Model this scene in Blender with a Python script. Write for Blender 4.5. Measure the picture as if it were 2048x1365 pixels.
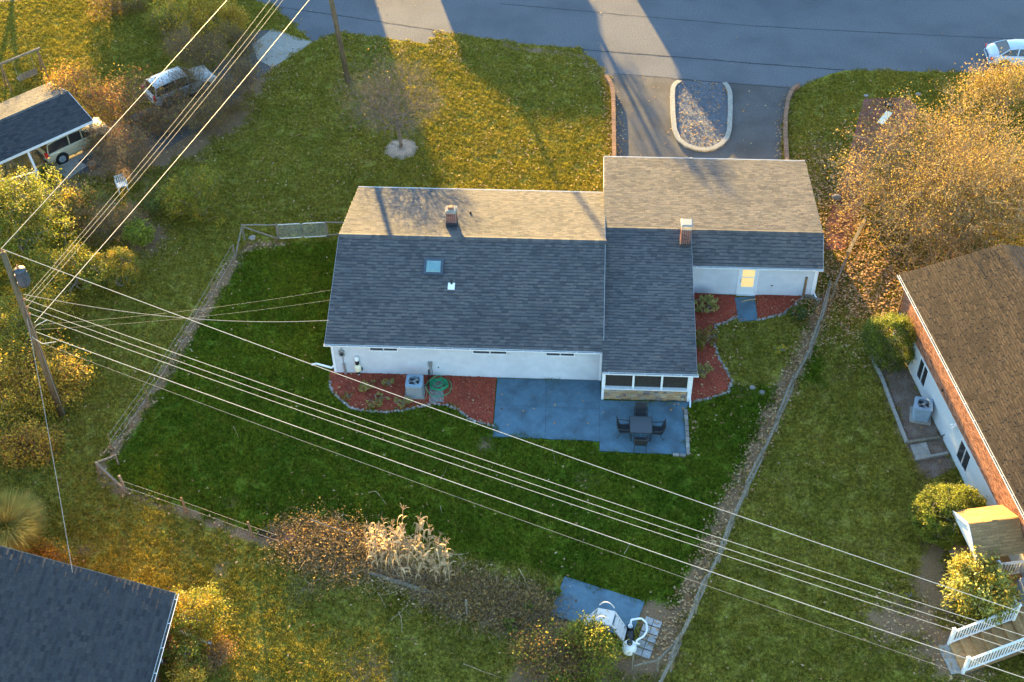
import bpy, math, random
import numpy as np
from mathutils import Matrix, Vector
R = math.radians
rng = np.random.default_rng(7)
random.seed(7)
for o in list(bpy.data.objects): bpy.data.objects.remove(o)
scene = bpy.context.scene
col = scene.collection

# ------------------------------------------------------------------ camera
FPX, PITCH, ROLL, YAW = 2694.35, 0.7784, -0.0184, 0.0664
CAM = np.array([12.7896, -48.1957, 50.5934])
_f0 = np.array([-math.sin(YAW), math.cos(YAW), 0.0]); _rt = np.array([math.cos(YAW), math.sin(YAW), 0.0]); _uz = np.array([0, 0, 1.0])
FWD = _f0*math.cos(PITCH) - _uz*math.sin(PITCH)
_up = _uz*math.cos(PITCH) + _f0*math.sin(PITCH)
RGT = _rt*math.cos(ROLL) + _up*math.sin(ROLL)
UPV = -_rt*math.sin(ROLL) + _up*math.cos(ROLL)
cd = bpy.data.cameras.new('camera'); cam = bpy.data.objects.new('camera', cd); col.objects.link(cam)
cd.sensor_width = 36.0; cd.lens = FPX/2048*36.0; cd.clip_start = 0.5; cd.clip_end = 3000
M = Matrix.Identity(4)
for i in range(3):
    M[i][0] = RGT[i]; M[i][1] = UPV[i]; M[i][2] = -FWD[i]; M[i][3] = CAM[i]
cam.matrix_world = M
scene.camera = cam

# ------------------------------------------------------------------ sky, sun, exposure
SUN_EL, SUN_AZ = R(6.5), R(-16.5)          # azimuth from +Y towards +X
TOSUN = Vector((math.sin(SUN_AZ)*math.cos(SUN_EL), math.cos(SUN_AZ)*math.cos(SUN_EL), math.sin(SUN_EL)))
world = bpy.data.worlds.new('World'); scene.world = world; world.use_nodes = True
wn = world.node_tree.nodes; wl = world.node_tree.links
sky = wn.new('ShaderNodeTexSky'); sky.sky_type = 'NISHITA'; sky.sun_disc = False
sky.sun_elevation = SUN_EL; sky.sun_rotation = SUN_AZ; sky.altitude = 100; sky.air_density = 1.2; sky.dust_density = 0.4; sky.ozone_density = 2.5
wl.new(sky.outputs[0], wn['Background'].inputs[0]); wn['Background'].inputs[1].default_value = 0.105
sl = bpy.data.lights.new('sun', 'SUN'); sl.energy = 4.8; sl.angle = R(0.7); sl.color = (1.0, 0.66, 0.20)
sun = bpy.data.objects.new('sun', sl); col.objects.link(sun)
sun.rotation_euler = (-TOSUN).to_track_quat('-Z', 'Y').to_euler(); sun.location = (0, 60, 60)
scene.view_settings.view_transform = 'Standard'; scene.view_settings.look = 'None'
scene.view_settings.exposure = 3.6; scene.view_settings.gamma = 1.0; scene.view_settings.use_curve_mapping = False

# ------------------------------------------------------------------ helpers
def G(x, y, z=0.0):
    """photo pixel -> world point on the level z"""
    d = FWD*FPX + RGT*(x-1024) - UPV*(y-682.5)
    return CAM + d*((z-CAM[2])/d[2])
def GP(x, y, n, c):
    """photo pixel -> point on plane n.p = c"""
    d = FWD*FPX + RGT*(x-1024) - UPV*(y-682.5)
    return CAM + d*((c-np.dot(n, CAM))/np.dot(n, d))
def poly(pts, z=0.0): return np.array([G(x, y, z) for x, y in pts])
def V(*a): return np.array(a, float)

class MB:
    def __init__(s): s.v = []; s.f = []; s.n = 0
    def add(s, v, faces, m=0):
        v = np.asarray(v, float).reshape(-1, 3); s.v.append(v)
        if len(faces):
            if isinstance(faces, np.ndarray): s.f.append((faces + s.n, m))
            else:
                by = {}
                for fc in faces: by.setdefault(len(fc), []).append(fc)
                for k, l in by.items(): s.f.append((np.array(l) + s.n, m))
        s.n += len(v); return s
    def box(s, c, size, rz=0.0, m=0, tilt=None):
        x, y, z = np.array(size)/2.0
        v = np.array([[-x,-y,-z],[x,-y,-z],[x,y,-z],[-x,y,-z],[-x,-y,z],[x,-y,z],[x,y,z],[-x,y,z]])
        if tilt is not None: v = v @ np.array(tilt).T
        if rz:
            a, b = math.cos(rz), math.sin(rz); v = v @ np.array([[a, b, 0], [-b, a, 0], [0, 0, 1]])
        return s.add(v + np.array(c), BOXF, m)
    def bar(s, p0, p1, w, h, m=0, up=(0, 0, 1)):
        """rectangular bar p0->p1, w across, h along up"""
        p0 = np.array(p0, float); p1 = np.array(p1, float); d = p1-p0; L = np.linalg.norm(d); d = d/L
        up = np.array(up, float); a = np.cross(d, up); na = np.linalg.norm(a)
        if na < 1e-6: a = np.array([1.0, 0, 0])
        else: a = a/na
        b = np.cross(a, d)
        v = []
        for p in (p0, p1):
            for sa, sb in ((-1,-1),(1,-1),(1,1),(-1,1)): v.append(p + a*sa*w/2 + b*sb*h/2)
        return s.add(v, [(0,1,2,3)[::-1], (4,5,6,7), (0,1,5,4), (1,2,6,5), (2,3,7,6), (3,0,4,7)], m)
    def tube(s, pts, r, n=6, m=0, cap=True):
        pts = np.array(pts, float); k = len(pts); r = np.broadcast_to(np.asarray(r, float), (k,))
        t = np.gradient(pts, axis=0); t /= np.maximum(np.linalg.norm(t, axis=1, keepdims=True), 1e-9)
        ref = np.array([0, 0, 1.0]) if abs(t[:, 2]).mean() < 0.9 else np.array([1.0, 0.1, 0])
        a = np.cross(t, ref); a /= np.maximum(np.linalg.norm(a, axis=1, keepdims=True), 1e-9); b = np.cross(t, a)
        an = np.arange(n)*2*math.pi/n
        v = pts[:, None, :] + r[:, None, None]*(np.cos(an)[None, :, None]*a[:, None, :] + np.sin(an)[None, :, None]*b[:, None, :])
        i = np.arange(k-1)[:, None]*n; j = np.arange(n)[None, :]; j2 = (j+1) % n
        f = np.stack([i+j, i+j2, i+n+j2, i+n+j], -1).reshape(-1, 4)
        s.add(v.reshape(-1, 3), f, m)
        if cap and n > 2:
            base = s.n - k*n
            s.f.append((np.array([[base + q for q in range(n)][::-1]]), m)); s.f.append((np.array([[base + (k-1)*n + q for q in range(n)]]), m))
        return s
    def lathe(s, c, prof, n=20, m=0, axis='z'):
        c = np.array(c, float); an = np.arange(n)*2*math.pi/n; v = []
        for r, z in prof:
            ring = np.stack([r*np.cos(an), r*np.sin(an), np.full(n, z)], -1)
            v.append(ring)
        v = np.concatenate(v)
        if axis == 'x': v = v[:, [2, 0, 1]]
        if axis == 'y': v = v[:, [1, 2, 0]]
        k = len(prof); i = np.arange(k-1)[:, None]*n; j = np.arange(n)[None, :]; j2 = (j+1) % n
        f = np.stack([i+j, i+j2, i+n+j2, i+n+j], -1).reshape(-1, 4)
        s.add(v + c, f, m); base = s.n - k*n
        s.f.append((np.array([[base+q for q in range(n)][::-1]]), m)); s.f.append((np.array([[base+(k-1)*n+q for q in range(n)]]), m))
        return s
    def prism(s, pts, z0, z1, m=0):
        """vertical prism over an xy outline (ccw)"""
        p = np.array(pts, float)[:, :2]; a = 0.5*np.sum(p[:, 0]*np.roll(p[:, 1], -1) - np.roll(p[:, 0], -1)*p[:, 1])
        if a < 0: p = p[::-1]
        k = len(p); v = np.concatenate([np.c_[p, np.full(k, z0)], np.c_[p, np.full(k, z1)]])
        fs = [tuple(range(k))[::-1], tuple(range(k, 2*k))] + [(i, (i+1) % k, k+(i+1) % k, k+i) for i in range(k)]
        return s.add(v, fs, m)
    def quad(s, a, b, c, d, m=0): return s.add([a, b, c, d], [(0, 1, 2, 3)], m)
    def slab(s, a, b, c, d, t, m=0):
        """thick sheet under the quad a b c d (ccw from outside)"""
        a, b, c, d = [np.array(q, float) for q in (a, b, c, d)]; n = np.cross(b-a, d-a); n /= np.linalg.norm(n); o = -n*t
        return s.add([a+o, b+o, c+o, d+o, a, b, c, d], BOXF, m)
BOXF = [(3,2,1,0), (4,5,6,7), (0,1,5,4), (1,2,6,5), (2,3,7,6), (3,0,4,7)]
ORG = {}
def mesh_from(name, mb, off, mats, smooth=False):
    me = bpy.data.meshes.new(name)
    v = np.concatenate(mb.v) - off
    me.vertices.add(len(v)); me.vertices.foreach_set('co', v.astype(np.float32).ravel())
    if mb.f:
        li = np.concatenate([f.ravel() for f, _ in mb.f]).astype(np.int32)
        tot = np.concatenate([np.full(len(f), f.shape[1]) for f, _ in mb.f]).astype(np.int32)
        mi = np.concatenate([np.full(len(f), m) for f, m in mb.f]).astype(np.int32)
        st = np.concatenate([[0], np.cumsum(tot)[:-1]]).astype(np.int32)
        me.loops.add(len(li)); me.loops.foreach_set('vertex_index', li)
        me.polygons.add(len(tot)); me.polygons.foreach_set('loop_start', st); me.polygons.foreach_set('loop_total', tot)
        me.polygons.foreach_set('material_index', mi)
        me.polygons.foreach_set('use_smooth', np.full(len(tot), bool(smooth)))
    for m in (mats if isinstance(mats, (list, tuple)) else [mats]): me.materials.append(m)
    me.update(calc_edges=True); me.validate()
    return me
def build(name, mb, mats, parent=None, smooth=False, loc=None, label=None, cat=None, group=None, kind=None):
    """ONE mesh object; vertices are world coordinates"""
    off = ORG[parent.name] if parent else (np.array(loc, float) if loc is not None else np.zeros(3))
    o = bpy.data.objects.new(name, mesh_from(name, mb, off, mats, smooth)); col.objects.link(o)
    if parent: o.parent = parent
    else: o.location = off
    ORG[o.name] = off
    tag(o, label, cat, group, kind); return o
def tag(o, label=None, cat=None, group=None, kind=None):
    if label: o['label'] = label
    if cat: o['category'] = cat
    if group: o['group'] = group
    if kind: o['kind'] = kind
    return o
def thing(name, label, cat, loc, group=None):
    o = bpy.data.objects.new(name, None); col.objects.link(o); o.location = tuple(loc); o.empty_display_size = 0.2
    ORG[o.name] = np.array(loc, float); return tag(o, label, cat, group)
def copy_thing(src, loc, label, rz=0.0, scale=1.0):
    """a copy of a thing, its parts and sub-parts (mesh data shared)"""
    def rec(o, par):
        c = o.copy(); col.objects.link(c); c.parent = par
        for ch in [k for k in ALL_CHILDREN(o)]: rec(ch, c)
        return c
    r = rec(src, None); r.location = tuple(loc); r.rotation_euler = (0, 0, rz); r.scale = (scale,)*3; r['label'] = label
    ORG[r.name] = np.array(loc, float); return r
def ALL_CHILDREN(o): return list(o.children)

# ------------------------------------------------------------------ materials
def mat(name, c1, c2=None, scale=4.0, rough=0.85, detail=6.0, bump=0.0, bscale=40.0, island=None, spec=0.3, metallic=0.0,
        c3=None, scale3=0.6, amt3=0.5, coat=0.0, ramp=(0.35, 0.65), sss=0.0, trans=0.0, stretch=None):
    m = bpy.data.materials.new(name); m.use_nodes = True; nt = m.node_tree; n = nt.nodes; l = nt.links
    b = n['Principled BSDF']; b.inputs['Roughness'].default_value = rough; b.inputs['Metallic'].default_value = metallic
    b.inputs['Specular IOR Level'].default_value = spec if rough < .8 else min(spec, .08); b.inputs['Coat Weight'].default_value = coat
    geo = n.new('ShaderNodeNewGeometry'); vec = geo.outputs['Position']
    if stretch:
        mp = n.new('ShaderNodeVectorMath'); mp.operation = 'MULTIPLY'; mp.inputs[1].default_value = stretch; l.new(vec, mp.inputs[0]); vec = mp.outputs[0]
    out = None
    def noise(sc, det=detail):
        t = n.new('ShaderNodeTexNoise'); t.inputs['Scale'].default_value = sc; t.inputs['Detail'].default_value = det; l.new(vec, t.inputs['Vector']); return t.outputs['Fac']
    def rmp(src, a, b_):
        r = n.new('ShaderNodeMapRange'); r.inputs[1].default_value = a; r.inputs[2].default_value = b_; l.new(src, r.inputs[0]); return r.outputs[0]
    def mix(fac, a, b_):
        x = n.new('ShaderNodeMix'); x.data_type = 'RGBA'
        if isinstance(fac, float): x.inputs[0].default_value = fac
        else: l.new(fac, x.inputs[0])
        for k, q in ((6, a), (7, b_)):
            if isinstance(q, (tuple, list)): x.inputs[k].default_value = (*q[:3], 1)
            else: l.new(q, x.inputs[k])
        return x.outputs[2]
    cur = c1
    if c2 is not None: cur = mix(rmp(noise(scale), *ramp), c1, c2)
    if c3 is not None:
        r3 = rmp(noise(scale3, 3.0), 0.45, 0.7); mm = n.new('ShaderNodeMath'); mm.operation = 'MULTIPLY'; mm.inputs[1].default_value = amt3; l.new(r3, mm.inputs[0])
        cur = mix(mm.outputs[0], cur, c3)
    if island is not None:                        # per-piece colour from a list of (pos, colour)
        oi = n.new('ShaderNodeObjectInfo'); ad = n.new('ShaderNodeMath'); ad.operation = 'ADD'; l.new(geo.outputs['Random Per Island'], ad.inputs[0]); l.new(oi.outputs['Random'], ad.inputs[1])
        fr = n.new('ShaderNodeMath'); fr.operation = 'FRACT'; l.new(ad.outputs[0], fr.inputs[0])
        cr = n.new('ShaderNodeValToRGB'); e = cr.color_ramp.elements
        while len(e) < len(island): e.new(0.5)
        for k, (p, c) in enumerate(island): e[k].position = p; e[k].color = (*c, 1)
        l.new(fr.outputs[0], cr.inputs[0])
        x = n.new('ShaderNodeMix'); x.data_type = 'RGBA'; x.blend_type = 'MULTIPLY'; x.inputs[0].default_value = 1.0
        if isinstance(cur, (tuple, list)): x.inputs[6].default_value = (*cur, 1)
        else: l.new(cur, x.inputs[6])
        l.new(cr.outputs[0], x.inputs[7]); cur = x.outputs[2]
    if isinstance(cur, (tuple, list)): b.inputs['Base Color'].default_value = (*cur, 1)
    else: l.new(cur, b.inputs['Base Color'])
    if bump:
        bp = n.new('ShaderNodeBump'); bp.inputs['Strength'].default_value = bump; bp.inputs['Distance'].default_value = 0.05
        l.new(noise(bscale, 4.0), bp.inputs['Height']); l.new(bp.outputs[0], b.inputs['Normal'])
    if trans:                                     # thin leaf: part of the light passes through
        tr = n.new('ShaderNodeBsdfTranslucent'); mx = n.new('ShaderNodeMixShader'); mx.inputs[0].default_value = trans
        if isinstance(cur, (tuple, list)): tr.inputs[0].default_value = (*cur, 1)
        else: l.new(cur, tr.inputs[0])
        l.new(b.outputs[0], mx.inputs[1]); l.new(tr.outputs[0], mx.inputs[2]); l.new(mx.outputs[0], n['Material Output'].inputs[0])
    return m
W1 = (1, 1, 1)
def leafmat(name, cols, trans=0.35, rough=0.6, tint=(1, 1, 1)):
    k = len(cols); return mat(name, tuple(0.8*t for t in tint), tuple(1.15*t for t in tint), scale=1.2, rough=rough, island=[(i/max(1, k-1), c) for i, c in enumerate(cols)], trans=trans, spec=0.25)
MT = {}
MT['asphalt'] = mat('asphalt', (.098,.10,.112), (.142,.144,.157), scale=11, detail=12, rough=.9, bump=.25, bscale=120, c3=(.078,.081,.092), scale3=.25, amt3=.6)
MT['asphalt2'] = mat('asphalt_driveway', (.082,.076,.076), (.12,.112,.11), scale=11, detail=12, rough=.9, bump=.3, bscale=110, c3=(.065,.058,.056), scale3=.5, amt3=.7)
MT['tar'] = mat('tar_seam', (.03,.03,.033), (.06,.06,.065), scale=8)
MT['concrete'] = mat('concrete', (.24,.22,.195), (.33,.305,.27), scale=6, bump=.2, bscale=60, c3=(.24,.23,.20), scale3=1.4)
MT['patio'] = mat('painted_patio', (.070,.130,.178), (.088,.155,.205), scale=5, rough=.75, bump=.1, bscale=80, c3=(.055,.082,.105), scale3=1.1, amt3=.85)
MT['joint'] = mat('patio_joint', (.06,.085,.11), (.085,.11,.14), scale=6)
MT['paver'] = mat('paver', (.30,.29,.29), (.40,.385,.38), scale=9, bump=.2, bscale=70, island=[(0,(.85,.85,.86)),(1,W1)])
MT['siding'] = mat('white_siding', (.42,.435,.475), (.47,.485,.52), scale=2.5, rough=.55, c3=(.37,.38,.41), scale3=.9, amt3=.5)
MT['trim'] = mat('white_trim', (.70,.71,.74), (.62,.63,.66), scale=6, rough=.45)
MT['gutter_in'] = mat('gutter_litter_shade', (.05,.055,.06), (.10,.09,.07), scale=12)
SHI = [(0,(.66,.68,.72)),(.25,(.88,.9,.92)),(.5,(1.03,1.03,1.03)),(.72,(1.18,1.14,1.09)),(.88,(1.0,.97,.96)),(1,(.72,.72,.76))]
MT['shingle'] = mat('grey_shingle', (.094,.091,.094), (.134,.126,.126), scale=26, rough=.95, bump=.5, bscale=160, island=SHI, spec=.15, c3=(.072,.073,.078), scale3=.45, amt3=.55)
MT['shingle_brown'] = mat('brown_shingle', (.055,.039,.027), (.095,.068,.045), scale=22, rough=.95, bump=.5, bscale=150, island=SHI, spec=.15, c3=(.026,.021,.019), scale3=1.3, amt3=.85, stretch=(1,.12,1))
MT['shingle_tan'] = mat('tan_shingle', (.27,.17,.08), (.36,.235,.12), scale=22, rough=.95, bump=.4, bscale=150, island=[(0,(.8,.8,.8)),(1,(1.1,1.08,1.05))], spec=.15)
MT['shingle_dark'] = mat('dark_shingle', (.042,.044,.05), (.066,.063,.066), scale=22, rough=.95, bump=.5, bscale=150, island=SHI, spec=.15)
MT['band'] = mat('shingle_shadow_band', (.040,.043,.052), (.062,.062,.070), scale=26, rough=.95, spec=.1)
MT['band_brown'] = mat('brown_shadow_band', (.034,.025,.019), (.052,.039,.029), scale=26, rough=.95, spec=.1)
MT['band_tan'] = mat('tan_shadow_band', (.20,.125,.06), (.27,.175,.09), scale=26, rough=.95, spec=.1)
MT['felt'] = mat('roof_underlay', (.035,.037,.042), (.05,.05,.055), scale=10)
MT['brick'] = mat('red_brick', (.29,.135,.09), (.39,.195,.13), scale=14, bump=.3, bscale=80, island=[(0,(.55,.5,.5)),(.4,(.9,.85,.8)),(.8,(1.05,1,1)),(1,(1.35,1.25,1.1))])
MT['brick_dark'] = mat('dark_chimney_brick', (.17,.06,.05), (.24,.09,.07), scale=14, bump=.3, bscale=80, island=[(0,(.4,.4,.45)),(.5,(.9,.9,.9)),(1,(1.2,1.1,1.1))])
MT['mortar'] = mat('mortar', (.46,.44,.42), (.36,.34,.32), scale=20)
MT['stone'] = mat('stone_veneer', (.9,.9,.9), (1.1,1.1,1.1), scale=18, bump=.4, bscale=60, island=[(0,(.13,.12,.125)),(.18,(.35,.22,.12)),(.4,(.46,.30,.16)),(.55,(.19,.17,.17)),(.75,(.42,.33,.22)),(1,(.30,.19,.11))])
MT['rock'] = mat('garden_stone', (.9,.9,.9), (1.1,1.1,1.1), scale=14, bump=.4, bscale=50, island=[(0,(.17,.155,.14)),(.5,(.26,.22,.19)),(1,(.34,.31,.28))])
MT['wood'] = mat('weathered_wood', (.15,.122,.09), (.24,.205,.16), scale=9, bump=.5, bscale=30, stretch=(1,1,.25), c3=(.13,.11,.085), scale3=1.5)
MT['wood_warm'] = mat('brown_timber', (.16,.10,.06), (.25,.16,.09), scale=9, bump=.4, bscale=40)
MT['pole'] = mat('pole_wood', (.085,.062,.04), (.145,.11,.075), scale=10, bump=.5, bscale=30, stretch=(1,1,.15), c3=(.13,.14,.085), scale3=1.2)
MT['deck'] = mat('deck_boards', (.33,.19,.085), (.43,.26,.12), scale=7, bump=.3, bscale=40, island=[(0,(.75,.75,.75)),(1,(1.1,1.1,1.1))])
MT['mulch'] = mat('red_mulch', (.27,.05,.030), (.40,.085,.048), scale=22, bump=1.0, bscale=40, c3=(.15,.05,.035), scale3=1.2)
MT['mulch_old'] = mat('faded_mulch', (.19,.075,.06), (.29,.13,.105), scale=22, bump=.8, bscale=40)
MT['gravel'] = mat('island_gravel', (.09,.10,.125), (.17,.18,.21), scale=24, bump=1.0, bscale=45)
MT['metal'] = mat('galvanised_metal', (.45,.47,.49), (.55,.56,.57), scale=10, rough=.4, metallic=.8)
MT['ac'] = mat('ac_casing', (.19,.26,.33), (.24,.31,.38), scale=5, rough=.5)
MT['ac_dark'] = mat('ac_grille', (.17,.18,.19), (.26,.27,.28), scale=30, rough=.6)
MT['black'] = mat('black_metal', (.02,.021,.023), (.035,.036,.04), scale=15, rough=.5)
MT['sling'] = mat('black_sling', (.022,.023,.026), (.04,.04,.044), scale=60, rough=.8)
MT['tabletop'] = mat('dark_table_glass', (.025,.03,.038), (.035,.04,.05), scale=20, rough=.3, spec=.5)
MT['glass'] = mat('window_glass', (.02,.022,.026), (.03,.03,.034), scale=3, rough=.12, spec=.6)
MT['screen'] = mat('porch_screen', (.020,.018,.017), (.034,.029,.025), scale=6, rough=.7)
MT['skylight'] = mat('skylight_dome', (.13,.25,.27), (.16,.28,.30), scale=4, rough=.3, spec=.3)
MT['hose'] = mat('green_hose', (.012,.24,.11), (.02,.30,.14), scale=10, rough=.4)
MT['white_pl'] = mat('white_plastic', (.74,.74,.73), (.80,.80,.79), scale=6, rough=.4)
MT['beige_pl'] = mat('beige_plastic', (.55,.50,.47), (.62,.57,.54), scale=8, rough=.5)
MT['cream'] = mat('cream_plastic', (.68,.62,.46), (.72,.66,.5), scale=6, rough=.45)
MT['rubber'] = mat('black_rubber', (.018,.018,.019), (.03,.03,.03), scale=20, rough=.8)
MT['copper'] = mat('brown_pipe', (.25,.13,.07), (.32,.17,.09), scale=20, rough=.5)
MT['dirt'] = mat('bare_soil', (.24,.17,.125), (.33,.25,.19), scale=10, bump=.6, bscale=40, c3=(.17,.115,.08), scale3=1.5)
MT['wire'] = mat('overhead_wire', (.46,.42,.38), (.36,.33,.30), scale=8, rough=.35, metallic=.4)
MT['wire_dark'] = mat('black_cable', (.20,.18,.17), (.28,.26,.24), scale=3, rough=.5)
MT['transf'] = mat('transformer_steel', (.045,.058,.08), (.065,.08,.105), scale=8, rough=.5)
MT['porcelain'] = mat('insulator', (.25,.11,.06), (.35,.16,.08), scale=8, rough=.3)
MT['bark'] = mat('grey_bark', (.17,.135,.105), (.28,.235,.19), scale=14, bump=.5, bscale=40)
MT['twig'] = mat('grey_twigs', (.24,.165,.085), (.34,.245,.135), scale=6)
MT['twig_brown'] = mat('brown_twigs', (.13,.082,.048), (.21,.14,.085), scale=6)
MT['twig_grey'] = mat('fine_grey_twigs', (.115,.09,.068), (.175,.14,.108), scale=6)
MT['straw'] = mat('dry_corn', (.40,.29,.16), (.56,.44,.28), scale=8, island=[(0,(.6,.55,.5)),(.5,(.95,.9,.85)),(1,(1.25,1.2,1.15))], trans=.2)
MT['terracotta'] = mat('clay_pot', (.22,.10,.07), (.30,.15,.10), scale=8)
MT['stucco'] = mat('white_parged_wall', (.47,.49,.53), (.54,.56,.60), scale=12, bump=.2, bscale=60, c3=(.46,.48,.51), scale3=.8)
MT['ivory'] = mat('ivory_door', (.62,.64,.66), (.66,.68,.70), scale=4, rough=.5)
MT['cover'] = mat('grill_cover', (.22,.24,.30), (.40,.40,.40), scale=3, rough=.45)
m = mat('lit_blind', (.72,.50,.20), (.78,.57,.25), scale=3, rough=.6); b = m.node_tree.nodes['Principled BSDF']
b.inputs['Emission Color'].default_value = (1, .62, .22, 1); b.inputs['Emission Strength'].default_value = .05; MT['litpane'] = m
# ------------------------------------------------------------------ ground
def inpoly(x, y, P):
    P = np.asarray(P)[:, :2]; r = np.zeros(np.shape(x), bool); j = len(P)-1
    for i in range(len(P)):
        xi, yi = P[i]; xj, yj = P[j]
        c = ((yi > y) != (yj > y)) & (x < (xj-xi)*(y-yi)/(yj-yi+1e-12)+xi); r ^= c; j = i
    return r
def segdist(x, y, P):
    P = np.asarray(P)[:, :2]; d = np.full(np.shape(x), 1e9)
    for a, b in zip(P[:-1], P[1:]):
        ab = b-a; t = np.clip(((x-a[0])*ab[0]+(y-a[1])*ab[1])/(ab@ab), 0, 1)
        d = np.minimum(d, np.hypot(x-a[0]-t*ab[0], y-a[1]-t*ab[1]))
    return d
def vnoise(x, y, s, seed=0):
    """value noise 0..1 for numpy arrays"""
    r = np.random.default_rng(seed).random((64, 64)); x = np.asarray(x)*s; y = np.asarray(y)*s
    i = np.floor(x).astype(int); j = np.floor(y).astype(int); u = x-i; v = y-j; u = u*u*(3-2*u); v = v*v*(3-2*v)
    g = lambda a, b: r[a % 64, b % 64]
    return (g(i, j)*(1-u)+g(i+1, j)*u)*(1-v)+(g(i, j+1)*(1-u)+g(i+1, j+1)*u)*v

ROAD = poly([(545,12),(625,85),(640,78),(665,70),(690,66),(760,75),(850,88),(866,83),(875,65),(905,68),(1060,90),(1163,98),(1167,108),(1185,116),(1200,135),(1212,152),
             (1594,178),(1620,166),(1655,150),(1690,141),(1760,142),(1900,145),(2048,147)])
_r0 = ROAD[-1].copy(); ROAD = np.vstack([G(300,-30), G(500,-2), ROAD, [[_r0[0]+260, _r0[1]+14, 0], [_r0[0]+260, 48, 0], [0, 42.2, 0], [-14, 41.8, 0], [-300, 36, 0], [-300, 25.5, 0], [-40, 33.5, 0]]])
APRON = poly([(505,90),(545,58),(625,85),(600,103),(545,135),(515,120)])
LDRIVE = np.vstack([poly([(540,60),(520,100),(545,133),(480,190),(440,235),(330,300),(215,330)]), poly([(160,350),(110,330),(150,270),(300,215),(400,160),(470,100),(515,62)])])
DRIVE = np.vstack([poly([(1211,149),(1598,175),(1575,210),(1565,250),(1563,322)]), [[23.9, 15.6, 0]], [[14.6, 15.6, 0]], poly([(1228,316),(1225,210),(1222,180)])])
PATIO = poly([(995,759),(1200,764),(1202,803),(1380,806),(1370,822),(1373,911),(1199.5,904),(1199,884),(985.4,874.5)])
DOORPAD = poly([(1469,597),(1509,595),(1515,641),(1477,645)])
BED_A = poly([(660,742),(658.6,765),(665,786),(686,806),(705.5,818.7),(736.7,825.5),(766,827.5),(795,824.6),(824.6,818.7),(844,813.8),(873.4,809),(902.7,814.8),(916.4,821.6),(940,841),(957,846),(985.4,853),(993,757)])
BED_B = poly([(1380,585),(1470,593),(1475,632),(1446,648),(1430.5,652),(1426,683),(1437,718),(1452.5,744.6),(1463.5,762),(1457,786),(1430.5,795),(1380,806),(1370,760)])
BED_C = poly([(1510,592),(1609,590),(1595,606),(1564.6,630),(1516,641)])
BED_D = poly([(1728,199),(1812,196),(1835,215),(1830,260),(1790,300),(1740,340),(1722,400),(1712,450),(1690,500),(1650,500),(1652,450),(1676,380),(1692,330),(1704,285)])
PADPOOL = poly([(1129,1155),(1289,1205),(1262,1278),(1100,1232)])
FOOT = [V(0.2, 0.25), V(14.1, 0.25), V(14.2, -1.1), V(18.7, -1.1), V(18.7, 7.1), V(25.7, 7.1), V(25.7, 16.2), V(14.3, 16.2), V(14.3, 12.6), V(0.2, 12.6)]
FOOT = np.array(FOOT)
ISLAND = poly([(1356,163.5),(1347,168),(1341,178),(1340,195),(1341,230),(1344,262),(1352,282),(1368,295),(1390,303),(1410,305.6),(1430,302),(1447,292),(1458,280),(1463,264),(1465,225),(1464.5,190),(1461,178),(1453,168)])
YARD = np.vstack([poly([(492,500),(560,488),(660,484)]), [[0.3, 12, 0]], [[0.3, 0.3, 0]], [[25.7, 0.3, 0]], poly([(1620,600),(1600,700),(1480,960),(1400,1140),(1330,1280),(1110,1150),(900,1100),(620,1040),(505,1073),(373,1025),(250,984),(196,925),(225,900),(300,790),(400,620),(470,520)])])
SOILBED = poly([(1738,700),(1762,755),(1812,888),(1855,962),(1912,936),(1806,705),(1780,660)])
HARD = [SOILBED, ROAD, APRON, DRIVE, PATIO, DOORPAD, BED_A, BED_B, BED_C, PADPOOL, FOOT]
# strips of worn soil along the fences: (pixels, half width m, strength)
STRIPS = [([(560,490),(500,492),(470,518),(430,590),(395,640),(350,720),(296,805),(250,870),(222,905)], .42, 1.0),
          ([(205,925),(205,960),(252,985),(310,1005),(373,1026),(440,1050),(505,1074),(560,1092)], .33, 1.0),
          ([(1650,600),(1630,650),(1600,720),(1560,800),(1520,885),(1470,985),(1430,1070),(1395,1150),(1355,1230),(1318,1290)], .50, 1.0),
          ([(1300,1230),(1345,1255),(1330,1290),(1300,1340),(1200,1330),(1100,1320),(1050,1365)], .8, 1.0),
          ([(560,1075),(640,1090),(740,1120),(860,1180),(960,1215),(1080,1240),(1130,1270)], 1.0, .95),
          ([(1000,90),(1060,100),(1110,105),(1160,112)], .35, .8), ([(1160,112),(1200,140),(1212,160)], .4, .6),
          ([(1737,700),(1762,760),(1800,870),(1812,888),(1850,960)], .25, .6),
          ([(1800,1240),(1850,1250),(1900,1310)], 1.6, .85), ([(1880,1100),(1860,1180),(1900,1230)], 1.1, .7),
          ([(180,330),(240,330),(330,300),(430,240),(500,130)], 2.2, .9), ([(120,380),(200,420),(260,440),(300,480)], 1.6, .8),
          ([(1640,300),(1660,420),(1650,520),(1700,560),(1800,560)], 1.6, .55), ([(1690,600),(1760,620),(1800,600)], 1.5, .6)]
BLOBS = [((803,300),.9,1),((995,180),.5,.6),((1480,790),.8,.5),((970,890),.6,.7),((965,300),1.4,.35),((1020,310),1.2,.3),((1180,960),.8,.4),((460,1005),.5,.6),((620,1170),1.2,.5),((600,1200),.9,.4),
         ((740,1340),1.6,.55),((170,1105),.5,.6),((440,1135),.6,.5),((1330,1225),.8,.8),((1640,770),.6,.5),((1690,745),.7,.4),((1725,840),.6,.4),((520,530),.6,.3),((640,520),.5,.5),((1535,1270),.3,.0),
         ((1560,960),.5,.3),((1620,1160),.6,.2),((1760,1110),1.0,.35),((1790,1200),.9,.5)]
_ST = [(poly(p), w, s) for p, w, s in STRIPS]; _BL = [(G(*p), w, s) for p, w, s in BLOBS]
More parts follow.
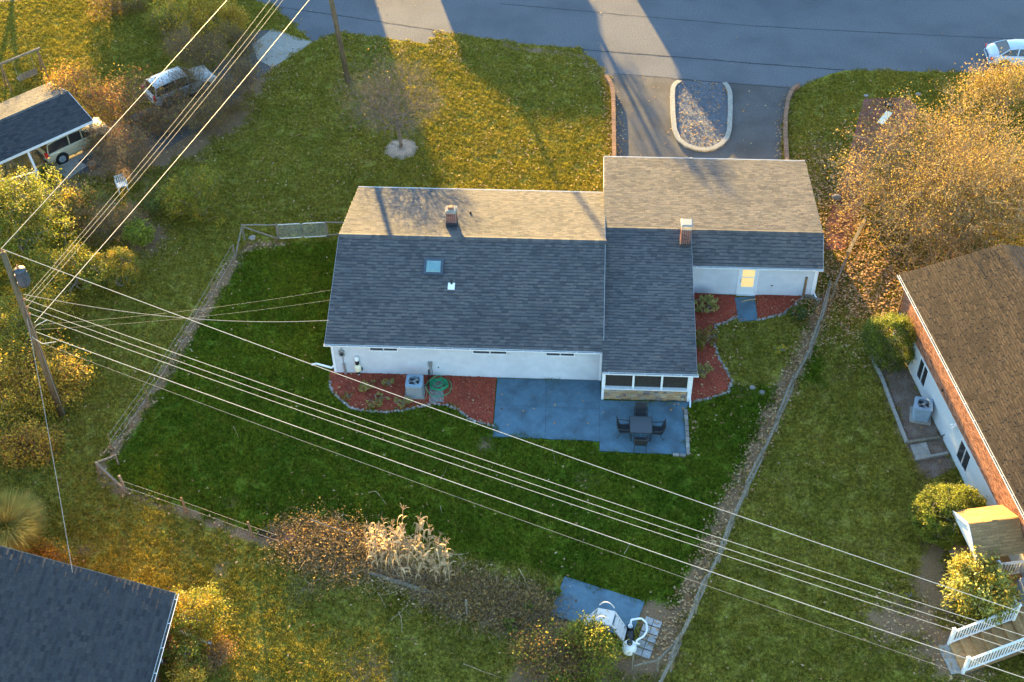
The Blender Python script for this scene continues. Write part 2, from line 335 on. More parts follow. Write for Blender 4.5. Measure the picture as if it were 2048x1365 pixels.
def soil_at(x, y):
    n = vnoise(x, y, 1.3, 3)*.6+vnoise(x, y, 4.5, 4)*.4; r = np.zeros(np.shape(x))
    for P, w, s in _ST:
        d = segdist(x, y, P); r = np.maximum(r, s*np.clip(1.35-d/w+(n-.5)*1.1, 0, 1))
    for c, w, s in _BL:
        d = np.hypot(x-c[0], y-c[1]); r = np.maximum(r, s*np.clip(1.3-d/w+(n-.5)*1.3, 0, 1))
    return r
xs = np.concatenate([[-900,-500,-250,-120,-70], np.arange(-40, 56, .3), [75,120,250,500,900]])
ys = np.concatenate([[-900,-500,-250,-120,-60], np.arange(-30, 50, .3), [75,120,250,500,900]])
gx, gy = np.meshgrid(xs, ys); nx, ny = len(xs), len(ys)
gs = soil_at(gx, gy); gl = inpoly(gx, gy, YARD).astype(float)
mb = MB(); ii = np.arange(ny-1)[:, None]*nx+np.arange(nx-1)[None, :]
mb.add(np.stack([gx.ravel(), gy.ravel(), np.zeros(gx.size)], -1), np.stack([ii, ii+1, ii+nx+1, ii+nx], -1).reshape(-1, 4))
def lawn_nodes(m, lush, olive, dry):
    """grass colour that changes with the place: returns the colour socket"""
    nt = m.node_tree; n = nt.nodes; l = nt.links; geo = n.new('ShaderNodeNewGeometry')
    def noise(s, d, a, b_):
        t = n.new('ShaderNodeTexNoise'); t.inputs['Scale'].default_value = s; t.inputs['Detail'].default_value = d; l.new(geo.outputs['Position'], t.inputs['Vector'])
        r = n.new('ShaderNodeMapRange'); r.inputs[1].default_value = a; r.inputs[2].default_value = b_; l.new(t.outputs[0], r.inputs[0]); return r.outputs[0]
    def mix(f, a, b_, k=None):
        x = n.new('ShaderNodeMix'); x.data_type = 'RGBA'
        if k is not None:
            mm = n.new('ShaderNodeMath'); mm.operation = 'MULTIPLY'; mm.inputs[1].default_value = k; l.new(f, mm.inputs[0]); f = mm.outputs[0]
        l.new(f, x.inputs[0])
        for q, c in ((6, a), (7, b_)):
            if isinstance(c, tuple): x.inputs[q].default_value = (*c, 1)
            else: l.new(c, x.inputs[q])
        return x.outputs[2]
    c = mix(noise(.35, 4, .38, .62), lush, olive); c = mix(noise(1.7, 5, .5, .72), c, dry, .55); c = mix(noise(9, 3, .35, .7), c, tuple(.6*v for v in lush), .6)
    for s_, lo_, hi_ in ((5.5, .66, 1.28), (13.0, .72, 1.24)):      # clumps: darker gaps, paler tufts
        f = noise(s_, 3, .36, .64); r = n.new('ShaderNodeMapRange'); r.inputs[3].default_value = lo_; r.inputs[4].default_value = hi_; l.new(f, r.inputs[0])
        x = n.new('ShaderNodeVectorMath'); x.operation = 'SCALE'; l.new(c, x.inputs[0]); l.new(r.outputs[0], x.inputs['Scale']); c = x.outputs[0]
    return c, mix, noise, geo
gm = bpy.data.materials.new('lawn'); gm.use_nodes = True
LUSH = ((.076,.118,.010), (.122,.152,.013), (.185,.165,.026))
OLIV = ((.186,.170,.026), (.242,.205,.034), (.275,.215,.068))
ca, mix, noise, geo = lawn_nodes(gm, *LUSH); cb = lawn_nodes(gm, *OLIV)[0]
n = gm.node_tree.nodes; l = gm.node_tree.links
at = n.new('ShaderNodeAttribute'); at.attribute_name = 'lush'; cc = mix(at.outputs['Fac'], cb, ca)
a2 = n.new('ShaderNodeAttribute'); a2.attribute_name = 'soil'; so = mix(noise(14, 5, .3, .7), (.15,.085,.045), (.27,.175,.105))
ad = n.new('ShaderNodeMath'); ad.operation = 'MULTIPLY_ADD'; l.new(noise(7, 5, .3, .7), ad.inputs[0]); ad.inputs[1].default_value = .55; l.new(a2.outputs['Fac'], ad.inputs[2])
mr = n.new('ShaderNodeMapRange'); mr.inputs[1].default_value = .5; mr.inputs[2].default_value = .95; l.new(ad.outputs[0], mr.inputs[0])
fin = mix(mr.outputs[0], cc, so); bs = n['Principled BSDF']; l.new(fin, bs.inputs['Base Color']); bs.inputs['Roughness'].default_value = .95; bs.inputs['Specular IOR Level'].default_value = .03
bp = n.new('ShaderNodeBump'); bp.inputs['Strength'].default_value = .9; bp.inputs['Distance'].default_value = .06; l.new(noise(22, 5, 0, 1), bp.inputs['Height']); l.new(bp.outputs[0], bs.inputs['Normal'])
ground = build('ground', mb, gm, kind='structure'); ground['label'] = 'autumn lawns and worn earth around the houses'
for nm, arr in (('soil', gs), ('lush', gl)):
    A = ground.data.attributes.new(nm, 'FLOAT', 'POINT'); A.data.foreach_set('value', arr.ravel().astype(np.float32))

def sheet(name, P, z, m, kind='structure', label=None, thick=None):
    mb = MB(); P = np.asarray(P, float)[:, :2]
    a = np.sum(P[:, 0]*np.roll(P[:, 1], -1)-np.roll(P[:, 0], -1)*P[:, 1])
    if a < 0: P = P[::-1]
    if thick: mb.prism(P, z-thick, z)
    else: mb.add(np.c_[P, np.full(len(P), z)], [tuple(range(len(P)))])
    return build(name, mb, m, kind=kind, label=label)
sheet('road', ROAD, .006, MT['asphalt'], label='wide asphalt street along the top')
sheet('driveway_apron', APRON, .012, MT['concrete'], label='pale concrete driveway apron')
sheet('neighbour_driveway', LDRIVE, .009, MT['asphalt2'])
sheet('driveway', DRIVE, .010, MT['asphalt2'], label='asphalt driveway in front of the garage')
sheet('patio', PATIO, .07, MT['patio'], thick=.09, label='blue painted concrete patio behind the house')
sheet('door_pad', DOORPAD, .06, MT['patio'], thick=.08)
sheet('pool_pad', PADPOOL, .07, MT['patio'], thick=.09)
def strip(mb, P, w, z, jitter=0.0):
    P = np.asarray(P, float)[:, :2]; t = np.gradient(P, axis=0); t /= np.linalg.norm(t, axis=1, keepdims=True); nn = np.stack([-t[:, 1], t[:, 0]], -1)
    w = w*(1+jitter*(rng.random((len(P), 1))-.5)); a = P-nn*w/2; b = P+nn*w/2; k = len(P)
    mb.add(np.r_[np.c_[a, np.full(k, z)], np.c_[b, np.full(k, z)]], [(i, i+1, k+i+1, k+i) for i in range(k-1)]); return mb
def dens(P, k):
    P = np.asarray(P, float); d = np.r_[0, np.cumsum(np.linalg.norm(np.diff(P[:, :2], axis=0), axis=1))]; t = np.linspace(0, d[-1], k)
    return np.stack([np.interp(t, d, P[:, i]) for i in range(P.shape[1])], -1)
for pts, w in (([(545,13),(700,35),(880,62)], .07), ([(1000,8),(1200,26),(1500,52),(1700,63),(2048,80)], .05), ([(1165,100),(1300,110),(1500,127),(1690,141)], .09), ([(1228,148),(1300,153),(1450,167),(1592,178)], .07)):
    P = dens(poly(pts), 60); P[:, :2] += rng.normal(0, .015, (60, 2)); build('asphalt_seam', strip(MB(), P, w, .016, .8), MT['tar'], kind='structure')
for pts in ([(995,813),(1199,820)], [(1199,803),(1199,884)], [(1093,761),(1090,878)]):
    build('patio_joint', strip(MB(), dens(poly(pts), 30), .025, .0745, .6), MT['joint'], kind='structure')

# gravel island with its pale kerb
isl = thing('gravel_island', 'gravel-filled driveway island with rounded pale concrete kerb', 'island', G(1405,240))
sheetpts = dens(np.vstack([ISLAND, ISLAND[:1]]), 80)[:-1]
mb = MB(); mb.prism(sheetpts, -.02, .05); build('gravel_bed', mb, MT['gravel'], isl)
K = dens(ISLAND, 70); t = np.gradient(K[:, :2], axis=0); t /= np.linalg.norm(t, axis=1, keepdims=True); nn = np.stack([-t[:, 1], t[:, 0]], -1)
cen = K[:, :2].mean(0); sgn = np.sign(np.sum((K[:, :2]-cen)*nn, 1).mean()); w = .30; a = K[:, :2]; b = K[:, :2]-sgn*nn*w
mb = MB(); k = len(K); z0, z1 = -.02, .15
vv = np.r_[np.c_[a, np.full(k, z0)], np.c_[a, np.full(k, z1)], np.c_[b, np.full(k, z1+.01)], np.c_[b, np.full(k, z0)]]
fs = []
for i in range(k-1):
    for r_ in range(4): q = (r_+1) % 4; fs.append((r_*k+i, r_*k+i+1, q*k+i+1, q*k+i))
fs += [(0, k, 2*k, 3*k), (k-1, 2*k-1, 3*k-1, 4*k-1)]
mb.add(vv, fs); build('kerb', mb, MT['concrete'], isl)
def scatter_chips(name, P, n, size, m, z, parent=None, kind='stuff', label=None, flat=.6, thick=True):
    P = np.asarray(P)[:, :2]; lo, hi = P.min(0), P.max(0); q = rng.random((n*4, 2))*(hi-lo)+lo; q = q[inpoly(q[:, 0], q[:, 1], P)][:n]
    return leaf_quads(name, np.c_[q, np.full(len(q), z)+rng.random(len(q))*.03], size, m, parent, kind, label, flat)
def leaf_quads(name, pos, size, m, parent=None, kind='stuff', label=None, flat=.5, aspect=.6, mats=None, mb=None, mi=0):
    """many small bent leaf faces; flat: 0 = any orientation .. 1 = lying flat"""
    k = len(pos); nrm = rng.normal(0, 1, (k, 3)); nrm[:, 2] = np.abs(nrm[:, 2]); nrm = nrm*(1-flat)+np.array([0, 0, 1.0])*flat*1.6; nrm /= np.linalg.norm(nrm, axis=1, keepdims=True)
    r_ = rng.normal(0, 1, (k, 3)); u = np.cross(nrm, r_); u /= np.linalg.norm(u, axis=1, keepdims=True); v = np.cross(nrm, u)
    s = size*(.6+.8*rng.random((k, 1))); a = u*s*.5; b = v*s*.5*aspect
    P = np.stack([pos-a, pos-a*.1-b, pos+a, pos-a*.1+b], 1); P[:, 0] += nrm*s*.12; P[:, 2] += nrm*s*.10
    own = mb is None; mb = mb or MB()
    mb.add(P.reshape(-1, 3), (np.arange(k)[:, None]*4+np.arange(4)[None, :]), mi)
    if own: return build(name, mb, m, parent, kind=kind, label=label)
gst = mat('gravel_stones', (.9,.9,.9), (1.1,1.1,1.1), scale=12, island=[(0,(.06,.07,.10)),(.5,(.115,.13,.16)),(.8,(.18,.185,.20)),(1,(.20,.12,.065))])
scatter_chips('gravel_stones', ISLAND, 2600, .09, gst, .06, parent=isl)
# mulch beds (mounded a little) with bark chips and edging stones
chip = mat('bark_chips', (.9,.9,.9), (1.1,1.1,1.1), scale=10, island=[(0,(.17,.03,.02)),(.5,(.33,.065,.036)),(.85,(.43,.11,.06)),(1,(.36,.20,.12))])
for nm, P, lab, mm, nchip in (('mulch_bed', BED_A, 'red mulch bed along the rear wall, left of the patio', 'mulch', 3400), ('mulch_bed', BED_B, 'red mulch bed beside the sunroom', 'mulch', 1800),
                              ('mulch_bed', BED_C, 'small red mulch wedge right of the garage back door', 'mulch', 900), ('mulch_bed', BED_D, 'faded mulch bed under the big yellow tree', 'mulch_old', 2200)):
    o = sheet(nm, P, .05, MT[mm], label=lab, thick=.07)
    scatter_chips('bark_chips', P, nchip, .085, chip, .05, parent=None, kind='stuff', label=lab.replace('bed', 'bed chips').replace('wedge', 'wedge chips'))
def edging(name, pts, label, size=.12, m='rock', step=.13):
    P = poly(pts); L = np.sum(np.linalg.norm(np.diff(P, axis=0), axis=1)); D = dens(P, max(2, int(L/step))); mb = MB()
    for p in D:
        s = size*(.6+.7*rng.random(3)); mb.box((p[0]+rng.normal(0, .025), p[1]+rng.normal(0, .025), .045), (s[0], s[1], s[2]*.8), rz=rng.random()*3, tilt=rot_xyz(rng.normal(0, .25), rng.normal(0, .25)))
    return build(name, mb, MT[m], label=label, cat='edging', loc=D[0])
def rot_xyz(ax, ay):
    ca, sa, cb, sb = math.cos(ax), math.sin(ax), math.cos(ay), math.sin(ay)
    return np.array([[1,0,0],[0,ca,-sa],[0,sa,ca]]) @ np.array([[cb,0,sb],[0,1,0],[-sb,0,cb]])
edging('stone_edging', [(658.6,765),(665,786),(686,806),(705.5,818.7),(736.7,825.5),(766,827.5),(795,824.6),(824.6,818.7),(844,813.8),(873.4,809),(902.7,814.8),(916.4,821.6),(940,841),(957,846),(985,853)], 'row of small stones edging the red bed left of the patio')
edging('stone_edging', [(1472,636),(1446,648),(1430.5,652),(1426,683),(1437,718),(1452.5,744.6),(1463.5,762),(1457,786),(1430.5,795),(1383,806)], 'row of small stones edging the red bed beside the sunroom')
edging('stone_edging', [(1607,594),(1595,606),(1564.6,630),(1516,641)], 'row of small stones edging the mulch wedge by the garage door')
# ring of shredded bark round the bare tree
RING = G(803,299); mb = MB(); k = 28; rr = [(1.0+.10*math.sin(i*2.1)+.08*rng.random()) for i in range(k)]
mb.add([[RING[0]+rr[i]*math.cos(i*2*math.pi/k), RING[1]+rr[i]*math.sin(i*2*math.pi/k), .015] for i in range(k)]+[[RING[0]+.5*math.cos(i*2*math.pi/k), RING[1]+.5*math.sin(i*2*math.pi/k), .14] for i in range(k)]+[[RING[0], RING[1], .16]],
       [(i, (i+1) % k, k+(i+1) % k, k+i) for i in range(k)]+[(k+i, k+(i+1) % k, 2*k) for i in range(k)])
ring = build('mulch_ring', mb, mat('pale_mulch', (.33,.225,.165), (.47,.345,.265), scale=16, bump=.9, bscale=40), loc=RING, label='pale round mulch ring at the foot of the bare tree', cat='mulch ring')
pm = mat('pale_chips', (.9,.9,.9), (1.1,1.1,1.1), scale=12, island=[(0,(.22,.145,.105)),(.6,(.45,.335,.255)),(1,(.57,.45,.36))])
q = rng.normal(0, .55, (700, 2)); q = q[np.hypot(q[:, 0], q[:, 1]) < 1.02]
leaf_quads('pale_chips', np.c_[q+RING[:2], .17-.13*np.hypot(q[:, 0], q[:, 1])+rng.random(len(q))*.02], .10, pm, parent=ring)

# ------------------------------------------------------------------ grass (uncountable: blades on instanced tufts)
def grass_patch(name, mat_, nb, hgt, wid, half=.27):
    p = np.c_[(rng.random((nb, 2))-.5)*2*half, np.zeros(nb)]; an = rng.random(nb)*6.283; h = hgt*(.55+.8*rng.random(nb)); le = rng.normal(0, .45, (nb, 2))*h[:, None]
    side = np.stack([np.cos(an), np.sin(an), np.zeros(nb)], -1)*wid*(.7+.6*rng.random((nb, 1)))
    tip = p+np.c_[le, h]; v = np.stack([p-side, p+side, tip], 1).reshape(-1, 3); mb = MB(); mb.add(v, np.arange(nb*3).reshape(-1, 3))
    o = bpy.data.objects.new(name, mesh_from(name, mb, np.zeros(3), mat_)); return o
def grass_material(name, cols):
    m = bpy.data.materials.new(name); m.use_nodes = True; c, mix, noise, geo = lawn_nodes(m, *[tuple(1.55*v for v in q) for q in cols]); n = m.node_tree.nodes; l = m.node_tree.links
    x = n.new('ShaderNodeMix'); x.data_type = 'RGBA'; x.blend_type = 'MULTIPLY'; x.inputs[0].default_value = 1; l.new(c, x.inputs[6])
    cr = n.new('ShaderNodeValToRGB'); cr.color_ramp.elements[0].color = (.5,.55,.5,1); cr.color_ramp.elements[1].color = (1.4,1.25,1.2,1); l.new(geo.outputs['Random Per Island'], cr.inputs[0]); l.new(cr.outputs[0], x.inputs[7])
    b = n['Principled BSDF']; l.new(x.outputs[2], b.inputs['Base Color']); b.inputs['Roughness'].default_value = .9; b.inputs['Specular IOR Level'].default_value = .04
    tr = n.new('ShaderNodeBsdfTranslucent'); l.new(x.outputs[2], tr.inputs[0]); mx = n.new('ShaderNodeMixShader'); mx.inputs[0].default_value = .3; l.new(b.outputs[0], mx.inputs[1]); l.new(tr.outputs[0], mx.inputs[2]); l.new(mx.outputs[0], n['Material Output'].inputs[0])
    return m
def instanced(name, pts, src, label, smin=.7, smax=1.5):
    me = bpy.data.meshes.new(name); me.vertices.add(len(pts)); me.vertices.foreach_set('co', np.asarray(pts, np.float32).ravel()); me.update()
    o = bpy.data.objects.new(name, me); col.objects.link(o); tag(o, label, None, None, 'stuff')
    ng = bpy.data.node_groups.new(name, 'GeometryNodeTree'); ng.interface.new_socket('Geometry', in_out='INPUT', socket_type='NodeSocketGeometry'); ng.interface.new_socket('Geometry', in_out='OUTPUT', socket_type='NodeSocketGeometry')
    N = ng.nodes; L = ng.links; gi = N.new('NodeGroupInput'); go = N.new('NodeGroupOutput'); ip = N.new('GeometryNodeInstanceOnPoints'); oi = N.new('GeometryNodeObjectInfo'); oi.inputs['Object'].default_value = src
    rv = N.new('FunctionNodeRandomValue'); rv.data_type = 'FLOAT_VECTOR'; rv.inputs[0].default_value = (0, 0, 0); rv.inputs[1].default_value = (0, 0, 6.283)
    sv = N.new('FunctionNodeRandomValue'); sv.data_type = 'FLOAT'; sv.inputs[2].default_value = smin; sv.inputs[3].default_value = smax
    L.new(gi.outputs[0], ip.inputs['Points']); L.new(oi.outputs['Geometry'], ip.inputs['Instance']); L.new(rv.outputs[0], ip.inputs['Rotation']); L.new(sv.outputs[1], ip.inputs['Scale']); L.new(ip.outputs[0], go.inputs[0])
    md = o.modifiers.new('tufts', 'NODES'); md.node_group = ng; return o
a = np.arange(-33, 47, .40); b = np.arange(-22, 41.5, .40); px, py = np.meshgrid(a, b); px = px.ravel()+rng.normal(0, .12, px.size); py = py.ravel()+rng.normal(0, .12, py.size)
ok = np.ones(len(px), bool)
for H_ in HARD: ok &= ~inpoly(px, py, H_)
_dd = np.stack([px, py, 0*px], -1)-CAM; _zz = _dd@FWD; _ux = 1024+FPX*(_dd@RGT)/_zz; _uy = 682.5-FPX*(_dd@UPV)/_zz
ok &= (_ux > -60) & (_ux < 2110) & (_uy > -60) & (_uy < 1430)
ok &= (soil_at(px, py) < .62) & ~inpoly(px, py, LDRIVE)
ly = inpoly(px, py, YARD); pts = np.c_[px, py, np.zeros(len(px))]
instanced('yard_grass', pts[ok & ly], grass_patch('grass_tuft', grass_material('yard_grass', LUSH), 130, .11, .018), 'lush dark green grass of the fenced back yard')
instanced('lawn_grass', pts[ok & ~ly], grass_patch('lawn_tuft', grass_material('lawn_grass', OLIV), 130, .075, .017), 'short olive lawn grass around the houses')
# ------------------------------------------------------------------ main house
SHCNT = {'n': 0}
def roof_plane(parent_roof, A, B, C_, D, m, expo=.195, wmin=.20, wmax=.40, indiv=None, felt=True, thick=.018, stuffname='shingle_field', basem='felt', slab_t=.14, band='band'):
    """A,B eave left/right, C,D ridge right/left (ccw from outside). Shingles are laid course by course on a deck slab."""
    A, B, C_, D = [np.array(q, float) for q in (A, B, C_, D)]
    dk = MB(); dk.slab(A, B, C_, D, slab_t); deck = build('roof_deck', dk, MT[basem], parent_roof)
    nrm = np.cross(B-A, D-A); nrm /= np.linalg.norm(nrm); L = np.linalg.norm(D-A); nc = int(L/expo); W = np.linalg.norm(B-A)
    field = MB(); singles = []
    for r_ in range(nc+1):
        t0 = r_*expo/L-.012/L*(r_ == 0); t1 = min(1.0, (r_+1.12)*expo/L)
        if t0 >= 1: break
        x = 0.0
        while x < W:
            w = wmin+(wmax-wmin)*random.random()**1.3
            if x+w > W-.08: w = W-x
            u0, u1 = x/W, (x+w)/W; x += w; g = .0025/W; u0 += g; u1 -= g
            dt = (random.random()-.5)*.006/L+(-.030/L if random.random() < .3 else 0)
            if r_ == 0: dt = 0
            def pt(u, t, h): return (A+(B-A)*u)*(1-t)+(D+(C_-D)*u)*t+nrm*h
            th = thick*(1.0+.5*(random.random() < .35))
            v = [pt(u0, t0+dt, .001), pt(u1, t0+dt, .001), pt(u1, t0+dt, th), pt(u0, t0+dt, th), pt(u1, t1, .003), pt(u0, t1, .003)]
            tm = t0+dt+(.70+.12*random.random())*expo/L; fm = min(1, (tm-t0-dt)/max(1e-6, t1-t0-dt)); v += [pt(u1, min(tm, t1), th*(1-fm)+.003*fm), pt(u0, min(tm, t1), th*(1-fm)+.003*fm)]
            singles.append((r_, v))
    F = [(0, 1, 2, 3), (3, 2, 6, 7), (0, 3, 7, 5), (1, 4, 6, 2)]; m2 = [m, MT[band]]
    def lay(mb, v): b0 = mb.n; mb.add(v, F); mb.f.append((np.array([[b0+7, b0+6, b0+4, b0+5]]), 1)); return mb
    lim = indiv or 0
    for i, (r_, v) in enumerate(singles):
        if i < lim:
            build('shingle', lay(MB(), v), m2, parent_roof)
        else: lay(field, v)
    if field.n: build(stuffname, field, m2, parent_roof, kind='stuff')
    return deck
def lap_wall(mb, p0, p1, z0, z1, out, lap=.15, holes=()):
    """clapboard wall from p0 to p1 (xy) with real laps; out = outward unit normal"""
    p0 = np.array(p0, float); p1 = np.array(p1, float); o = np.array([*out, 0.0]); L = np.linalg.norm(p1-p0); z = z0
    while z < z1-1e-4:
        zt = min(z+lap, z1); spans = [(0.0, L)]
        for h0, h1, hz0, hz1 in holes:
            if zt > hz0 and z < hz1:
                ns = []
                for s0, s1 in spans:
                    if h1 <= s0 or h0 >= s1: ns.append((s0, s1)); continue
                    if h0 > s0: ns.append((s0, h0))
                    if h1 < s1: ns.append((h1, s1))
                spans = ns
        for s0, s1 in spans:
            a = np.r_[p0+(p1-p0)*s0/L, 0]; b = np.r_[p0+(p1-p0)*s1/L, 0]
            mb.add([a+[0,0,z]+o*.045, b+[0,0,z]+o*.045, b+[0,0,zt]+o*.002, a+[0,0,zt]+o*.002, a+[0,0,z]-o*.02, b+[0,0,z]-o*.02], [(0, 1, 2, 3), (4, 5, 1, 0)])
        z = zt
    return mb
X1, D_, ZE, ZR = 14.20, 12.83, 2.397, 4.2375
SX0, SX1, SY, SZE = 14.15, 18.86, -1.32, 2.31
GX1, RY, RZ, GYE, GZE, GYF, GZF = 25.96, 8.42, 3.47, 6.88, 2.28, 16.385, 2.29
house = thing('house', 'white sided ranch house with grey shingle roofs, two chimneys and sunroom', 'house', (0, 0, 0))
core = MB()   # solid carcass behind the siding
core.box(((X1)/2, D_/2, (ZE-.1)/2), (X1-.60, D_-.66, ZE-.1-.02))
build('carcass', core, MT['siding'], house)
def siding(*a, **k): build('wall', lap_wall(MB(), *a, **k), MT['siding'], house)
siding((.25, .29), (X1-.05, .29), .02, ZE-.06, (0, -1), holes=[(1.95,3.45,1.72,2.2),(7.30,9.10,1.72,2.2),(11.0,12.5,1.72,2.2)])
siding((.25, D_-.29), (.25, .29), .02, ZE-.02, (-1, 0)); siding((X1, D_-.29), (.25, D_-.29), .02, ZE-.06, (0, 1))
for s in (0, 1):   # gable triangles
    x = .25 if s == 0 else X1-.02
    sl = -1 if s == 0 else 1
    build('gable', MB().add([[x, .3, ZE-.04], [x, D_-.3, ZE-.04], [x, D_/2, ZR-.12]], [(0, 1, 2)]), MT['siding'], house)
for x, y in ((.29, .27), (.29, D_-.27), (14.10, .26)): build('corner_trim', MB().box((x, y, ZE/2-.03), (.12, .07, ZE-.1)), MT['trim'], house)
roof = build('roof', MB().bar((0, D_/2, ZR-.16), (X1, D_/2, ZR-.16), .2, .1), MT['felt'], house)
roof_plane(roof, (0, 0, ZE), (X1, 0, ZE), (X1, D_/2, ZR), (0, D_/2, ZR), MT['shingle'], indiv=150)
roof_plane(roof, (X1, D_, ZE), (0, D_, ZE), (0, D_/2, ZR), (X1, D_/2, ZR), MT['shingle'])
def ridge_cap(parent, p0, p1, m, w=.17, k1=.28, k2=.28, step=.22):
    p0 = np.array(p0, float); p1 = np.array(p1, float); d = p1-p0; L = np.linalg.norm(d); d /= L; a = np.array([-d[1], d[0], 0]); mb = MB(); s = 0
    while s < L:
        e = min(L, s+step*1.1); p = p0+d*s; q = p0+d*e; h = .045
        mb.add([p-a*w-[0,0,w*k1]+[0,0,h], p+[0,0,h+.01], p+a*w-[0,0,w*k2]+[0,0,h], q-a*w-[0,0,w*k1]+[0,0,h*.8], q+[0,0,h*.8+.01], q+a*w-[0,0,w*k2]+[0,0,h*.8],
                p-a*w-[0,0,w*k1+.03], q-a*w-[0,0,w*k1+.03], p+a*w-[0,0,w*k2+.03], q+a*w-[0,0,w*k2+.03]], [(0, 1, 4, 3), (1, 2, 5, 4), (6, 0, 3, 7), (2, 8, 9, 5)]); s += step
    return build('ridge_cap', mb, m, parent)
ridge_cap(roof, (-.01, D_/2, ZR), (X1+.08, D_/2, ZR), MT['shingle'])
# fascia, soffit and gutters
def gutter(parent, p0, p1, out, z, w=.13, h=.11, seam=.9, name='gutter'):
    p0 = np.array([*p0, 0.0]); p1 = np.array([*p1, 0.0]); o = np.array([*out, 0.0]); mb = MB(); up = np.array([0, 0, 1.0])
    prof = [(0, -.005), (0, -h), (w*.75, -h), (w, -.02), (w, 0), (w-.02, 0), (w-.035, -.03), (w*.7, -h+.02), (.02, -h+.02), (.02, -.005)]
    ring = lambda p: [p+o*a+up*(z+b_) for a, b_ in prof]; k = len(prof)
    mb.add(ring(p0)+ring(p1), [(i, (i+1) % k, k+(i+1) % k, k+i) for i in range(k)]+[tuple(range(k)), tuple(range(2*k-1, k-1, -1))])
    g = build(name, mb, MT['trim'], parent)
    t = MB(); L = np.linalg.norm(p1-p0); q = .3
    t.quad(p0+o*.02+up*(z-.05), p1+o*.02+up*(z-.05), p1+o*(w-.03)+up*(z-.05), p0+o*(w-.03)+up*(z-.05)); build('litter_and_shade', t, MT['gutter_in'], g)  # dark sheet in the trough: litter with the gutter's shade in its colour
    hh = MB()
    while q < L: c = p0+(p1-p0)*q/L; hh.bar(c+up*(z-.012)-o*.05, c+up*(z-.004)+o*w, .03, .012, up=up); q += seam
    build('hanger', hh, MT['trim'], g); return g
gutter(house, (-.04, 0), (X1-.02, 0), (0, -1), ZE-.02)
gutter(house, (X1-.1, D_), (0, D_), (0, 1), ZE-.02)
fs = MB()
for y in (.02, D_-.02): fs.box((X1/2, y+(.02 if y < 1 else -.02), ZE-.1), (X1, .03, .16))
for x in (-.006, X1+.006):
    fs.bar((x, 0, ZE-.115), (x, D_/2, ZR-.115), .02, .17); fs.bar((x, D_/2, ZR-.115), (x, D_, ZE-.115), .02, .17)
fs.box((X1/2, .17, ZE-.17), (X1-.1, .30, .02)); fs.box((X1/2, D_-.17, ZE-.17), (X1-.1, .30, .02))
build('fascia', fs, MT['trim'], house)
# high slider windows under the rear eave
def window(parent, c, w, h, nx_, rz=0.0, depth=.06, fr=.05, glass='glass', nz=1, name='window'):
    """window in a wall; c centre, opening w x h, wall normal = (sin rz, -cos rz)"""
    c = np.array(c, float); a = np.array([math.cos(rz), math.sin(rz), 0]); o = np.array([math.sin(rz), -math.cos(rz), 0]); up = np.array([0, 0, 1.0])
    f = MB(); 
    f.bar(c-a*w/2-up*(h/2+fr/2), c+a*w/2-up*(h/2-0+fr/2), fr+.02, fr, up=up); f.bar(c-a*w/2+up*(h/2+fr/2), c+a*w/2+up*(h/2+fr/2), fr+.02, fr, up=up)
    for s in (-1, 1): f.bar(c+a*s*(w/2+fr/2)-up*(h/2+fr), c+a*s*(w/2+fr/2)+up*(h/2+fr), fr, fr+.02, up=o)
    for i in range(1, nx_): q = c-a*w/2+a*w*i/nx_; f.bar(q-up*h/2, q+up*h/2, fr*.9, fr, up=o)
    for i in range(1, nz): q = c-up*h/2+up*h*i/nz; f.bar(q-a*w/2, q+a*w/2, fr, fr*.8, up=up)
    win = build(name, f, MT['trim'], parent)
    for i in range(nx_):
        g = MB(); x0, x1 = -w/2+w*i/nx_+.002, -w/2+w*(i+1)/nx_-.002; i0 = c-o*(.012+.012*(i % 2))
        g.add([i0+a*x0-up*h/2, i0+a*x1-up*h/2, i0+a*x1+up*h/2, i0+a*x0+up*h/2, i0-o*.02+a*x0-up*h/2, i0-o*.02+a*x1-up*h/2, i0-o*.02+a*x1+up*h/2, i0-o*.02+a*x0+up*h/2],
              [(0, 1, 2, 3), (5, 4, 7, 6), (1, 5, 6, 2), (4, 0, 3, 7), (4, 5, 1, 0), (3, 2, 6, 7)]); build('pane', g, MT[glass], win)
    return win
for xc in (2.95, 8.42, 12.02): window(house, (xc-.0+.0, .27, 1.96), 1.40 if xc != 8.42 else 1.7, .40, 2)

# sunroom + garage block
core = MB(); core.box(((SX0+SX1)/2, (SY+.45+8)/2, 1.05), (SX1-SX0-.62, 8-SY-.45, 2.0)); core.box(((SX1+GX1)/2-.2, (GYE+GYF)/2, 1.05), (GX1-SX1+.2-.7, GYF-GYE-.9, 2.0)); core.box(((SX0+SX1)/2+.2, (8+GYF)/2, 1.05), (SX1-SX0+.2, GYF-8-.6, 2.0))
build('carcass', core, MT['screen'], house)
gyw = GYE+.29; gxw = GX1-.25; dc = G(1491.5, 594)[0]
siding((SX1-.3, gyw), (gxw, gyw), .02, GZE-.06, (0, -1), holes=[(dc-.5-SX1+.3,dc+.5-SX1+.3,0,2.12)])
siding((gxw, gyw), (gxw, GYF-.29), .02, GZE-.02, (1, 0)); siding((gxw, GYF-.29), (SX0+.1, GYF-.29), .02, GZF-.06, (0, 1), holes=[(.7,3.5,0,2.05),(4.6,7.4,0,2.05)])
siding((SX0+.10, GYF-.29), (SX0+.10, D_-.3), .02, GZF-.02, (-1, 0)); siding((SX1-.28, SY+.35), (SX1-.28, gyw), .02, SZE-.06, (1, 0)); siding((SX0+.08, SY+2.1), (SX0+.08, SY+.35), .02, SZE-.06, (-1, 0))
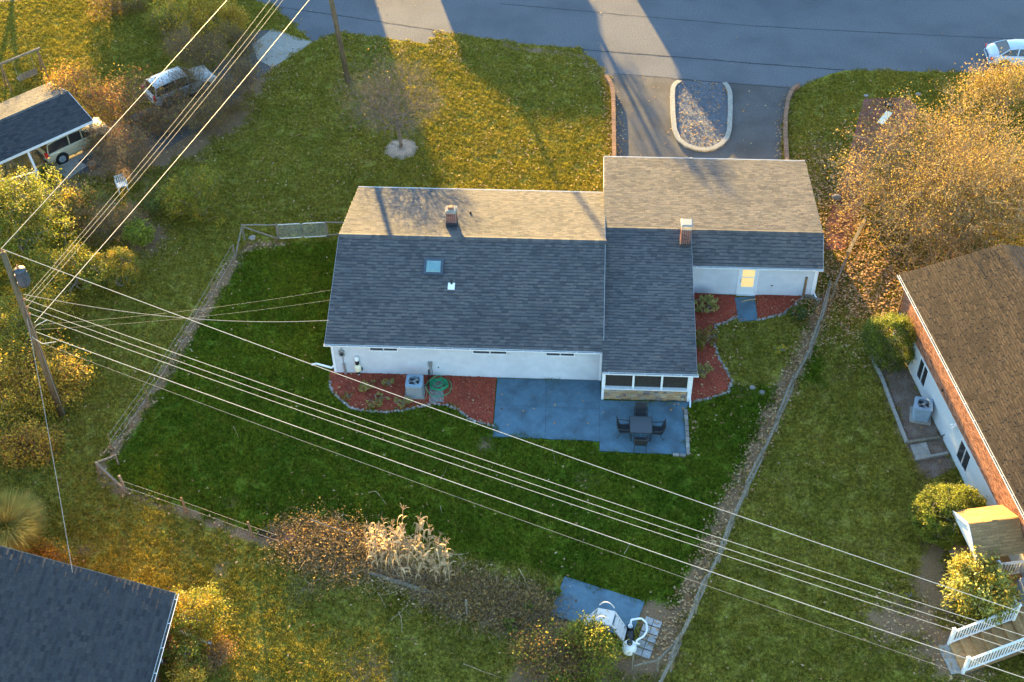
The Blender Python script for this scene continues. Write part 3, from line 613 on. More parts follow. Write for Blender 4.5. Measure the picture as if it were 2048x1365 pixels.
for x in (gxw-.01,): build('gable', MB().add([[x, gyw, GZE-.03], [x, GYF-.3, GZF-.03], [x, RY, RZ-.12]], [(0, 1, 2)]), MT['siding'], house)
build('gable', MB().add([[SX1-.27, SY+.35, SZE-.08], [SX1-.27, gyw+.1, SZE-.08], [SX1-.27, gyw+.1, SZE+.117*(gyw+.1-SY)-.08], [SX1-.27, SY+.35, SZE-.04]], [(0, 1, 2, 3)]), MT['siding'], house)
build('gable', MB().add([[SX0+.11, D_-.5, GZF-.06], [SX0+.11, GYF-.3, GZF-.06], [SX0+.11, D_-.5, GZF+.45]], [(0, 1, 2)]), MT['siding'], house)
for c_, s_ in (((gxw-.03, gyw-.02), (.12, .07)), ((gxw+.02, gyw+.075), (.06, .12)), ((SX0+.1, GYF-.3), (.10, .10))): build('corner_trim', MB().box((*c_, GZE/2-.03), (*s_, GZE-.1)), MT['trim'], house)
groof = build('roof', MB().bar((SX0+.1, RY, RZ-.22), (GX1-.05, RY, RZ-.22), .2, .1), MT['felt'], house)
roof_plane(groof, (SX0, SY, SZE), (SX1, SY, SZE), (SX1, RY, RZ), (SX0, RY, RZ), MT['shingle'], indiv=110)
roof_plane(groof, (SX1+.015, GYE, GZE), (GX1, GYE, GZE), (GX1, RY, RZ-.012), (SX1+.015, RY, RZ-.012), MT['shingle'], indiv=40)
roof_plane(groof, (GX1, GYF, GZF), (SX0, GYF, GZF), (SX0, RY, RZ), (GX1, RY, RZ), MT['shingle'])
ridge_cap(groof, (SX0+.02, RY, RZ), (SX1-.2, RY, RZ), MT['shingle'], k1=.15, k2=.14); ridge_cap(groof, (SX1-.2, RY, RZ), (GX1, RY, RZ), MT['shingle'], w=.09, k1=.75, k2=.14)
gutter(house, (SX0+.02, SY), (SX1+.08, SY), (0, -1), SZE-.02); gutter(house, (SX1+.03, GYE), (GX1+.02, GYE), (0, -1), GZE-.02); gutter(house, (GX1, GYF), (SX0, GYF), (0, 1), GZF-.02)
f2 = MB(); f2.bar((SX1+.004, SY, SZE-.115), (SX1+.004, RY-.1, RZ-.125), .016, .15); f2.bar((GX1+.006, GYE, GZE-.12), (GX1+.006, RY, RZ-.12), .02, .17); f2.bar((GX1+.006, RY, RZ-.12), (GX1+.006, GYF, GZF-.12), .02, .17)
f2.bar((SX0-.012, D_+.1, GZF+.33), (SX0-.012, GYF, GZF-.11), .02, .15); f2.box(((SX0+SX1)/2, SY+.03, SZE-.1), (SX1-SX0, .03, .15)); f2.box(((SX1+GX1)/2, GYE+.03, GZE-.1), (GX1-SX1, .03, .15)); f2.box(((SX0+GX1)/2, GYF-.03, GZF-.1), (GX1-SX0, .03, .15))
f2.box(((SX1+GX1)/2, GYE+.17, GZE-.17), (GX1-SX1-.1, .28, .02)); f2.box(((SX0+SX1)/2, SY+.19, SZE-.17), (SX1-SX0-.1, .3, .02)); build('fascia', f2, MT['trim'], house)
for gx0 in (18.9, 22.8):   # garage doors, facing the street
    d = MB()
    for k in range(4): d.box((gx0+0, GYF-.27, .27+k*.5), (2.75, .05, .48))
    build('garage_door', d, MT['trim'], house)
# sunroom rear wall: stone knee wall, three screened openings with dark glass
sy = SY+.30; sx0, sx1 = SX0+.08, SX1-.28
kn = MB(); kn.box(((sx0+sx1)/2, sy+.12, .42), (sx1-sx0, .2, .82)); knee = build('knee_wall', kn, MT['mortar'], house)
z = .02; row = 0
while z < .84:
    h = (.10, .14, .17, .12, .15, .13)[row % 6]; x = sx0
    if z+h > .86: h = .86-z
    while x < sx1-.02:
        w = min(.14+.26*random.random(), sx1-x)
        if sx1-x-w < .1: w = sx1-x
        s = MB(); s.box((x+w/2, sy+.005-.012*random.random(), z+h/2), (w-.014, .07, h-.014)); o = build('stone', s, MT['stone'], knee); x += w
    z += h; row += 1
sf = MB(); zt = SZE-.16
sf.box(((sx0+sx1)/2, sy-.03, .88), (sx1-sx0+.06, .22, .05)); sf.box(((sx0+sx1)/2, sy+.06, zt-.03), (sx1-sx0, .1, .10))
xs_ = [sx0+.06, sx0+.10+1.42, sx0+.10+2.85, sx1-.06]
for x in xs_: sf.box((x, sy+.02, (.9+zt)/2), (.10, .12, zt-.9))
sf.box((sx0+.0, sy+.0, zt/2), (.12, .16, zt)); sf.box((sx1, sy+.0, zt/2), (.12, .16, zt)); fr = build('window_frame', sf, MT['trim'], house)
for a_, b_ in zip(xs_[:-1], xs_[1:]):
    g = MB(); g.box(((a_+b_)/2, sy+.055, (.9+zt)/2), (b_-a_-.1, .02, zt-1.0)); build('pane', g, MT['screen'], fr)
def downspout(parent, p, ztop, out, elbow=True, kick=(0, -1), name='downspout'):
    p = np.array(p, float); o = np.array([*out, 0.0]); k = np.array([*kick, 0.0]); mb = MB()
    mb.bar(p+o*.12+[0, 0, ztop], p+o*.02+[0, 0, ztop-.22], .075, .06); mb.bar(p+o*.02+[0, 0, ztop-.2], p+o*.02+[0, 0, .25], .075, .06, up=(0, 1, 0)); mb.bar(p+o*.02+[0, 0, .27], p+o*.05+k*.45+[0, 0, .09], .075, .06)
    return build(name, mb, MT['trim'], parent)
downspout(house, (sx1+.10, sy, 0), SZE-.13, (0, -1), kick=(0, -1)); downspout(house, (gxw+.07, gyw, 0), GZE-.13, (0, -1), kick=(.4, -.8)); 
# garage back door
dr = MB(); dr.box((dc, gyw-.02, 1.02), (.90, .045, 2.02)); door = build('door', dr, MT['ivory'], house)
df = MB(); 
for s in (-1, 1): df.box((dc+s*.50, gyw-.025, 1.05), (.09, .07, 2.1))
df.box((dc, gyw-.025, 2.09), (1.09, .07, .07)); df.box((dc, gyw-.06, .035), (1.0, .16, .05)); build('door_frame', df, MT['trim'], door)
for z0, z1 in ((.62, 1.28), (1.36, 1.94)):
    g = MB(); g.box((dc, gyw-.046, (z0+z1)/2), (.66, .012, z1-z0)); build('lit_pane', g, MT['litpane'], door)
build('handle', MB().tube([(dc-.38, gyw-.05, 1.02), (dc-.38, gyw-.10, 1.02), (dc-.38, gyw-.10, 1.16), (dc-.38, gyw-.05, 1.16)], .014), MT['black'], door)
build('wall_vent', MB().box((dc+1.35, gyw-.03, .75), (.10, .03, .08)), MT['black'], house)
# skylight, vent, chimneys
KS = (ZR-ZE)/(D_/2)
nR = np.array([0, -KS, 1.0]); cR = ZE      # rear slope: z - KS*y = ZE
def on_rear(x, y): return GP(x, y, nR, cR)
nF = np.array([0, KS, 1.0]); cF = ZE+KS*D_
c = on_rear(867.5, 536); sn = np.array([0, -KS, 1])/math.hypot(1, KS); su = np.array([0, 1, KS])/math.hypot(1, KS); sx = np.array([1.0, 0, 0])
def slope_box(mb, c, w, l, h0, h1, inset=0.0):
    v = []
    for h, i_ in ((h0, 0), (h1, inset)):
        for a_, b_ in ((-1, -1), (1, -1), (1, 1), (-1, 1)): v.append(c+sx*a_*(w/2-i_)+su*b_*(l/2-i_)+sn*h)
    return mb.add(v, BOXF)
sk = build('skylight', slope_box(slope_box(MB(), c, 1.0, .95, 0, .14), c, 1.08, 1.03, .0, .03), MT['transf'], house)
build('skylight_dome', slope_box(slope_box(MB(), c, .74, .70, .14, .175, .03), c, .60, .56, .175, .20, .04), MT['skylight'], sk)
c = on_rear(903, 570); vt = build('plumbing_vent', MB().lathe(c+[0, .06, -.05], [(.07, 0), (.06, .28), (.045, .34), (.045, .36)], 14), MT['black'], house)
build('flashing', slope_box(MB(), c-su*.1, .36, .42, .012, .03), MT['white_pl'], vt)
c = GP(941, 428, nF, cF); build('plumbing_vent', MB().lathe(c+[0, 0, -.08], [(.07, 0), (.06, .22), (.06, .26)], 12), MT['black'], house)
def brick_shell(mb, mo, x0, x1, y0, y1, z0, z1, bl=.21, bh=.068, j=.018):
    """courses of single bricks round a rectangular shaft"""
    z = z0; r_ = 0; t = .05
    while z+bh <= z1+.001:
        for (ax, s0, s1, fixed, sg) in (('x', x0, x1, y0, -1), ('x', x0, x1, y1, 1), ('y', y0, y1, x0, -1), ('y', y0, y1, x1, 1)):
            s = s0-(bl/2 if r_ % 2 else 0)
            while s < s1-.01:
                a_, b_ = max(s, s0), min(s+bl-j, s1); s += bl
                if b_-a_ < .03: continue
                cx = ((a_+b_)/2, fixed, z+bh/2) if ax == 'x' else (fixed, (a_+b_)/2, z+bh/2)
                mb.box(cx, (b_-a_, t, bh-j) if ax == 'x' else (t, b_-a_, bh-j))
        z += bh; r_ += 1
    mo.box(((x0+x1)/2, (y0+y1)/2, (z0+z1)/2), (x1-x0+.02, y1-y0+.02, z1-z0))
def chimney(cx, cy, w, d, z0, z1, nm):
    b_, m_ = MB(), MB(); brick_shell(b_, m_, cx-w/2, cx+w/2, cy-d/2, cy+d/2, z0, z1); ch = build('chimney', m_, MT['mortar'], house)
    build('brickwork', b_, MT['brick_dark'], ch); return ch
cb = GP(902, 455, nF, cF); ch = chimney(cb[0]+.02, cb[1]+.30, .52, .48, ZR-.75, cb[2]+.92, 'a')
cp = MB(); zz = cb[2]+.92; cp.box((cb[0]+.02, cb[1]+.30, zz+.05), (.62, .58, .10)); cp.box((cb[0]+.02, cb[1]+.30, zz+.115), (.48, .44, .05)); build('crown', cp, MT['concrete'], ch)
fl = MB(); fl.box((cb[0]+.0, cb[1]+.33, zz+.19), (.27, .25, .12)); build('flue', fl, MT['terracotta'], ch); build('flue_mouth', MB().box((cb[0], cb[1]+.33, zz+.252), (.2, .18, .012)), MT['black'], ch)
bl_ = MB(); bl_.box((cb[0]+.02, cb[1]+.30, cb[2]+.02), (.60, .56, .5)); build('base_flashing', bl_, MT['felt'], ch)
# second chimney at the garage ridge with a metal cap on stilts
c2 = (G(1369, 494, 3.3)[0]+.02, RY-1.0); ch2 = chimney(c2[0], c2[1]+.0, .48, .44, 2.9, RZ+1.0, 'b'); zz = RZ+1.0
cp = MB(); cp.box((c2[0], c2[1], zz+.03), (.55, .50, .06)); build('crown', cp, MT['concrete'], ch2)
cpm = MB()
for a_, b_ in ((-1,-1),(1,-1),(1,1),(-1,1)): cpm.bar((c2[0]+a_*.22, c2[1]+b_*.2, zz+.05), (c2[0]+a_*.22, c2[1]+b_*.2, zz+.34), .025, .025)
cpm.add([[c2[0]-.32, c2[1]-.32, zz+.33], [c2[0]+.32, c2[1]-.32, zz+.33], [c2[0]+.32, c2[1]+.32, zz+.33], [c2[0]-.32, c2[1]+.32, zz+.33], [c2[0]-.25, c2[1]-.25, zz+.40], [c2[0]+.25, c2[1]-.25, zz+.40], [c2[0]+.25, c2[1]+.25, zz+.40], [c2[0]-.25, c2[1]+.25, zz+.40]], BOXF)
build('chimney_cap', cpm, MT['ac_dark'], ch2); build('base_flashing', MB().box((c2[0], c2[1], RZ-.16), (.56, .52, .40)), MT['felt'], ch2)

# ---- things fixed to the rear wall
yw = .27
em = thing('electric_meter', 'round electric meter with conduits on the rear wall near the corner', 'meter', G(686, 745))
p = V(.78, yw-.07, 1.55); build('meter_box', MB().box(p, (.28, .14, .36)), MT['metal'], em); build('meter_dial', MB().lathe(p+[0, -.07, .02], [(.10, -.001), (.10, .03), (.07, .09), (0.02, .10)][::1], 16, axis='y') if False else MB().tube([p+[0, -.06, .02], p+[0, -.12, .02], p+[0, -.16, .02]], [.10, .10, .075], 16), MT['glass'], em)
cd_ = MB(); cd_.tube([p+[0, 0, .18], p+[0, .0, .62]], .025, 8); cd_.tube([p+[0, 0, -.18], p+[.03, 0, -.75]], .022, 8); cd_.bar(p+[.03, 0, -.75], p+[.06, -.02, -1.55], .12, .10, up=(0, 1, 0)); build('conduit', cd_, MT['metal'], em)
vf = thing('vent_fan', 'cream bulbous vent fan on a white pipe against the rear wall', 'vent fan', (1.52, .17, 0))
build('pipe', MB().lathe((1.52, .14, 0), [(.055, .02), (.055, 1.28)], 14), MT['white_pl'], vf); build('fan_body', MB().lathe((1.52, .14, 0), [(.07, .28), (.15, .36), (.18, .44), (.18, .66), (.15, .76), (.08, .80)], 18), MT['cream'], vf, smooth=True)
build('rubber_coupling', MB().lathe((1.52, .14, 0), [(.075, .80), (.10, .83), (.10, 1.06), (.07, 1.08)], 16), MT['rubber'], vf); build('cap', MB().lathe((1.52, .14, 0), [(.11, 1.12), (.11, 1.30), (.09, 1.34), (.02, 1.35)], 16), MT['white_pl'], vf)
build('rubber_coupling', MB().lathe((1.52, .14, 0), [(.08, .14), (.09, .16), (.09, .28), (.07, .30)], 16), MT['rubber'], vf); build('switch_box', MB().box((1.72, .2, .42), (.09, .1, .13)), MT['transf'], vf)
db = thing('disconnect_box', 'small grey electrical disconnect box on the wall above the hose', 'electrical box', (5.35, .2, 0)); 
bx_ = G(862, 733)[0]; q = V(5.32, .20, .95); build('box', MB().box(q, (.22, .12, .30)), MT['metal'], db); build('conduit', MB().tube([q+[-.03, 0, -.15], q+[-.05, 0, -.85]], .018, 6).tube([q+[.05, 0, -.15], q+[.07, 0, -.6], q+[.03, -.08, -.87]], .018, 6), MT['rubber'], db)
build('hose_spigot', MB().lathe((5.72, .25, .62), [(.03, 0), (.035, .06)], 8), MT['rubber'], label='dark spigot low on the rear wall by the coiled hose', cat='spigot', loc=(5.72, .25, .62))
dp = poly([(664,727),(645,727),(633,728),(623,730)], .09); dpm = MB(); dpm.tube(np.vstack([[.24, .55, .30], [.05, .5, .12], dp[2:]]), .06, 10); build('drain_pipe', dpm, MT['white_pl'], loc=(0.24,.5,0), label='white drain pipe lying on the grass at the rear left corner', cat='pipe')
# ------------------------------------------------------------------ air conditioners
def rounded_rect(w, d, r, k=5):
    pts = []
    for cx, cy, a0 in ((w/2-r, d/2-r, 0), (-w/2+r, d/2-r, 90), (-w/2+r, -d/2+r, 180), (w/2-r, -d/2+r, 270)):
        for i in range(k): a = R(a0+90*i/(k-1)); pts.append((cx+r*math.cos(a), cy+r*math.sin(a)))
    return np.array(pts)
def ac_unit(c, label, w=.84, h=.80, rz=0.0, taper=1.0, pad=True, body='ac_dark', gr=None):
    c = np.array([c[0], c[1], 0.0]); t = thing('air_conditioner', label, 'air conditioner', c, 'outdoor air conditioners'); ca, sa = math.cos(rz), math.sin(rz)
    rot = lambda p: np.c_[p[:, 0]*ca-p[:, 1]*sa, p[:, 0]*sa+p[:, 1]*ca]
    z0 = .09
    if pad: build('pad', MB().prism(rot(rounded_rect(w+.18, w+.18, .05))+c[:2], -.01, z0), MT['concrete'], t)
    b = MB(); n_ = 20
    lo = rot(rounded_rect(w*taper, w*taper, .09))+c[:2]; hi = rot(rounded_rect(w, w, .09))+c[:2]; k = len(lo)
    b.add(np.r_[np.c_[lo, np.full(k, z0)], np.c_[hi, np.full(k, z0+h-.06)]], [(i, (i+1) % k, k+(i+1) % k, k+i) for i in range(k)]); build('casing', b, MT[body], t)
    lv = MB()
    for i in range(1, 10):
        f = i/10; q = (lo*(1-f)+hi*f-c[:2])*1.012+c[:2]; zz = z0+(h-.06)*f; lv.tube(np.c_[np.vstack([q, q[:1]]), np.full(k+1, zz)], .008, 4, cap=False)
    build('louvre', lv, MT['ac_dark'] if body != 'ac' else MT['ac'], t)
    top = MB(); a = np.arange(32)*2*math.pi/32; ri = w*.39; outer = rot(rounded_rect(w+.03, w+.03, .10, 9)); k2 = len(outer)
    ang = np.arctan2(outer[:, 1], outer[:, 0]); inner = np.stack([ri*np.cos(ang), ri*np.sin(ang)], -1); zt = z0+h
    top.add(np.r_[np.c_[outer+c[:2], np.full(k2, zt-.08)], np.c_[outer+c[:2], np.full(k2, zt)], np.c_[inner+c[:2], np.full(k2, zt+.015)], np.c_[inner+c[:2], np.full(k2, zt-.12)]],
            [(r_*k2+i, r_*k2+(i+1) % k2, (r_+1)*k2+(i+1) % k2, (r_+1)*k2+i) for r_ in range(3) for i in range(k2)]); tp = build('top_panel', top, MT['ac'], t)
    well = MB(); well.lathe((c[0], c[1], 0), [(ri*.98, zt-.125), (ri*.98, zt-.12)], 24); build('fan_well', well, MT['black'], t)
    fan = MB()
    for i in range(3):
        a0 = i*2.094+.6
        fan.add([[c[0]+r_*math.cos(a0+da), c[1]+r_*math.sin(a0+da), zt-.10+dz] for r_, da, dz in ((.07, 0, 0), (ri*.9, -.1, 0), (ri*.9, .75, .03), (.07, .9, .03))], [(0, 1, 2, 3)])
    fan.lathe((c[0], c[1], 0), [(.09, zt-.11), (.09, zt-.03), (.05, zt-.02)], 14); build('fan', fan, MT['metal'], t)
    gd = MB()
    for rr_ in (.30, .5, .7, .88): gd.tube([(c[0]+ri*rr_*math.cos(q), c[1]+ri*rr_*math.sin(q), zt+.02) for q in np.linspace(0, 6.283, 25)], .005, 4, cap=False)
    for i in range(8): gd.tube([(c[0]+.08*math.cos(i*.785), c[1]+.08*math.sin(i*.785), zt+.025), (c[0]+ri*math.cos(i*.785), c[1]+ri*math.sin(i*.785), zt+.015)], .005, 4, cap=False)
    build('guard', gd, MT['black'], t); return t
pa = G(831, 778); pa = V(pa[0]+.02, -.98, 0); ac_unit(pa, 'blue-grey air conditioner in the red mulch bed beside the green hose')
pc = G(1839, 838); ac_unit((pc[0]+.05, pc[1]+.15), 'pale blue air conditioner on a slab beside the brick house', w=.86, h=.86, rz=-.2, taper=.90, body='ac')
build('line_set', MB().tube([(pa[0]+.45, pa[1]+.2, .3), (pa[0]+.65, pa[1]+.45, .12), (pa[0]+.60, .15, .2), (pa[0]+.60, .25, .45)], .03, 7), MT['rubber'], loc=(pa[0]+.5, -.5, 0), label='black refrigerant line running from the air conditioner to the wall', cat='pipe')
build('drain_tube', MB().tube([(pa[0]+.52, pa[1]+.1, .35), (pa[0]+.62, pa[1]-.05, .15), (pa[0]+.60, pa[1]-.4, .07), (pa[0]+.5, pa[1]-.62, .06)], .022, 6), MT['copper'], loc=(pa[0]+.5, -1, 0), label='brown tube lying at the right side of the air conditioner', cat='pipe')
# hose slab and coiled hose
hp = poly([(860,763),(886,763),(888,806),(858,806)]); mb = MB(); mb.prism(hp, .0, .075); build('stone_slab', mb, mat('old_slab', (.16,.17,.155), (.24,.25,.225), scale=8, bump=.3), label='grey stone slab under the coiled green hose', cat='slab', loc=hp[0])
hc = G(878, 771, .1); pts = []
for i in range(230):
    a = i*.17; lay = i/230; r_ = .16+.30*abs(math.sin(i*.027+.4))+.015*math.sin(i*.9); pts.append((hc[0]+r_*math.cos(a)*1.02, hc[1]+r_*.92*math.sin(a), .10+.16*lay+.02*math.sin(i*.5)))
for i in range(50):
    a = 230*.17+i*.125; r_ = .46+.20*math.sin(min(1, i/24)*1.57)+.02*math.sin(i*.6); e = min(1, i/20); pts.append((hc[0]+r_*math.cos(a), hc[1]-.13*e+r_*math.sin(a), .26*(1-e)+.10))
build('garden_hose', MB().tube(pts, .020, 7), MT['hose'], loc=(hc[0], hc[1], .07), smooth=True, label='coiled bright green garden hose on a slab by the wall', cat='hose')

# ------------------------------------------------------------------ patio table and four sling chairs
TZ = .07
tc = G(1282, 850, .78); tc = V(tc[0], tc[1], TZ)
t = thing('patio_table', 'square dark patio table on the blue patio', 'table', tc)
top = MB(); rr_ = rounded_rect(1.08, 1.08, .06); top.prism(rr_+tc[:2], TZ+.70, TZ+.725); build('tabletop', top, MT['tabletop'], t)
rm = MB(); q = np.vstack([rr_, rr_[:1]])+tc[:2]; rm.tube(np.c_[q, np.full(len(q), TZ+.71)], .022, 6, cap=False); build('rim', rm, MT['black'], t)
for a, b in ((-1,-1),(1,-1),(1,1),(-1,1)): build('leg', MB().tube([(tc[0]+a*.45, tc[1]+b*.45, TZ+.70), (tc[0]+a*.47, tc[1]+b*.47, TZ)], .022, 8), MT['black'], t)
build('brace', MB().bar((tc[0]-.45, tc[1]-.45, TZ+.62), (tc[0]+.45, tc[1]+.45, TZ+.62), .03, .02).bar((tc[0]-.45, tc[1]+.45, TZ+.64), (tc[0]+.45, tc[1]-.45, TZ+.64), .03, .02), MT['black'], t)
def sling_chair(loc, rz, label, tilt=0.25):
    loc = np.array(loc, float); ca, sa = math.cos(rz), math.sin(rz); T = lambda p: np.array([loc[0]+p[0]*ca-p[1]*sa, loc[1]+p[0]*sa+p[1]*ca, loc[2]+p[2]])
    t = thing('patio_chair', label, 'chair', loc, 'black sling chairs round the patio table')   # local -y is the front
    w = .29; s = MB(); prof = [(-.27, .43), (-.15, .41), (.0, .395), (.14, .39), (.22, .40)]
    bk = [(.22, .42), (.27, .55), (.33, .75), (.39, .98)]
    def sheet_(pf, nm):
        m_ = MB(); v = []
        for y, z in pf:
            for x in (-w+.03, 0, w-.03): v.append(T((x, y, z-(.012 if x == 0 else 0))))
        for y, z in pf:
            for x in (-w+.03, 0, w-.03): v.append(T((x, y+.004, z-.012-(.012 if x == 0 else 0))))
        n_ = len(pf)*3; fs = []
        for i in range(len(pf)-1):
            for j in range(2): a = i*3+j; fs += [(a, a+1, a+4, a+3), (n_+a+3, n_+a+4, n_+a+1, n_+a)]
        m_.add(v, fs); return build(nm, m_, MT['sling'], t)
    sheet_(prof, 'seat'); sheet_(bk, 'backrest')
    for sd in (-1, 1):
        build('side_rail', MB().tube([T((sd*w, y, z)) for y, z in prof+bk[1:]], .016, 6), MT['black'], t)
        build('armrest', MB().tube([T((sd*(w+.03), .33, .70)), T((sd*(w+.04), .1, .66)), T((sd*(w+.04), -.20, .64)), T((sd*(w+.03), -.26, .61))], .024, 7), MT['black'], t)
        build('leg', MB().tube([T((sd*(w+.03), -.25, .62)), T((sd*(w+.02), -.27, .43)), T((sd*(w+.03), -.31, 0))], .016, 6), MT['black'], t)
        build('leg', MB().tube([T((sd*w, .10, .39)), T((sd*(w+.01), .24, .2)), T((sd*(w+.02), .36, 0))], .016, 6), MT['black'], t)
    for y, z in ((.39, .98), (-.27, .43), (.16, .34)): build('crossbar', MB().tube([T((-w, y, z)), T((w, y, z))], .015, 6), MT['black'], t)
    return t
sling_chair((tc[0]-.02, tc[1]-.86, TZ), math.pi, 'black sling chair on the lawn side of the patio table, back turned')
sling_chair((tc[0]+.02, tc[1]+.90, TZ), 0, 'black sling chair between the patio table and the stone knee wall')
sling_chair((tc[0]-.82, tc[1]+.0, TZ), math.pi/2, 'black sling chair left of the patio table, facing right')
sling_chair((tc[0]+.82, tc[1]-.06, TZ), -math.pi/2, 'black sling chair right of the patio table, facing left')
# landscape blocks along the patio's right side
kb = thing('block_edging', 'row of grey concrete blocks along the right edge of the patio', 'edging', G(1372, 912))
P = dens(poly([(1371,822),(1373,850),(1376,912)]), 9)
for a, b in zip(P[:-1], P[1:]):
    d = (b-a)*.04; build('block', MB().bar(a+d+[0, 0, .07], b-d+[0, 0, .07+rng.random()*.02], .17, .16), MT['rock'], kb)
P = dens(poly([(1345,912),(1372,914)]), 3)
for a, b in zip(P[:-1], P[1:]): d = (b-a)*.04; build('block', MB().bar(a+d+[0, 0, .06], b-d+[0, 0, .06], .15, .12), MT['rock'], kb)

# ------------------------------------------------------------------ pool gear
pv = thing('paver_pad', 'two columns of grey concrete pavers beside the pool pump', 'paving', G(1295, 1277)); q00, q10, q11, q01 = [G(*c) for c in ((1265,1309),(1299,1320),(1325,1245),(1292,1233))]
for i in range(2):
    for j in range(5):
        f = lambda u, v: (q00*(1-u)+q10*u)*(1-v)+(q01*(1-u)+q11*u)*v
        u0, u1, v0, v1 = i/2+.02, i/2+.48, j/5+.015, (j+1)/5-.015; dz = rng.random()*.012
        build('paver', MB().prism([f(u0, v0), f(u1, v0), f(u1, v1), f(u0, v1)], -.01, .055+dz), MT['paver'], pv)
ld = thing('pool_ladder', 'beige plastic A-frame pool ladder standing on the blue pad', 'ladder', G(1210, 1275)); PZ = 1.30
tp = [G(1196,1216,PZ), G(1231,1223,PZ), G(1223,1252,PZ), G(1189,1244,PZ)]
mb = MB(); mb.prism(tp, PZ-.07, PZ); build('platform', mb, MT['beige_pl'], ld)
e1 = tp[1]-tp[0]; e2 = tp[3]-tp[0]; e1 /= np.linalg.norm(e1); e2 /= np.linalg.norm(e2)
for (a, b, sg, nm) in ((tp[0], tp[3], -1, 'l'), (tp[1], tp[2], 1, 'r')):
    foot = []
    rails = []
    for p in (a+e2*.05, b-e2*.05):
        g = p+e1*sg*.62; g = np.array([g[0], g[1], .06]); rails.append((p-[0, 0, .04], g)); build('rail', MB().bar(p-[0, 0, .04], g, .07, .06), MT['beige_pl'], ld)
    for k in range(1, 5):
        f = k/5; c0 = rails[0][0]*(1-f)+rails[0][1]*f; c1 = rails[1][0]*(1-f)+rails[1][1]*f; build('step', MB().bar(c0, c1, .16, .035), MT['beige_pl'], ld)
for p0, p1 in ((tp[0], tp[1]), (tp[3], tp[2])):
    h = MB(); pts = [p0*(1-f)*1+p1*f+np.array([0, 0, .55*math.sin(math.pi*f)**.6]) for f in np.linspace(.08, .92, 14)]; h.tube(pts, .024, 8); build('handrail', h, MT['beige_pl'], ld)
fc = G(1258, 1315); fc[2] = 0
ft = thing('sand_filter', 'white round pool sand filter tank with a black valve', 'pool filter', (fc[0], fc[1]+.25, 0)); cx, cy = fc[0], fc[1]+.25
build('tank', MB().lathe((cx, cy, 0), [(.20, .0), (.22, .08), (.24, .10), (.30, .20), (.32, .36), (.30, .52), (.22, .64), (.12, .70)], 22), MT['white_pl'], ft, smooth=True); build('valve', MB().lathe((cx, cy, 0), [(.12, .69), (.13, .73), (.13, .82), (.10, .88), (.04, .90)], 14), MT['black'], ft)
build('pressure_gauge', MB().tube([(cx, cy-.12, .80), (cx, cy-.18, .82)], .04, 10), MT['terracotta'], ft); build('port', MB().tube([(cx+.1, cy, .76), (cx+.42, cy-.06, .76)], .035, 8), MT['white_pl'], ft)
pmp = thing('pool_pump', 'black pool pump with strainer pot between ladder and filter', 'pump', (cx+.05, cy+.75, 0)); 
build('base', MB().box((cx+.05, cy+.72, .08), (.36, .72, .06)), MT['rubber'], pmp); build('motor', MB().tube([(cx+.05, cy+.45, .26), (cx+.05, cy+.85, .26)], .13, 14), MT['black'], pmp); build('strainer_pot', MB().lathe((cx+.05, cy+1.02, 0), [(.13, .08), (.15, .12), (.15, .40), (.16, .41), (.16, .46), (.05, .48)], 16), MT['rubber'], pmp); build('strainer_lid', MB().lathe((cx+.05, cy+1.02, 0), [(.12, .462), (.11, .5), (.03, .51)], 16), MT['metal'], pmp)
hs = MB(); A = V(cx+.05, cy+1.02, .5); pts = [A, A+[.02, .14, .25], *(G(x, y, z) for x, y, z in ((1269,1239,.6),(1283,1237,.45),(1293,1246,.3),(1294,1262,.2),(1287,1274,.25),(1273,1281,.5))), V(cx+.3, cy-.04, .76)]
pts = np.array(pts); tt = np.linspace(0, len(pts)-1, 60); sm = np.stack([np.interp(tt, np.arange(len(pts)), pts[:, i]) for i in range(3)], -1)
for _ in range(4): sm[1:-1] = (sm[:-2]+2*sm[1:-1]+sm[2:])/4
build('pool_hose', hs.tube(sm, .045, 9), MT['white_pl'], loc=A, smooth=True, label='thick white pool hose looping over the pavers', cat='hose')

# ------------------------------------------------------------------ driveway walls
def brick_wall(pts, label, h=.34, w=.22):
    P = dens(poly(pts), max(8, int(np.sum(np.linalg.norm(np.diff(poly(pts), axis=0), axis=1))/.23))); t = thing('brick_wall', label, 'wall', P[0]); core = MB(); br = MB(); cp = MB()
    for a, b in zip(P[:-1], P[1:]):
        core.bar(a+[0, 0, h/2-.02], b+[0, 0, h/2-.02], w-.05, h-.04)
        d = b-a; n_ = np.array([-d[1], d[0], 0])/np.linalg.norm(d)
        for k in range(int((h-.07)/.075)):
            off = .5 if k % 2 else 0.0
            for s in (-1, 1): br.bar(a+d*(.03)+n_*s*(w/2-.03)+[0, 0, .04+k*.075], b-d*.03+n_*s*(w/2-.03)+[0, 0, .04+k*.075], .05, .06)
        for k in range(3): c0 = a+d*(k/3+.03); c1 = a+d*((k+1)/3-.03); cp.bar(c0+[0, 0, h-.035], c1+[0, 0, h-.035], w+.03, .07)
    build('wall_core', core, MT['mortar'], t); build('brick_course', br, MT['brick_w'], t); build('coping_bricks', cp, MT['brick_w'], t)
MT['brick_w'] = mat('garden_brick', (.22,.125,.085), (.31,.185,.13), scale=12, bump=.3, bscale=70, island=[(0,(.7,.7,.7)),(1,(1.15,1.1,1.05))])
brick_wall([(1212,158),(1217,166),(1223,178),(1226,195),(1227,240),(1228,320)], 'low brick wall along the left side of the driveway'); brick_wall([(1597,176),(1583,186),(1575,205),(1570,240),(1570,280),(1573,326)], 'low brick wall along the right side of the driveway')

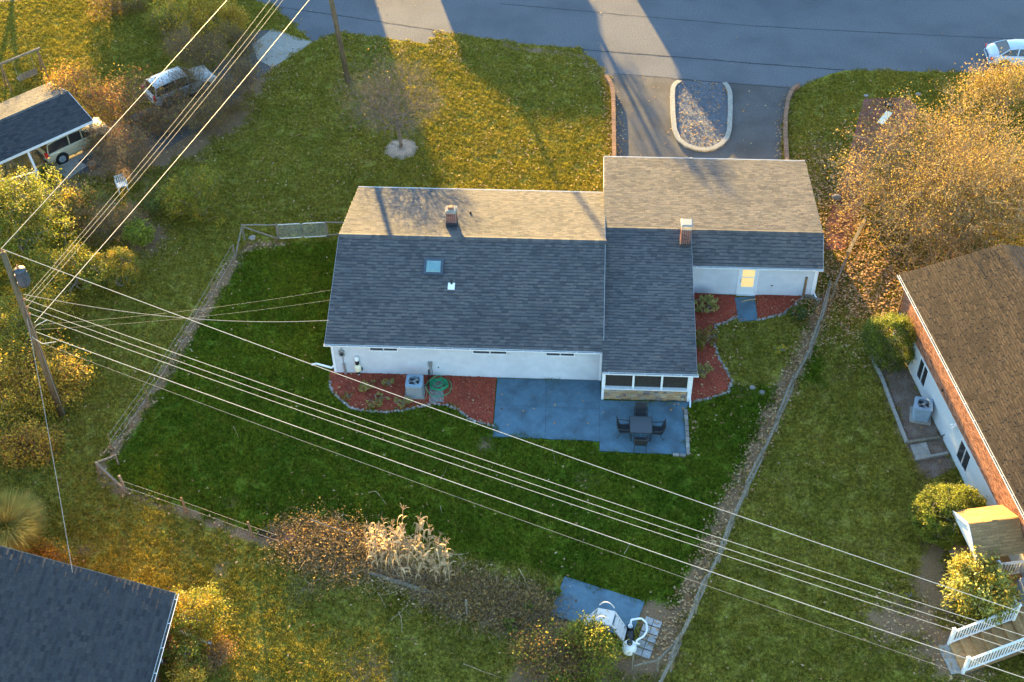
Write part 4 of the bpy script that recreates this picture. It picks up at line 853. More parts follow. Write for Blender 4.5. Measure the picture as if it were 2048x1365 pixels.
# ------------------------------------------------------------------ fences
def post(parent, p, h, r=.055, m='wood', n=7, name='post', lean=(0, 0)):
    p = np.array([p[0], p[1], 0.0]); return build(name, MB().tube([p-[0, 0, .02], p+[lean[0]*.5, lean[1]*.5, h*.5], p+[lean[0], lean[1], h]], [r*1.05, r, r*.95], n), MT[m], parent)
def rail(parent, a, b, r=.05, m='wood', n=6, name='rail', sag=0.0):
    a = np.array(a, float); b = np.array(b, float); P = [a*(1-f)+b*f+np.array([rng.normal(0, .012), rng.normal(0, .012), -sag*4*f*(1-f)+rng.normal(0, .008)]) for f in np.linspace(0, 1, 5)]
    return build(name, MB().tube(P, [r*.8, r*1.05, r, r*.95, r*.8], n), MT[m], parent)
# right-hand split rail fence running down to the lower edge
RF = [(1660,566),(1641,640),(1622,692),(1588,757),(1555,838),(1526,902),(1495,968),(1468,1030),(1440,1101),(1414,1153),(1392,1203),(1362,1271),(1341,1319),(1319,1368)]
FZ = .95; RP = poly(RF, FZ)
t = thing('rail_fence', 'long weathered post and rail fence on the right of the yard', 'fence', (RP[0][0], RP[0][1], 0))
for i, p in enumerate(RP): post(t, p+[.05*(-1)**i, 0, 0], 1.12, r=.06, lean=(rng.normal(0, .04), rng.normal(0, .04)))
for i in range(len(RP)-1):
    a, b = RP[i], RP[i+1]; off = np.array([.06*(-1)**i, 0, 0]); rail(t, a+off, b+off, .055); rail(t, a-off*.6-[0, 0, .5], b-off*.6-[0, 0, .45], .05)
for z in (.3, .6, .85):
    w_ = MB(); w_.tube(RP-[.07, 0, FZ-z], .004, 4); build('fence_wire', w_, MT['metal'], t)
t = thing('rail_fence', 'loose timber rails running up into the leaf litter under the yellow tree', 'fence', G(1671, 570))
pA = [G(1731,437,.55), G(1696,506,.5), G(1691,520,.75), G(1670,572,.9)]
build('rail', MB().bar(pA[0], pA[1], .20, .07), MT['wood'], t); build('rail', MB().tube([pA[2], pA[3]], .055, 7), MT['wood'], t)
for p in pA: post(t, p, p[2]+.12, .06)
t = thing('timber_post', 'dark brown post standing before the right end of the garage wall', 'post', G(1606, 594)); post(t, G(1606, 594), 1.45, .07, 'wood_warm')
t = thing('timber_edging', 'short timber beam on the ground by the garage corner', 'timber', G(1625, 600)); build('beam', MB().bar(G(1609,594)+[0, 0, .09], G(1643,604)+[0, 0, .09], .16, .18), MT['wood'], t)
# corner by the pool
t = thing('rail_fence', 'short corner of fence rails below the pool pavers', 'fence', G(1318, 1335)); c = [G(1348,1288,.9), G(1317,1320,.85), G(1268,1333,.8), ]
rail(t, c[0], c[1], .05); rail(t, c[1], c[2], .045)
for p in c[:2]: post(t, p, p[2]+.15, .06)
post(t, G(1264,1340), 1.3, .05)
# left front fence with two chain link gates
t = thing('gate_fence', 'grey timber fence with brace at the left front corner of the yard', 'fence', G(492, 486)); z = 1.15
c0 = G(483.7,450.8,z); c1 = G(552,450,z); c2 = G(652,445,z); c3 = np.array([.2, G(690,446,z)[1], z])
for p in (c0, c1, c2): post(t, p, z+.06, .06)
rail(t, c0, c1, .05); rail(t, c2, c3, .05); build('brace', MB().tube([c0-[0, 0, .1], [c1[0], c1[1], .10]], .05, 7), MT['wood'], t)
b0 = G(471,518); post(t, b0, 1.0, .05, lean=(0, .05)); build('brace', MB().tube([c0-[0, 0, .06], [b0[0], b0[1], .12]], .05, 7), MT['wood'], t); rail(t, [c2[0], c2[1], .15], [c3[0], c3[1], .55], .035)
def chain_gate(a, b, z0, z1, label):
    g = thing('chain_link_gate', label, 'gate', (a[0], a[1], 0), 'pair of chain link gates'); d = b-a; d[2] = 0; L = np.linalg.norm(d); d /= L
    pts = [(0, z0), (0, z1-.12), (.04, z1-.03), (.14, z1), (L-.14, z1), (L-.04, z1-.03), (L, z1-.12), (L, z0+.12), (L-.04, z0+.03), (L-.14, z0), (.14, z0), (.04, z0+.03), (0, z0+.12)]
    base = np.array([a[0], a[1], 0]); f = MB(); f.tube([base+d*s+[0, 0, zz] for s, zz in pts], .024, 8); build('frame', f, MT['metal'], g)
    m_ = MB(); s = -z1
    while s < L:
        for sg in (1, -1):
            p = []
            for zz in np.linspace(z0, z1, 2):
                x = s+(zz-z0) if sg == 1 else s+(z1-zz); p.append((x, zz))
            (xa, za), (xb, zb) = p
            if xa > xb: xa, za, xb, zb = xb, zb, xa, za
            lo, hi = max(xa, 0), min(xb, L)
            if hi-lo > .03:
                f_ = lambda x: za+(zb-za)*(x-xa)/(xb-xa); m_.tube([base+d*lo+[0, 0, f_(lo)], base+d*hi+[0, 0, f_(hi)]], .0035, 3, cap=False)
        s += .085
    build('chain_mesh', m_, MT['metal'], g)
gm_ = (c1+c2)/2; chain_gate(c1+[.05, 0, 0], gm_-[.03, 0, 0], .12, 1.15, 'left one of the two chain link gates beside the house'); chain_gate(gm_+[.03, 0, 0], c2-[.05, 0, 0], .12, 1.15, 'right one of the two chain link gates, next to the house roof')
# left wire fence on stakes
t = thing('wire_fence', 'thin wire fence on stakes along the worn path at left', 'fence', G(296, 803)); ST_ = [(471,518),(430,590),(395,650),(350,720),(296,803),(226,902)]; SP = poly(ST_)
for p in SP[1:]: build('stake', MB().tube([p, p+[0, 0, 1.25]], .022, 5), MT['wood_warm'], t)
for z in (.3, .7, 1.1): build('fence_wire', MB().tube(SP+[0, 0, z], .004, 4), MT['metal'], t)
t = thing('corner_fence', 'bent corner of grey rails at the lower left of the yard', 'fence', G(205, 960)); a = G(192,926,.95); b = G(231,911,.75); c = G(247,978,.35)
build('rail', MB().tube([a, b], .05, 7), MT['wood'], t); build('rail', MB().tube([a, c], .06, 7), MT['wood'], t); post(t, a, 1.0, .05); post(t, b, .8, .045); post(t, G(252,984), 1.15, .07, lean=(-.1, .05))
t = thing('wire_fence', 'wooden stakes of the fence along the bottom of the yard', 'fence', G(373, 1025)); SP = poly([(252,984),(373,1025),(505,1073),(560,1092)])
for p in SP[1:3]: post(t, p, 1.1, .055, 'wood_warm', lean=(-.05, 0))
for z in (.35, .8): build('fence_wire', MB().tube(SP+[0, 0, z], .004, 4), MT['metal'], t)
# garden plot rails
t = thing('garden_border', 'long weathered board along the lower side of the dead corn patch', 'timber', G(860, 1190)); a, b = G(735,1145,.1), G(895,1197,.1); build('board', MB().bar(a, b, .10, .20), MT['wood'], t)
a, b = G(623,1040,.55), G(700,1068,.5); t = thing('garden_rail', 'thin pale rail along the top of the withered vines', 'timber', G(623, 1050)); build('rail', MB().tube([a, b], .035, 6), MT['wood'], t); [post(t, p, .6, .03) for p in (a, b)]
t = thing('garden_stake', 'grey stake standing in the brown vines right of the corn', 'stake', G(934, 1232)); post(t, G(934, 1232), 1.2, .05)
for px_, lab in (((526,1071), 'leftmost of the small rings beside the fence stake'), ((545,1075), 'middle of the small rings beside the fence stake')):
    p = G(*px_); build('hose_coil', MB().tube([(p[0]+.17*math.cos(a), p[1]+.17*math.sin(a), .05+.012*a) for a in np.linspace(0, 18, 70)], .018, 6), MT['rubber'], loc=p, label='black tube coil, '+lab, cat='hose')
p = G(581,1085); build('plant_pot', MB().lathe(p, [(.15, 0), (.20, .30), (.22, .31), (.22, .35), (.19, .35), (.17, .30), (.02, .28)], 18), MT['terracotta'], loc=p, label='round clay pot at the left end of the withered vines', cat='pot')

# ------------------------------------------------------------------ utility poles and wires
PB = G(125, 830); PH = 10.9
t = thing('utility_pole', 'tall wooden utility pole with grey transformer at the left', 'utility pole', PB)
build('shaft', MB().tube([PB-[0, 0, .1], PB+[0, 0, 5], PB+[0, 0, PH]], [.19, .165, .13], 12), MT['pole'], t, smooth=True)
tc_ = PB+V(.42, .12, 9.35); tf = build('transformer', MB().lathe(tc_, [(.10, -.5), (.25, -.48), (.26, -.3), (.26, .38), (.27, .40), (.27, .44), (.10, .50)], 18), MT['transf'], t, smooth=True)
build('fins', MB().box(tc_+[.24, 0, -.05], (.06, .30, .6)).box(tc_+[0, -.25, -.05], (.30, .06, .6)), MT['transf'], tf); build('bushing', MB().lathe(tc_+[-.05, 0, .48], [(.05, 0), (.07, .06), (.045, .1), (.07, .15), (.03, .25)], 10), MT['porcelain'], tf)
build('bracket', MB().bar(PB+[0, 0, 9.5], tc_+[0, 0, .15], .08, .08).bar(PB+[0, 0, 9.0], tc_+[0, 0, -.3], .08, .08), MT['metal'], t)
for k, z in enumerate((8.05, 7.55, 7.1)): build('spool_insulator', MB().lathe(PB+V(.22, -.02, z-.06), [(.04, 0), (.06, .02), (.035, .06), (.06, .10), (.04, .12)], 10), MT['porcelain'], t)
build('top_insulator', MB().lathe(PB+[0, 0, PH], [(.04, 0), (.07, .08), (.04, .12), (.07, .17), (.03, .24)], 10), MT['porcelain'], t)
build('ground_wire', MB().tube([PB+[.16, -.08, z] for z in np.linspace(0, 8, 9)], .012, 5), MT['wire_dark'], t)
# far pole off to the right (where the lines run to), derived from the top wire
e = G(2046, 1226, 10.0); dirv = (e-PB); dirv[2] = 0; Lw = np.linalg.norm(dirv); dirv /= Lw; PB2 = PB+dirv*(Lw+9); pn = np.array([-dirv[1], dirv[0], 0])
t2 = thing('utility_pole', 'wooden utility pole beyond the right edge where the lines end', 'utility pole', PB2); build('shaft', MB().tube([PB2-[0, 0, .1], PB2+[0, 0, PH]], [.19, .13], 10), MT['pole'], t2, smooth=True)
def span(a, b, sag, r, m, label, name='power_line', n=26, grp=None):
    a = np.array(a, float); b = np.array(b, float); P = [a*(1-f)+b*f-np.array([0, 0, 4*sag*f*(1-f)]) for f in np.linspace(0, 1, n)]
    return build(name, MB().tube(P, r, 6, cap=False), MT[m], loc=a, label=label, cat='power line', group=grp)
def wire_to(px, start, sag, r, m, label):
    q = GP(px[0], px[1], pn, pn@PB); f = np.dot(q-PB, dirv)/(Lw+9); z_ = start[2]; zend = (q[2]+4*sag*f*(1-f)-z_*(1-f))/f; end = PB2+[0, 0, zend]; return span(start, end, sag, r, m, label, grp='lines running down to the right')
W_ = [((2046,1226), PB+[.05, 0, PH+.2], .5, .014, 'wire', 'top pale line of the bundle crossing the yard to the right'), ((2046,1272), PB+[.24, 0, 8.05], .55, .012, 'wire', 'second pale line from the top crossing the yard'),
      ((2046,1290), PB+[.24, 0, 7.55], .55, .012, 'wire', 'third pale line from the top crossing the yard'), ((2046,1306), PB+[.24, 0, 7.1], .55, .012, 'wire', 'fourth pale line from the top crossing the yard'),
      ((2046,1356), PB+[.2, 0, 5.9], .4, .017, 'wire', 'thick cable, fifth from the top, crossing the yard'), ((1966,1363), PB+[.2, 0, 5.2], .5, .008, 'wire_dark', 'thin dark lowest line crossing the yard')]
for px, s, sag, r_, m_, lab in W_: wire_to(px, s, sag, r_, m_, lab)
# lines going up towards the street
FB = G(697, 165); FT = G(662, 0, 6.0); lean = (FT-FB); lean[2] = 0; lean *= 10.2/6.0
t = thing('utility_pole', 'slightly leaning wooden pole on the front lawn by the street', 'utility pole', FB)
build('shaft', MB().tube([FB-[0, 0, .1], FB+lean*.5+[0, 0, 5.1], FB+lean+[0, 0, 10.2]], [.19, .165, .13], 12), MT['pole_l'] if 'pole_l' in MT else MT['pole'], t, smooth=True)
e = G(460, 0, 10.6); d2 = e-PB; d2[2] = 0; L2 = np.linalg.norm(d2); d2 /= L2; PB3 = PB+d2*(L2+34); pn2 = np.array([-d2[1], d2[0], 0])
t = thing('utility_pole', 'wooden utility pole across the street beyond the top edge', 'utility pole', PB3); build('shaft', MB().tube([PB3-[0, 0, .1], PB3+[0, 0, PH]], [.19, .13], 10), MT['pole'], t, smooth=True)
span(PB+[-.05, 0, PH+.2], PB3+[0, 0, PH], .3, .013, 'wire', 'upper pale line from the transformer pole towards the street')
for k, (x, z) in enumerate(((530, 8.0), (545, 7.8), (556, 7.5))):
    q = G(x, 0, z); d = (q-PB); q = PB+[.2, .1, z]+(q-(PB+[.2, .1, z]))*1.35; span(PB+[.2, .1, z], q, .5, .009, 'wire_dark', ('leftmost', 'middle', 'rightmost')[k]+' of the three thin lines running up to the street')
q = G(612, 0, 6.2); s0 = PB+[.22, .1, 6.4]; q = s0+(q-s0)*1.3; span(s0, q, .35, .016, 'wire', 'thick pale cable from the pole up past the parked cars')
sm = [G(x, y, z) for x, y, z in ((95,640,6.4),(75,650,6.2),(62,662,5.9),(66,676,5.7),(85,688,5.7),(112,684,5.8))]; build('cable_loop', MB().tube(sm, .022, 6), MT['wire'], loc=sm[0], label='pale slack cable loop hanging beside the pole', cat='power line')
# house drops
att = V(.1, 3.2, 2.55)
for k, (px, zs, ze, sag, r_, m_) in enumerate((((655,641), 8.3, 2.9, .7, .014, 'wire_dark'), ((661,580), 6.3, 3.0, .25, .0045, 'wire_dark'), ((661,600), 6.0, 2.9, .25, .0045, 'wire_dark'))):
    span(PB+[.2, .06, zs], G(px[0]+3, px[1], ze), sag, r_, m_, ('dark twisted service drop from the pole to the house gable', 'upper thin drop line from the pole to the house', 'lower thin drop line from the pole to the house')[k])
span(PB+[.1, -.16, 7.0], G(145,1146,4.4), .3, .014, 'wire_dark', 'dark twisted drop line from the pole down to the lower left roof')

# ------------------------------------------------------------------ small things on the ground
def stick(pts, r, label, m='straw', name='corn_stalk_piece', cat='stalk', z=.06):
    P = poly(pts, z); return build(name, MB().tube(dens(P, 9)+np.r_[rng.normal(0, .012, (9, 3))], np.linspace(r, r*.55, 9), 5), MT[m], loc=P[0], label=label, cat=cat)
for pts, lab in (([(737,986),(752,983),(762,995),(773,1010)], 'bent dry stalk on the lawn above the corn patch'), ([(880,960),(890,945),(894,933)], 'short dry stalk under the power lines, left of the patio end'), ([(1104,897),(1108,912),(1112,928)], 'dry stalk on the grass just below the patio step'),
                 ([(466,853),(473,865),(477,876)], 'small dry stalk in the left of the back yard'), ([(1248,1108),(1256,1095),(1260,1085)], 'forked dry stalk under the lowest power lines'), ([(1037,1138),(1050,1160),(1058,1178)], 'long dry stalk leaning at the right end of the vines'),
                 ([(755,1185),(764,1200),(772,1217)], 'dry stalk lying below the corn patch, leftmost'), ([(782,1241),(800,1225),(815,1211)], 'straight dry stalk of the crossed pair below the corn'), ([(797,1224),(803,1240),(804,1265)], 'downward dry stalk of the crossed pair below the corn'),
                 ([(927,1329),(960,1341),(1003,1356)], 'straight pale stick near the bottom edge'), ([(880,1012),(884,1027)], 'tiny dry stalk to the right above the corn'), ([(897,1108),(917,1110),(938,1106)], 'dry stalk sticking out on the right of the corn patch'), ([(917,1110),(925,1123),(931,1135)], 'dry leaf stalk pointing down at the right of the corn')):
    stick(pts, .022, lab)
t = thing('plank', 'cream plank lying in the faded mulch bed', 'plank', G(1768, 240)); build('board', MB().bar(G(1760,250)+[0, 0, .11], G(1778,228)+[0, 0, .13], .42, .06), MT['cream'], t)
p = G(1777, 217); t = thing('planter', 'round black planter pot in the faded mulch bed', 'planter', p); build('pot', MB().lathe(p, [(.20, .02), (.26, .32), (.29, .33), (.29, .37), (.24, .37), (.22, .30)], 20), MT['rubber'], t); build('soil', MB().lathe(p, [(.22, .28), (.2, .3), (.02, .31)], 16), MT['dirt'], t)
def boulder(px, r, label, m='rock', sq=.7):
    p = G(*px); mb = MB(); n_ = 9; v = []; f = []
    for i in range(6):
        th = math.pi*(i+.5)/6*.95
        for j in range(n_): ph = 2*math.pi*j/n_; k = r*(.8+.35*rng.random()); v.append(p+np.array([k*math.sin(th)*math.cos(ph), k*math.sin(th)*math.sin(ph), max(-.02, r*sq*.5+k*sq*math.cos(th))]))
    f = [(i*n_+j, (i+1)*n_+j, (i+1)*n_+(j+1) % n_, i*n_+(j+1) % n_) for i in range(5) for j in range(n_)]+[tuple(range(n_)), tuple(range(6*n_-1, 5*n_-1, -1))]
    return build('boulder', mb.add(v, f), MT[m], loc=p, label=label, cat='rock', smooth=True)
for px, r_, lab in (((1673,398), .30, 'grey boulder at the edge of the lawn right of the garage'), ((1732,193), .16, 'left one of two stones at the top of the mulch bed'), ((1836,190), .18, 'right one of two stones at the top of the mulch bed'),
                    ((1505,777), .16, 'left one of two flat stones on the grass right of the sunroom'), ((1524,787), .18, 'right one of two flat stones on the grass right of the sunroom'), ((318,397), .2, 'pale stone by the green shrub at left'), ((505,478), .22, 'pale stone among leaves at the gate fence')): boulder(px, r_, lab, sq=.55)
t = thing('squared_stick', 'pale stick lying on the door pad behind the garage', 'stick', G(1495, 605)); build('stick', MB().tube([G(1482,607)+[0, 0, .09], G(1496,603)+[0, 0, .10], G(1511,601)+[0, 0, .09]], .03, 5), MT['straw'], t)
# ------------------------------------------------------------------ right-hand brick neighbour
B0 = G(1806, 717.6); B1 = G(1911.4, 931.5); dS = (B1-B0)/np.linalg.norm(B1-B0); nO = np.array([dS[1], -dS[0], 0.0])   # nO points out of the wall (towards the yard)
if nO[0] > 0: nO = -nO
LP = lambda s, o, z: B0+dS*s+nO*o+np.array([0, 0, z])
RZW = math.atan2(dS[1], dS[0]); ZW, ZB = 1.9, 4.12
def wall_so(px, py):
    q = GP(px, py, nO, nO@B0); return np.dot(q-B0, dS), q[2]
nb = thing('brick_house', 'brick house with white parged base and brown roof at the right', 'house', LP(4, -4, 0))
S0, S1, DEP = -1.7, 17.0, 9.6
wins = []
for quad in (((1832.3,745.4),(1844,774.7),(1856.6,747),(1844,718)), ((1911.4,912.5),(1929,941.8),(1941.6,914),(1924.6,884.6))):
    a = [wall_so(*q) for q in quad]; s = np.array([q[0] for q in a]); z = np.array([q[1] for q in a]); wins.append(((s[0]+s[3])/2-.08, (s[1]+s[2])/2+.08, (z[0]+z[1])/2-.06, (z[2]+z[3])/2+.05)); print('win', wins[-1])
mb = MB(); pr = lambda mbx, s0, s1, o0, o1, z0, z1: mbx.prism([LP(s0, o0, 0), LP(s1, o0, 0), LP(s1, o1, 0), LP(s0, o1, 0)], z0, z1)
segs = sorted([(w[0], w[1], w[2], min(w[3], ZW-.08)) for w in wins]); cur = S0
for s0, s1, z0, z1 in segs:
    pr(mb, cur, s0, -.25, 0, 0, ZW); pr(mb, s0, s1, -.25, 0, 0, z0); pr(mb, s0, s1, -.25, 0, z1, ZW); cur = s1
pr(mb, cur, S1, -.25, 0, 0, ZW); pr(mb, S0, S0+.25, -DEP, -.25, 0, ZW); pr(mb, S0+.26, S1, -DEP+.3, -.9, 0, ZB-.15)
build('base_wall', mb, MT['stucco'], nb)
for s0, s1, z0, z1 in segs: window(nb, LP((s0+s1)/2, -.02, (z0+z1)/2), (s1-s0)-.06, (z1-z0)-.06, 2, rz=RZW, fr=.04)
bw = MB(); pr(bw, S0+.02, S1, -.25, -.045, ZW, ZB); pr(bw, S0+.02, S0+.25, -DEP, -.26, ZW, ZB)
brk = build('brick_wall', bw, MT['mortar'], nb); br = MB(); z = ZW+.005; r_ = 0
while z < ZB-.06:
    s = S0+(.11 if r_ % 2 else 0)
    while s < 14.2:
        c = LP(s+.1, -.03, z+.032); br.box(c+nO*.008*rng.random(), (.205, .05, .062), rz=RZW); s += .22
    o = -.1
    while o > -4.0: c = LP(S0-.0, o, z+.032); br.box(c, (.05, .205, .062), rz=RZW); o -= .22
    z += .076; r_ += 1
build('bricks', br, MT['brick'], brk, kind='stuff')
EZ = 4.2; OV = .30; E0 = LP(S0-.3, OV, EZ); ek = GP(2048, 475, dS, dS@E0); kw = np.dot(ek-E0, -nO); KN = (ek[2]-EZ)/kw; KN = min(max(KN, .22), .6); HW = DEP/2+OV
rf = build('roof', MB().bar(LP(S0, -DEP/2, EZ+KN*HW-.2), LP(S1, -DEP/2, EZ+KN*HW-.2), .2, .1), MT['felt'], nb)
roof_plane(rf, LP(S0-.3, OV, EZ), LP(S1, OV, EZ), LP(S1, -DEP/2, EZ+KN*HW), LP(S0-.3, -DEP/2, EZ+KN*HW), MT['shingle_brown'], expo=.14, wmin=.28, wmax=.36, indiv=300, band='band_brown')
roof_plane(rf, LP(S1, -DEP-OV, EZ), LP(S0-.3, -DEP-OV, EZ), LP(S0-.3, -DEP/2, EZ+KN*HW), LP(S1, -DEP/2, EZ+KN*HW), MT['shingle_brown'], expo=.3, wmin=.5, wmax=.9)
gutter(nb, LP(S0-.3, OV, 0)[:2], LP(S1, OV, 0)[:2], nO[:2], EZ-.02, seam=1.1); so_ = MB(); pr(so_, S0-.3, S1, .0, OV-.02, EZ-.2, EZ-.17); build('soffit', so_, MT['trim'], nb)
gb = MB(); gb.add([LP(S0, 0, ZB), LP(S0, -DEP, ZB), LP(S0, -DEP/2, EZ+KN*HW-.18)], [(0, 1, 2)]); build('gable', gb, MT['brick'], nb)
build('downspout', MB().bar(LP(S0+.1, .04, EZ-.2), LP(S0+.1, .04, 1.6), .07, .07, up=nO), MT['wood_warm'], nb); s_, z_ = wall_so(1912, 852)
fl_ = thing('flood_light', 'small white flood light on the wall of the brick house', 'light', LP(s_, .06, z_)); build('lamp_head', MB().tube([LP(s_-.06, .12, z_+.04), LP(s_-.08, .24, z_-.02)], [.05, .07], 10).tube([LP(s_+.06, .12, z_+.04), LP(s_+.1, .24, z_-.02)], [.05, .07], 10), MT['white_pl'], fl_); build('bracket', MB().box(LP(s_, .05, z_+.04), (.14, .12, .12), rz=RZW), MT['white_pl'], fl_)
s_, z_ = wall_so(1886, 781); build('wall_vent', MB().tube([LP(s_, -.05, z_), LP(s_, .06, z_)], .07, 12), MT['black'], nb)
s_, z_ = wall_so(1889, 872); build('wall_cable', MB().tube([LP(s_, .02, z_+.1), LP(s_, .10, z_), LP(s_-.1, .14, z_-.2), LP(s_-.5, .10, max(.1, z_-.4))], .025, 6), MT['rubber'], nb)
sheet('soil_bed', SOILBED, .012, mat('dark_soil', (.115,.075,.052), (.19,.135,.10), scale=12, bump=.7, bscale=40, c3=(.25,.2,.17), scale3=1.8), label='bare soil strip along the brick house')
ke = thing('concrete_edging', 'pale concrete edging of the soil strip by the brick house', 'edging', G(1790, 830))
for a, b in zip(*(lambda P: (P[:-1], P[1:]))(poly([(1737,700),(1748,728),(1762,755),(1786,820),(1813,888)]))): d = (b-a)*.01; build('kerb_piece', MB().bar(a+d+[0, 0, .07], b-d+[0, 0, .07], .16, .15), MT['concrete'], ke)
tb = thing('timber_edging', 'timber steps beside the slab in the soil strip', 'timber', G(1850, 890)); build('beam', MB().bar(G(1813,888)+[0, 0, .08], G(1885,877)+[0, 0, .08], .13, .14), MT['wood'], tb); build('beam', MB().bar(G(1830,922)+[0, 0, .08], G(1895,909)+[0, 0, .08], .13, .14), MT['concrete'], tb)
sl_ = poly([(1820,892),(1852,886),(1862,914),(1832,920)]); build('stone_slab', MB().prism(sl_, 0, .06), MT['concrete'], loc=sl_[0], label='pale square slab between the timbers by the brick house', cat='slab')
# porch with a small tan gable roof
Q = lambda px, py, z: (lambda p: (np.dot(p-B0, dS), np.dot(p-B0, nO)))(G(px, py, z))
pz, rz_ = 2.35, 3.15; (sa, oa) = Q(1907, 1023, pz); (sr, orr) = Q(1937, 1048, rz_); sb = 2*sr-sa; oo = max(oa, orr)
po = thing('porch', 'small porch with tan gable roof on the brick house', 'porch', LP(sr, 1.0, 0)); prf = build('roof', MB().bar(LP(sr, 0, rz_-.14), LP(sr, oo, rz_-.14), .1, .08), MT['trim'], po)
roof_plane(prf, LP(sa, 0.02, pz), LP(sa, oo, pz), LP(sr, oo, rz_), LP(sr, 0.02, rz_), MT['shingle_tan'], band='band_tan', expo=.14, wmin=.25, wmax=.4, slab_t=.08, basem='trim') if False else None
roof_plane(prf, LP(sa, .03, pz), LP(sa, oo, pz), LP(sr, oo, rz_), LP(sr, .03, rz_), MT['shingle_tan'], band='band_tan', expo=.14, wmin=.25, wmax=.4, slab_t=.08, basem='trim', stuffname='shingle_field')
roof_plane(prf, LP(sb, oo, pz), LP(sb, .03, pz), LP(sr, .03, rz_), LP(sr, oo, rz_), MT['shingle_tan'], band='band_tan', expo=.14, wmin=.25, wmax=.4, slab_t=.08, basem='trim')
gp_ = MB(); gp_.add([LP(sa, oo-.02, pz-.16), LP(sb, oo-.02, pz-.16), LP(sb, oo-.02, pz-.08), LP(sr, oo-.02, rz_-.08), LP(sa, oo-.02, pz-.08)], [(0, 1, 2, 3, 4)]); gp_.bar(LP(sa, oo+.01, pz-.05), LP(sr, oo+.01, rz_-.05), .03, .16); gp_.bar(LP(sb, oo+.01, pz-.05), LP(sr, oo+.01, rz_-.05), .03, .16); build('gable', gp_, MT['trim'], po)
DZ = 1.0
for s in (sa+.25, sb-.25): build('post', MB().bar(LP(s, oo-.2, 0), LP(s, oo-.2, pz-.1), .13, .13, up=nO), MT['trim'], po)
fl2 = MB(); pr(fl2, sa+.1, sb-.1, 0.0, oo-.1, .55, .68); build('porch_floor', fl2, MT['deck'], po); sk2 = MB(); pr(sk2, sa+.12, sb-.12, oo-.16, oo-.12, 0, .55); pr(sk2, sa+.1, sa+.14, .02, oo-.12, 0, .55); build('skirt', sk2, MT['wood'], po)
# deck and stair
S_n, O_n = Q(2026, 1240, DZ); S_f, O_f = Q(2008, 1124, DZ)
S_d0 = sb+.05; dk = thing('deck', 'timber deck with white baluster railings and stairs at the lower right', 'deck', LP(S_n, O_n-1, 0)); S_end = S_n+2.6
bd = 0; o = .02
while o < O_n+.05: mbx = MB(); pr(mbx, S_d0, S_end, o, min(o+.135, O_n+.06), DZ-.04, DZ); build('board', mbx, MT['deck'], dk); o += .14
jm = MB(); pr(jm, S_d0, S_end, .02, O_n+.03, DZ-.24, DZ-.05); build('joist_frame', jm, MT['wood_warm'], dk)
for s in (S_d0+.1, S_n, S_end-.1): build('support_post', MB().bar(LP(s, O_n-.1, 0), LP(s, O_n-.1, DZ-.2), .12, .12, up=nO), MT['wood_warm'], dk)
lat = MB(); q = S_d0
while q < S_n-.1:
    lat.bar(LP(q, O_n+.0, .05), LP(min(q+.75, S_n), O_n+.0, .05+min(.75, S_n-q)), .03, .012, up=nO); lat.bar(LP(q, O_n+.012, .80), LP(min(q+.75, S_n), O_n+.012, .80-min(.75, S_n-q)), .03, .012, up=nO); q += .11
build('lattice', lat, MT['wood'], dk)
def railing(parent, a, b, h=.95, step=.125, low=.10):
    """white baluster railing between base points a and b"""
    a = np.array(a, float); b = np.array(b, float); up = np.array([0, 0, 1.0]); L = np.linalg.norm((b-a)[:2]); 
    r_ = build('railing', MB().bar(a+up*h, b+up*h, .10, .05), MT['trim'], parent); build('bottom_rail', MB().bar(a+up*low, b+up*low, .07, .05), MT['trim'], r_)
    k = int(L/step)
    for i in range(1, k): p = a+(b-a)*i/k; build('baluster', MB().bar(p+up*low, p+up*(h-.02), .035, .035, up=(b-a)/np.linalg.norm(b-a)), MT['trim'], r_)
    return r_
def newel(parent, p, h=1.12): build('newel_post', MB().bar(p-[0, 0, .0], p+[0, 0, h], .12, .12, up=nO).box(p+[0, 0, h+.02], (.16, .16, .05), rz=RZW).box(p+[0, 0, h+.07], (.10, .10, .06), rz=RZW), MT['trim'], parent)
n1 = LP(S_n, O_n, DZ); n0 = LP(S_d0+.1, O_n, DZ); newel(dk, n1); railing(dk, n0, n1); newel(dk, n0); railing(dk, n0, LP(S_d0+.1, .1, DZ))
f1 = G(1897, 1290); f2 = G(1925, 1347); so1, oo1 = np.dot(f1-B0, dS), np.dot(f1-B0, nO); so2 = np.dot(f2-B0, dS)
n2 = LP(S_n+(so2-so1), O_n, DZ); newel(dk, n2); newel(dk, f1, 1.18); newel(dk, f2, 1.18); railing(dk, f1+[0, 0, .05], n1-[0, 0, .0], h=.95, low=.12); railing(dk, f2+[0, 0, .05], n2, h=.95, low=.12)
ns = 6
for k in range(ns):
    f = (k+.5)/ns; zz = DZ*(1-(k+1)/(ns+1)); a = n1*(1-f)+f1*f; b = n2*(1-f)+f2*f; a[2] = b[2] = zz; run = np.linalg.norm((f1-n1)[:2])/ns; build('stair_tread', MB().bar(a, b, run*1.08, .05), MT['deck'], dk); build('stair_riser', MB().bar(a+[0, 0, -.08]+nO*run*.5, b+[0, 0, -.08]+nO*run*.5, .02, .16), MT['deck'], dk)
for a, b in ((n1, f1), (n2, f2)): build('stringer', MB().bar(a-[0, 0, .12], b+[0, 0, .06], .05, .26), MT['wood_warm'], dk)
fp = [f1+nO*.5, f2+nO*.5, f2-nO*.4, f1-nO*.4]; build('step_slab', MB().prism(fp, 0, .05), MT['concrete'], loc=fp[0], label='grey slab at the foot of the deck stairs', cat='slab')
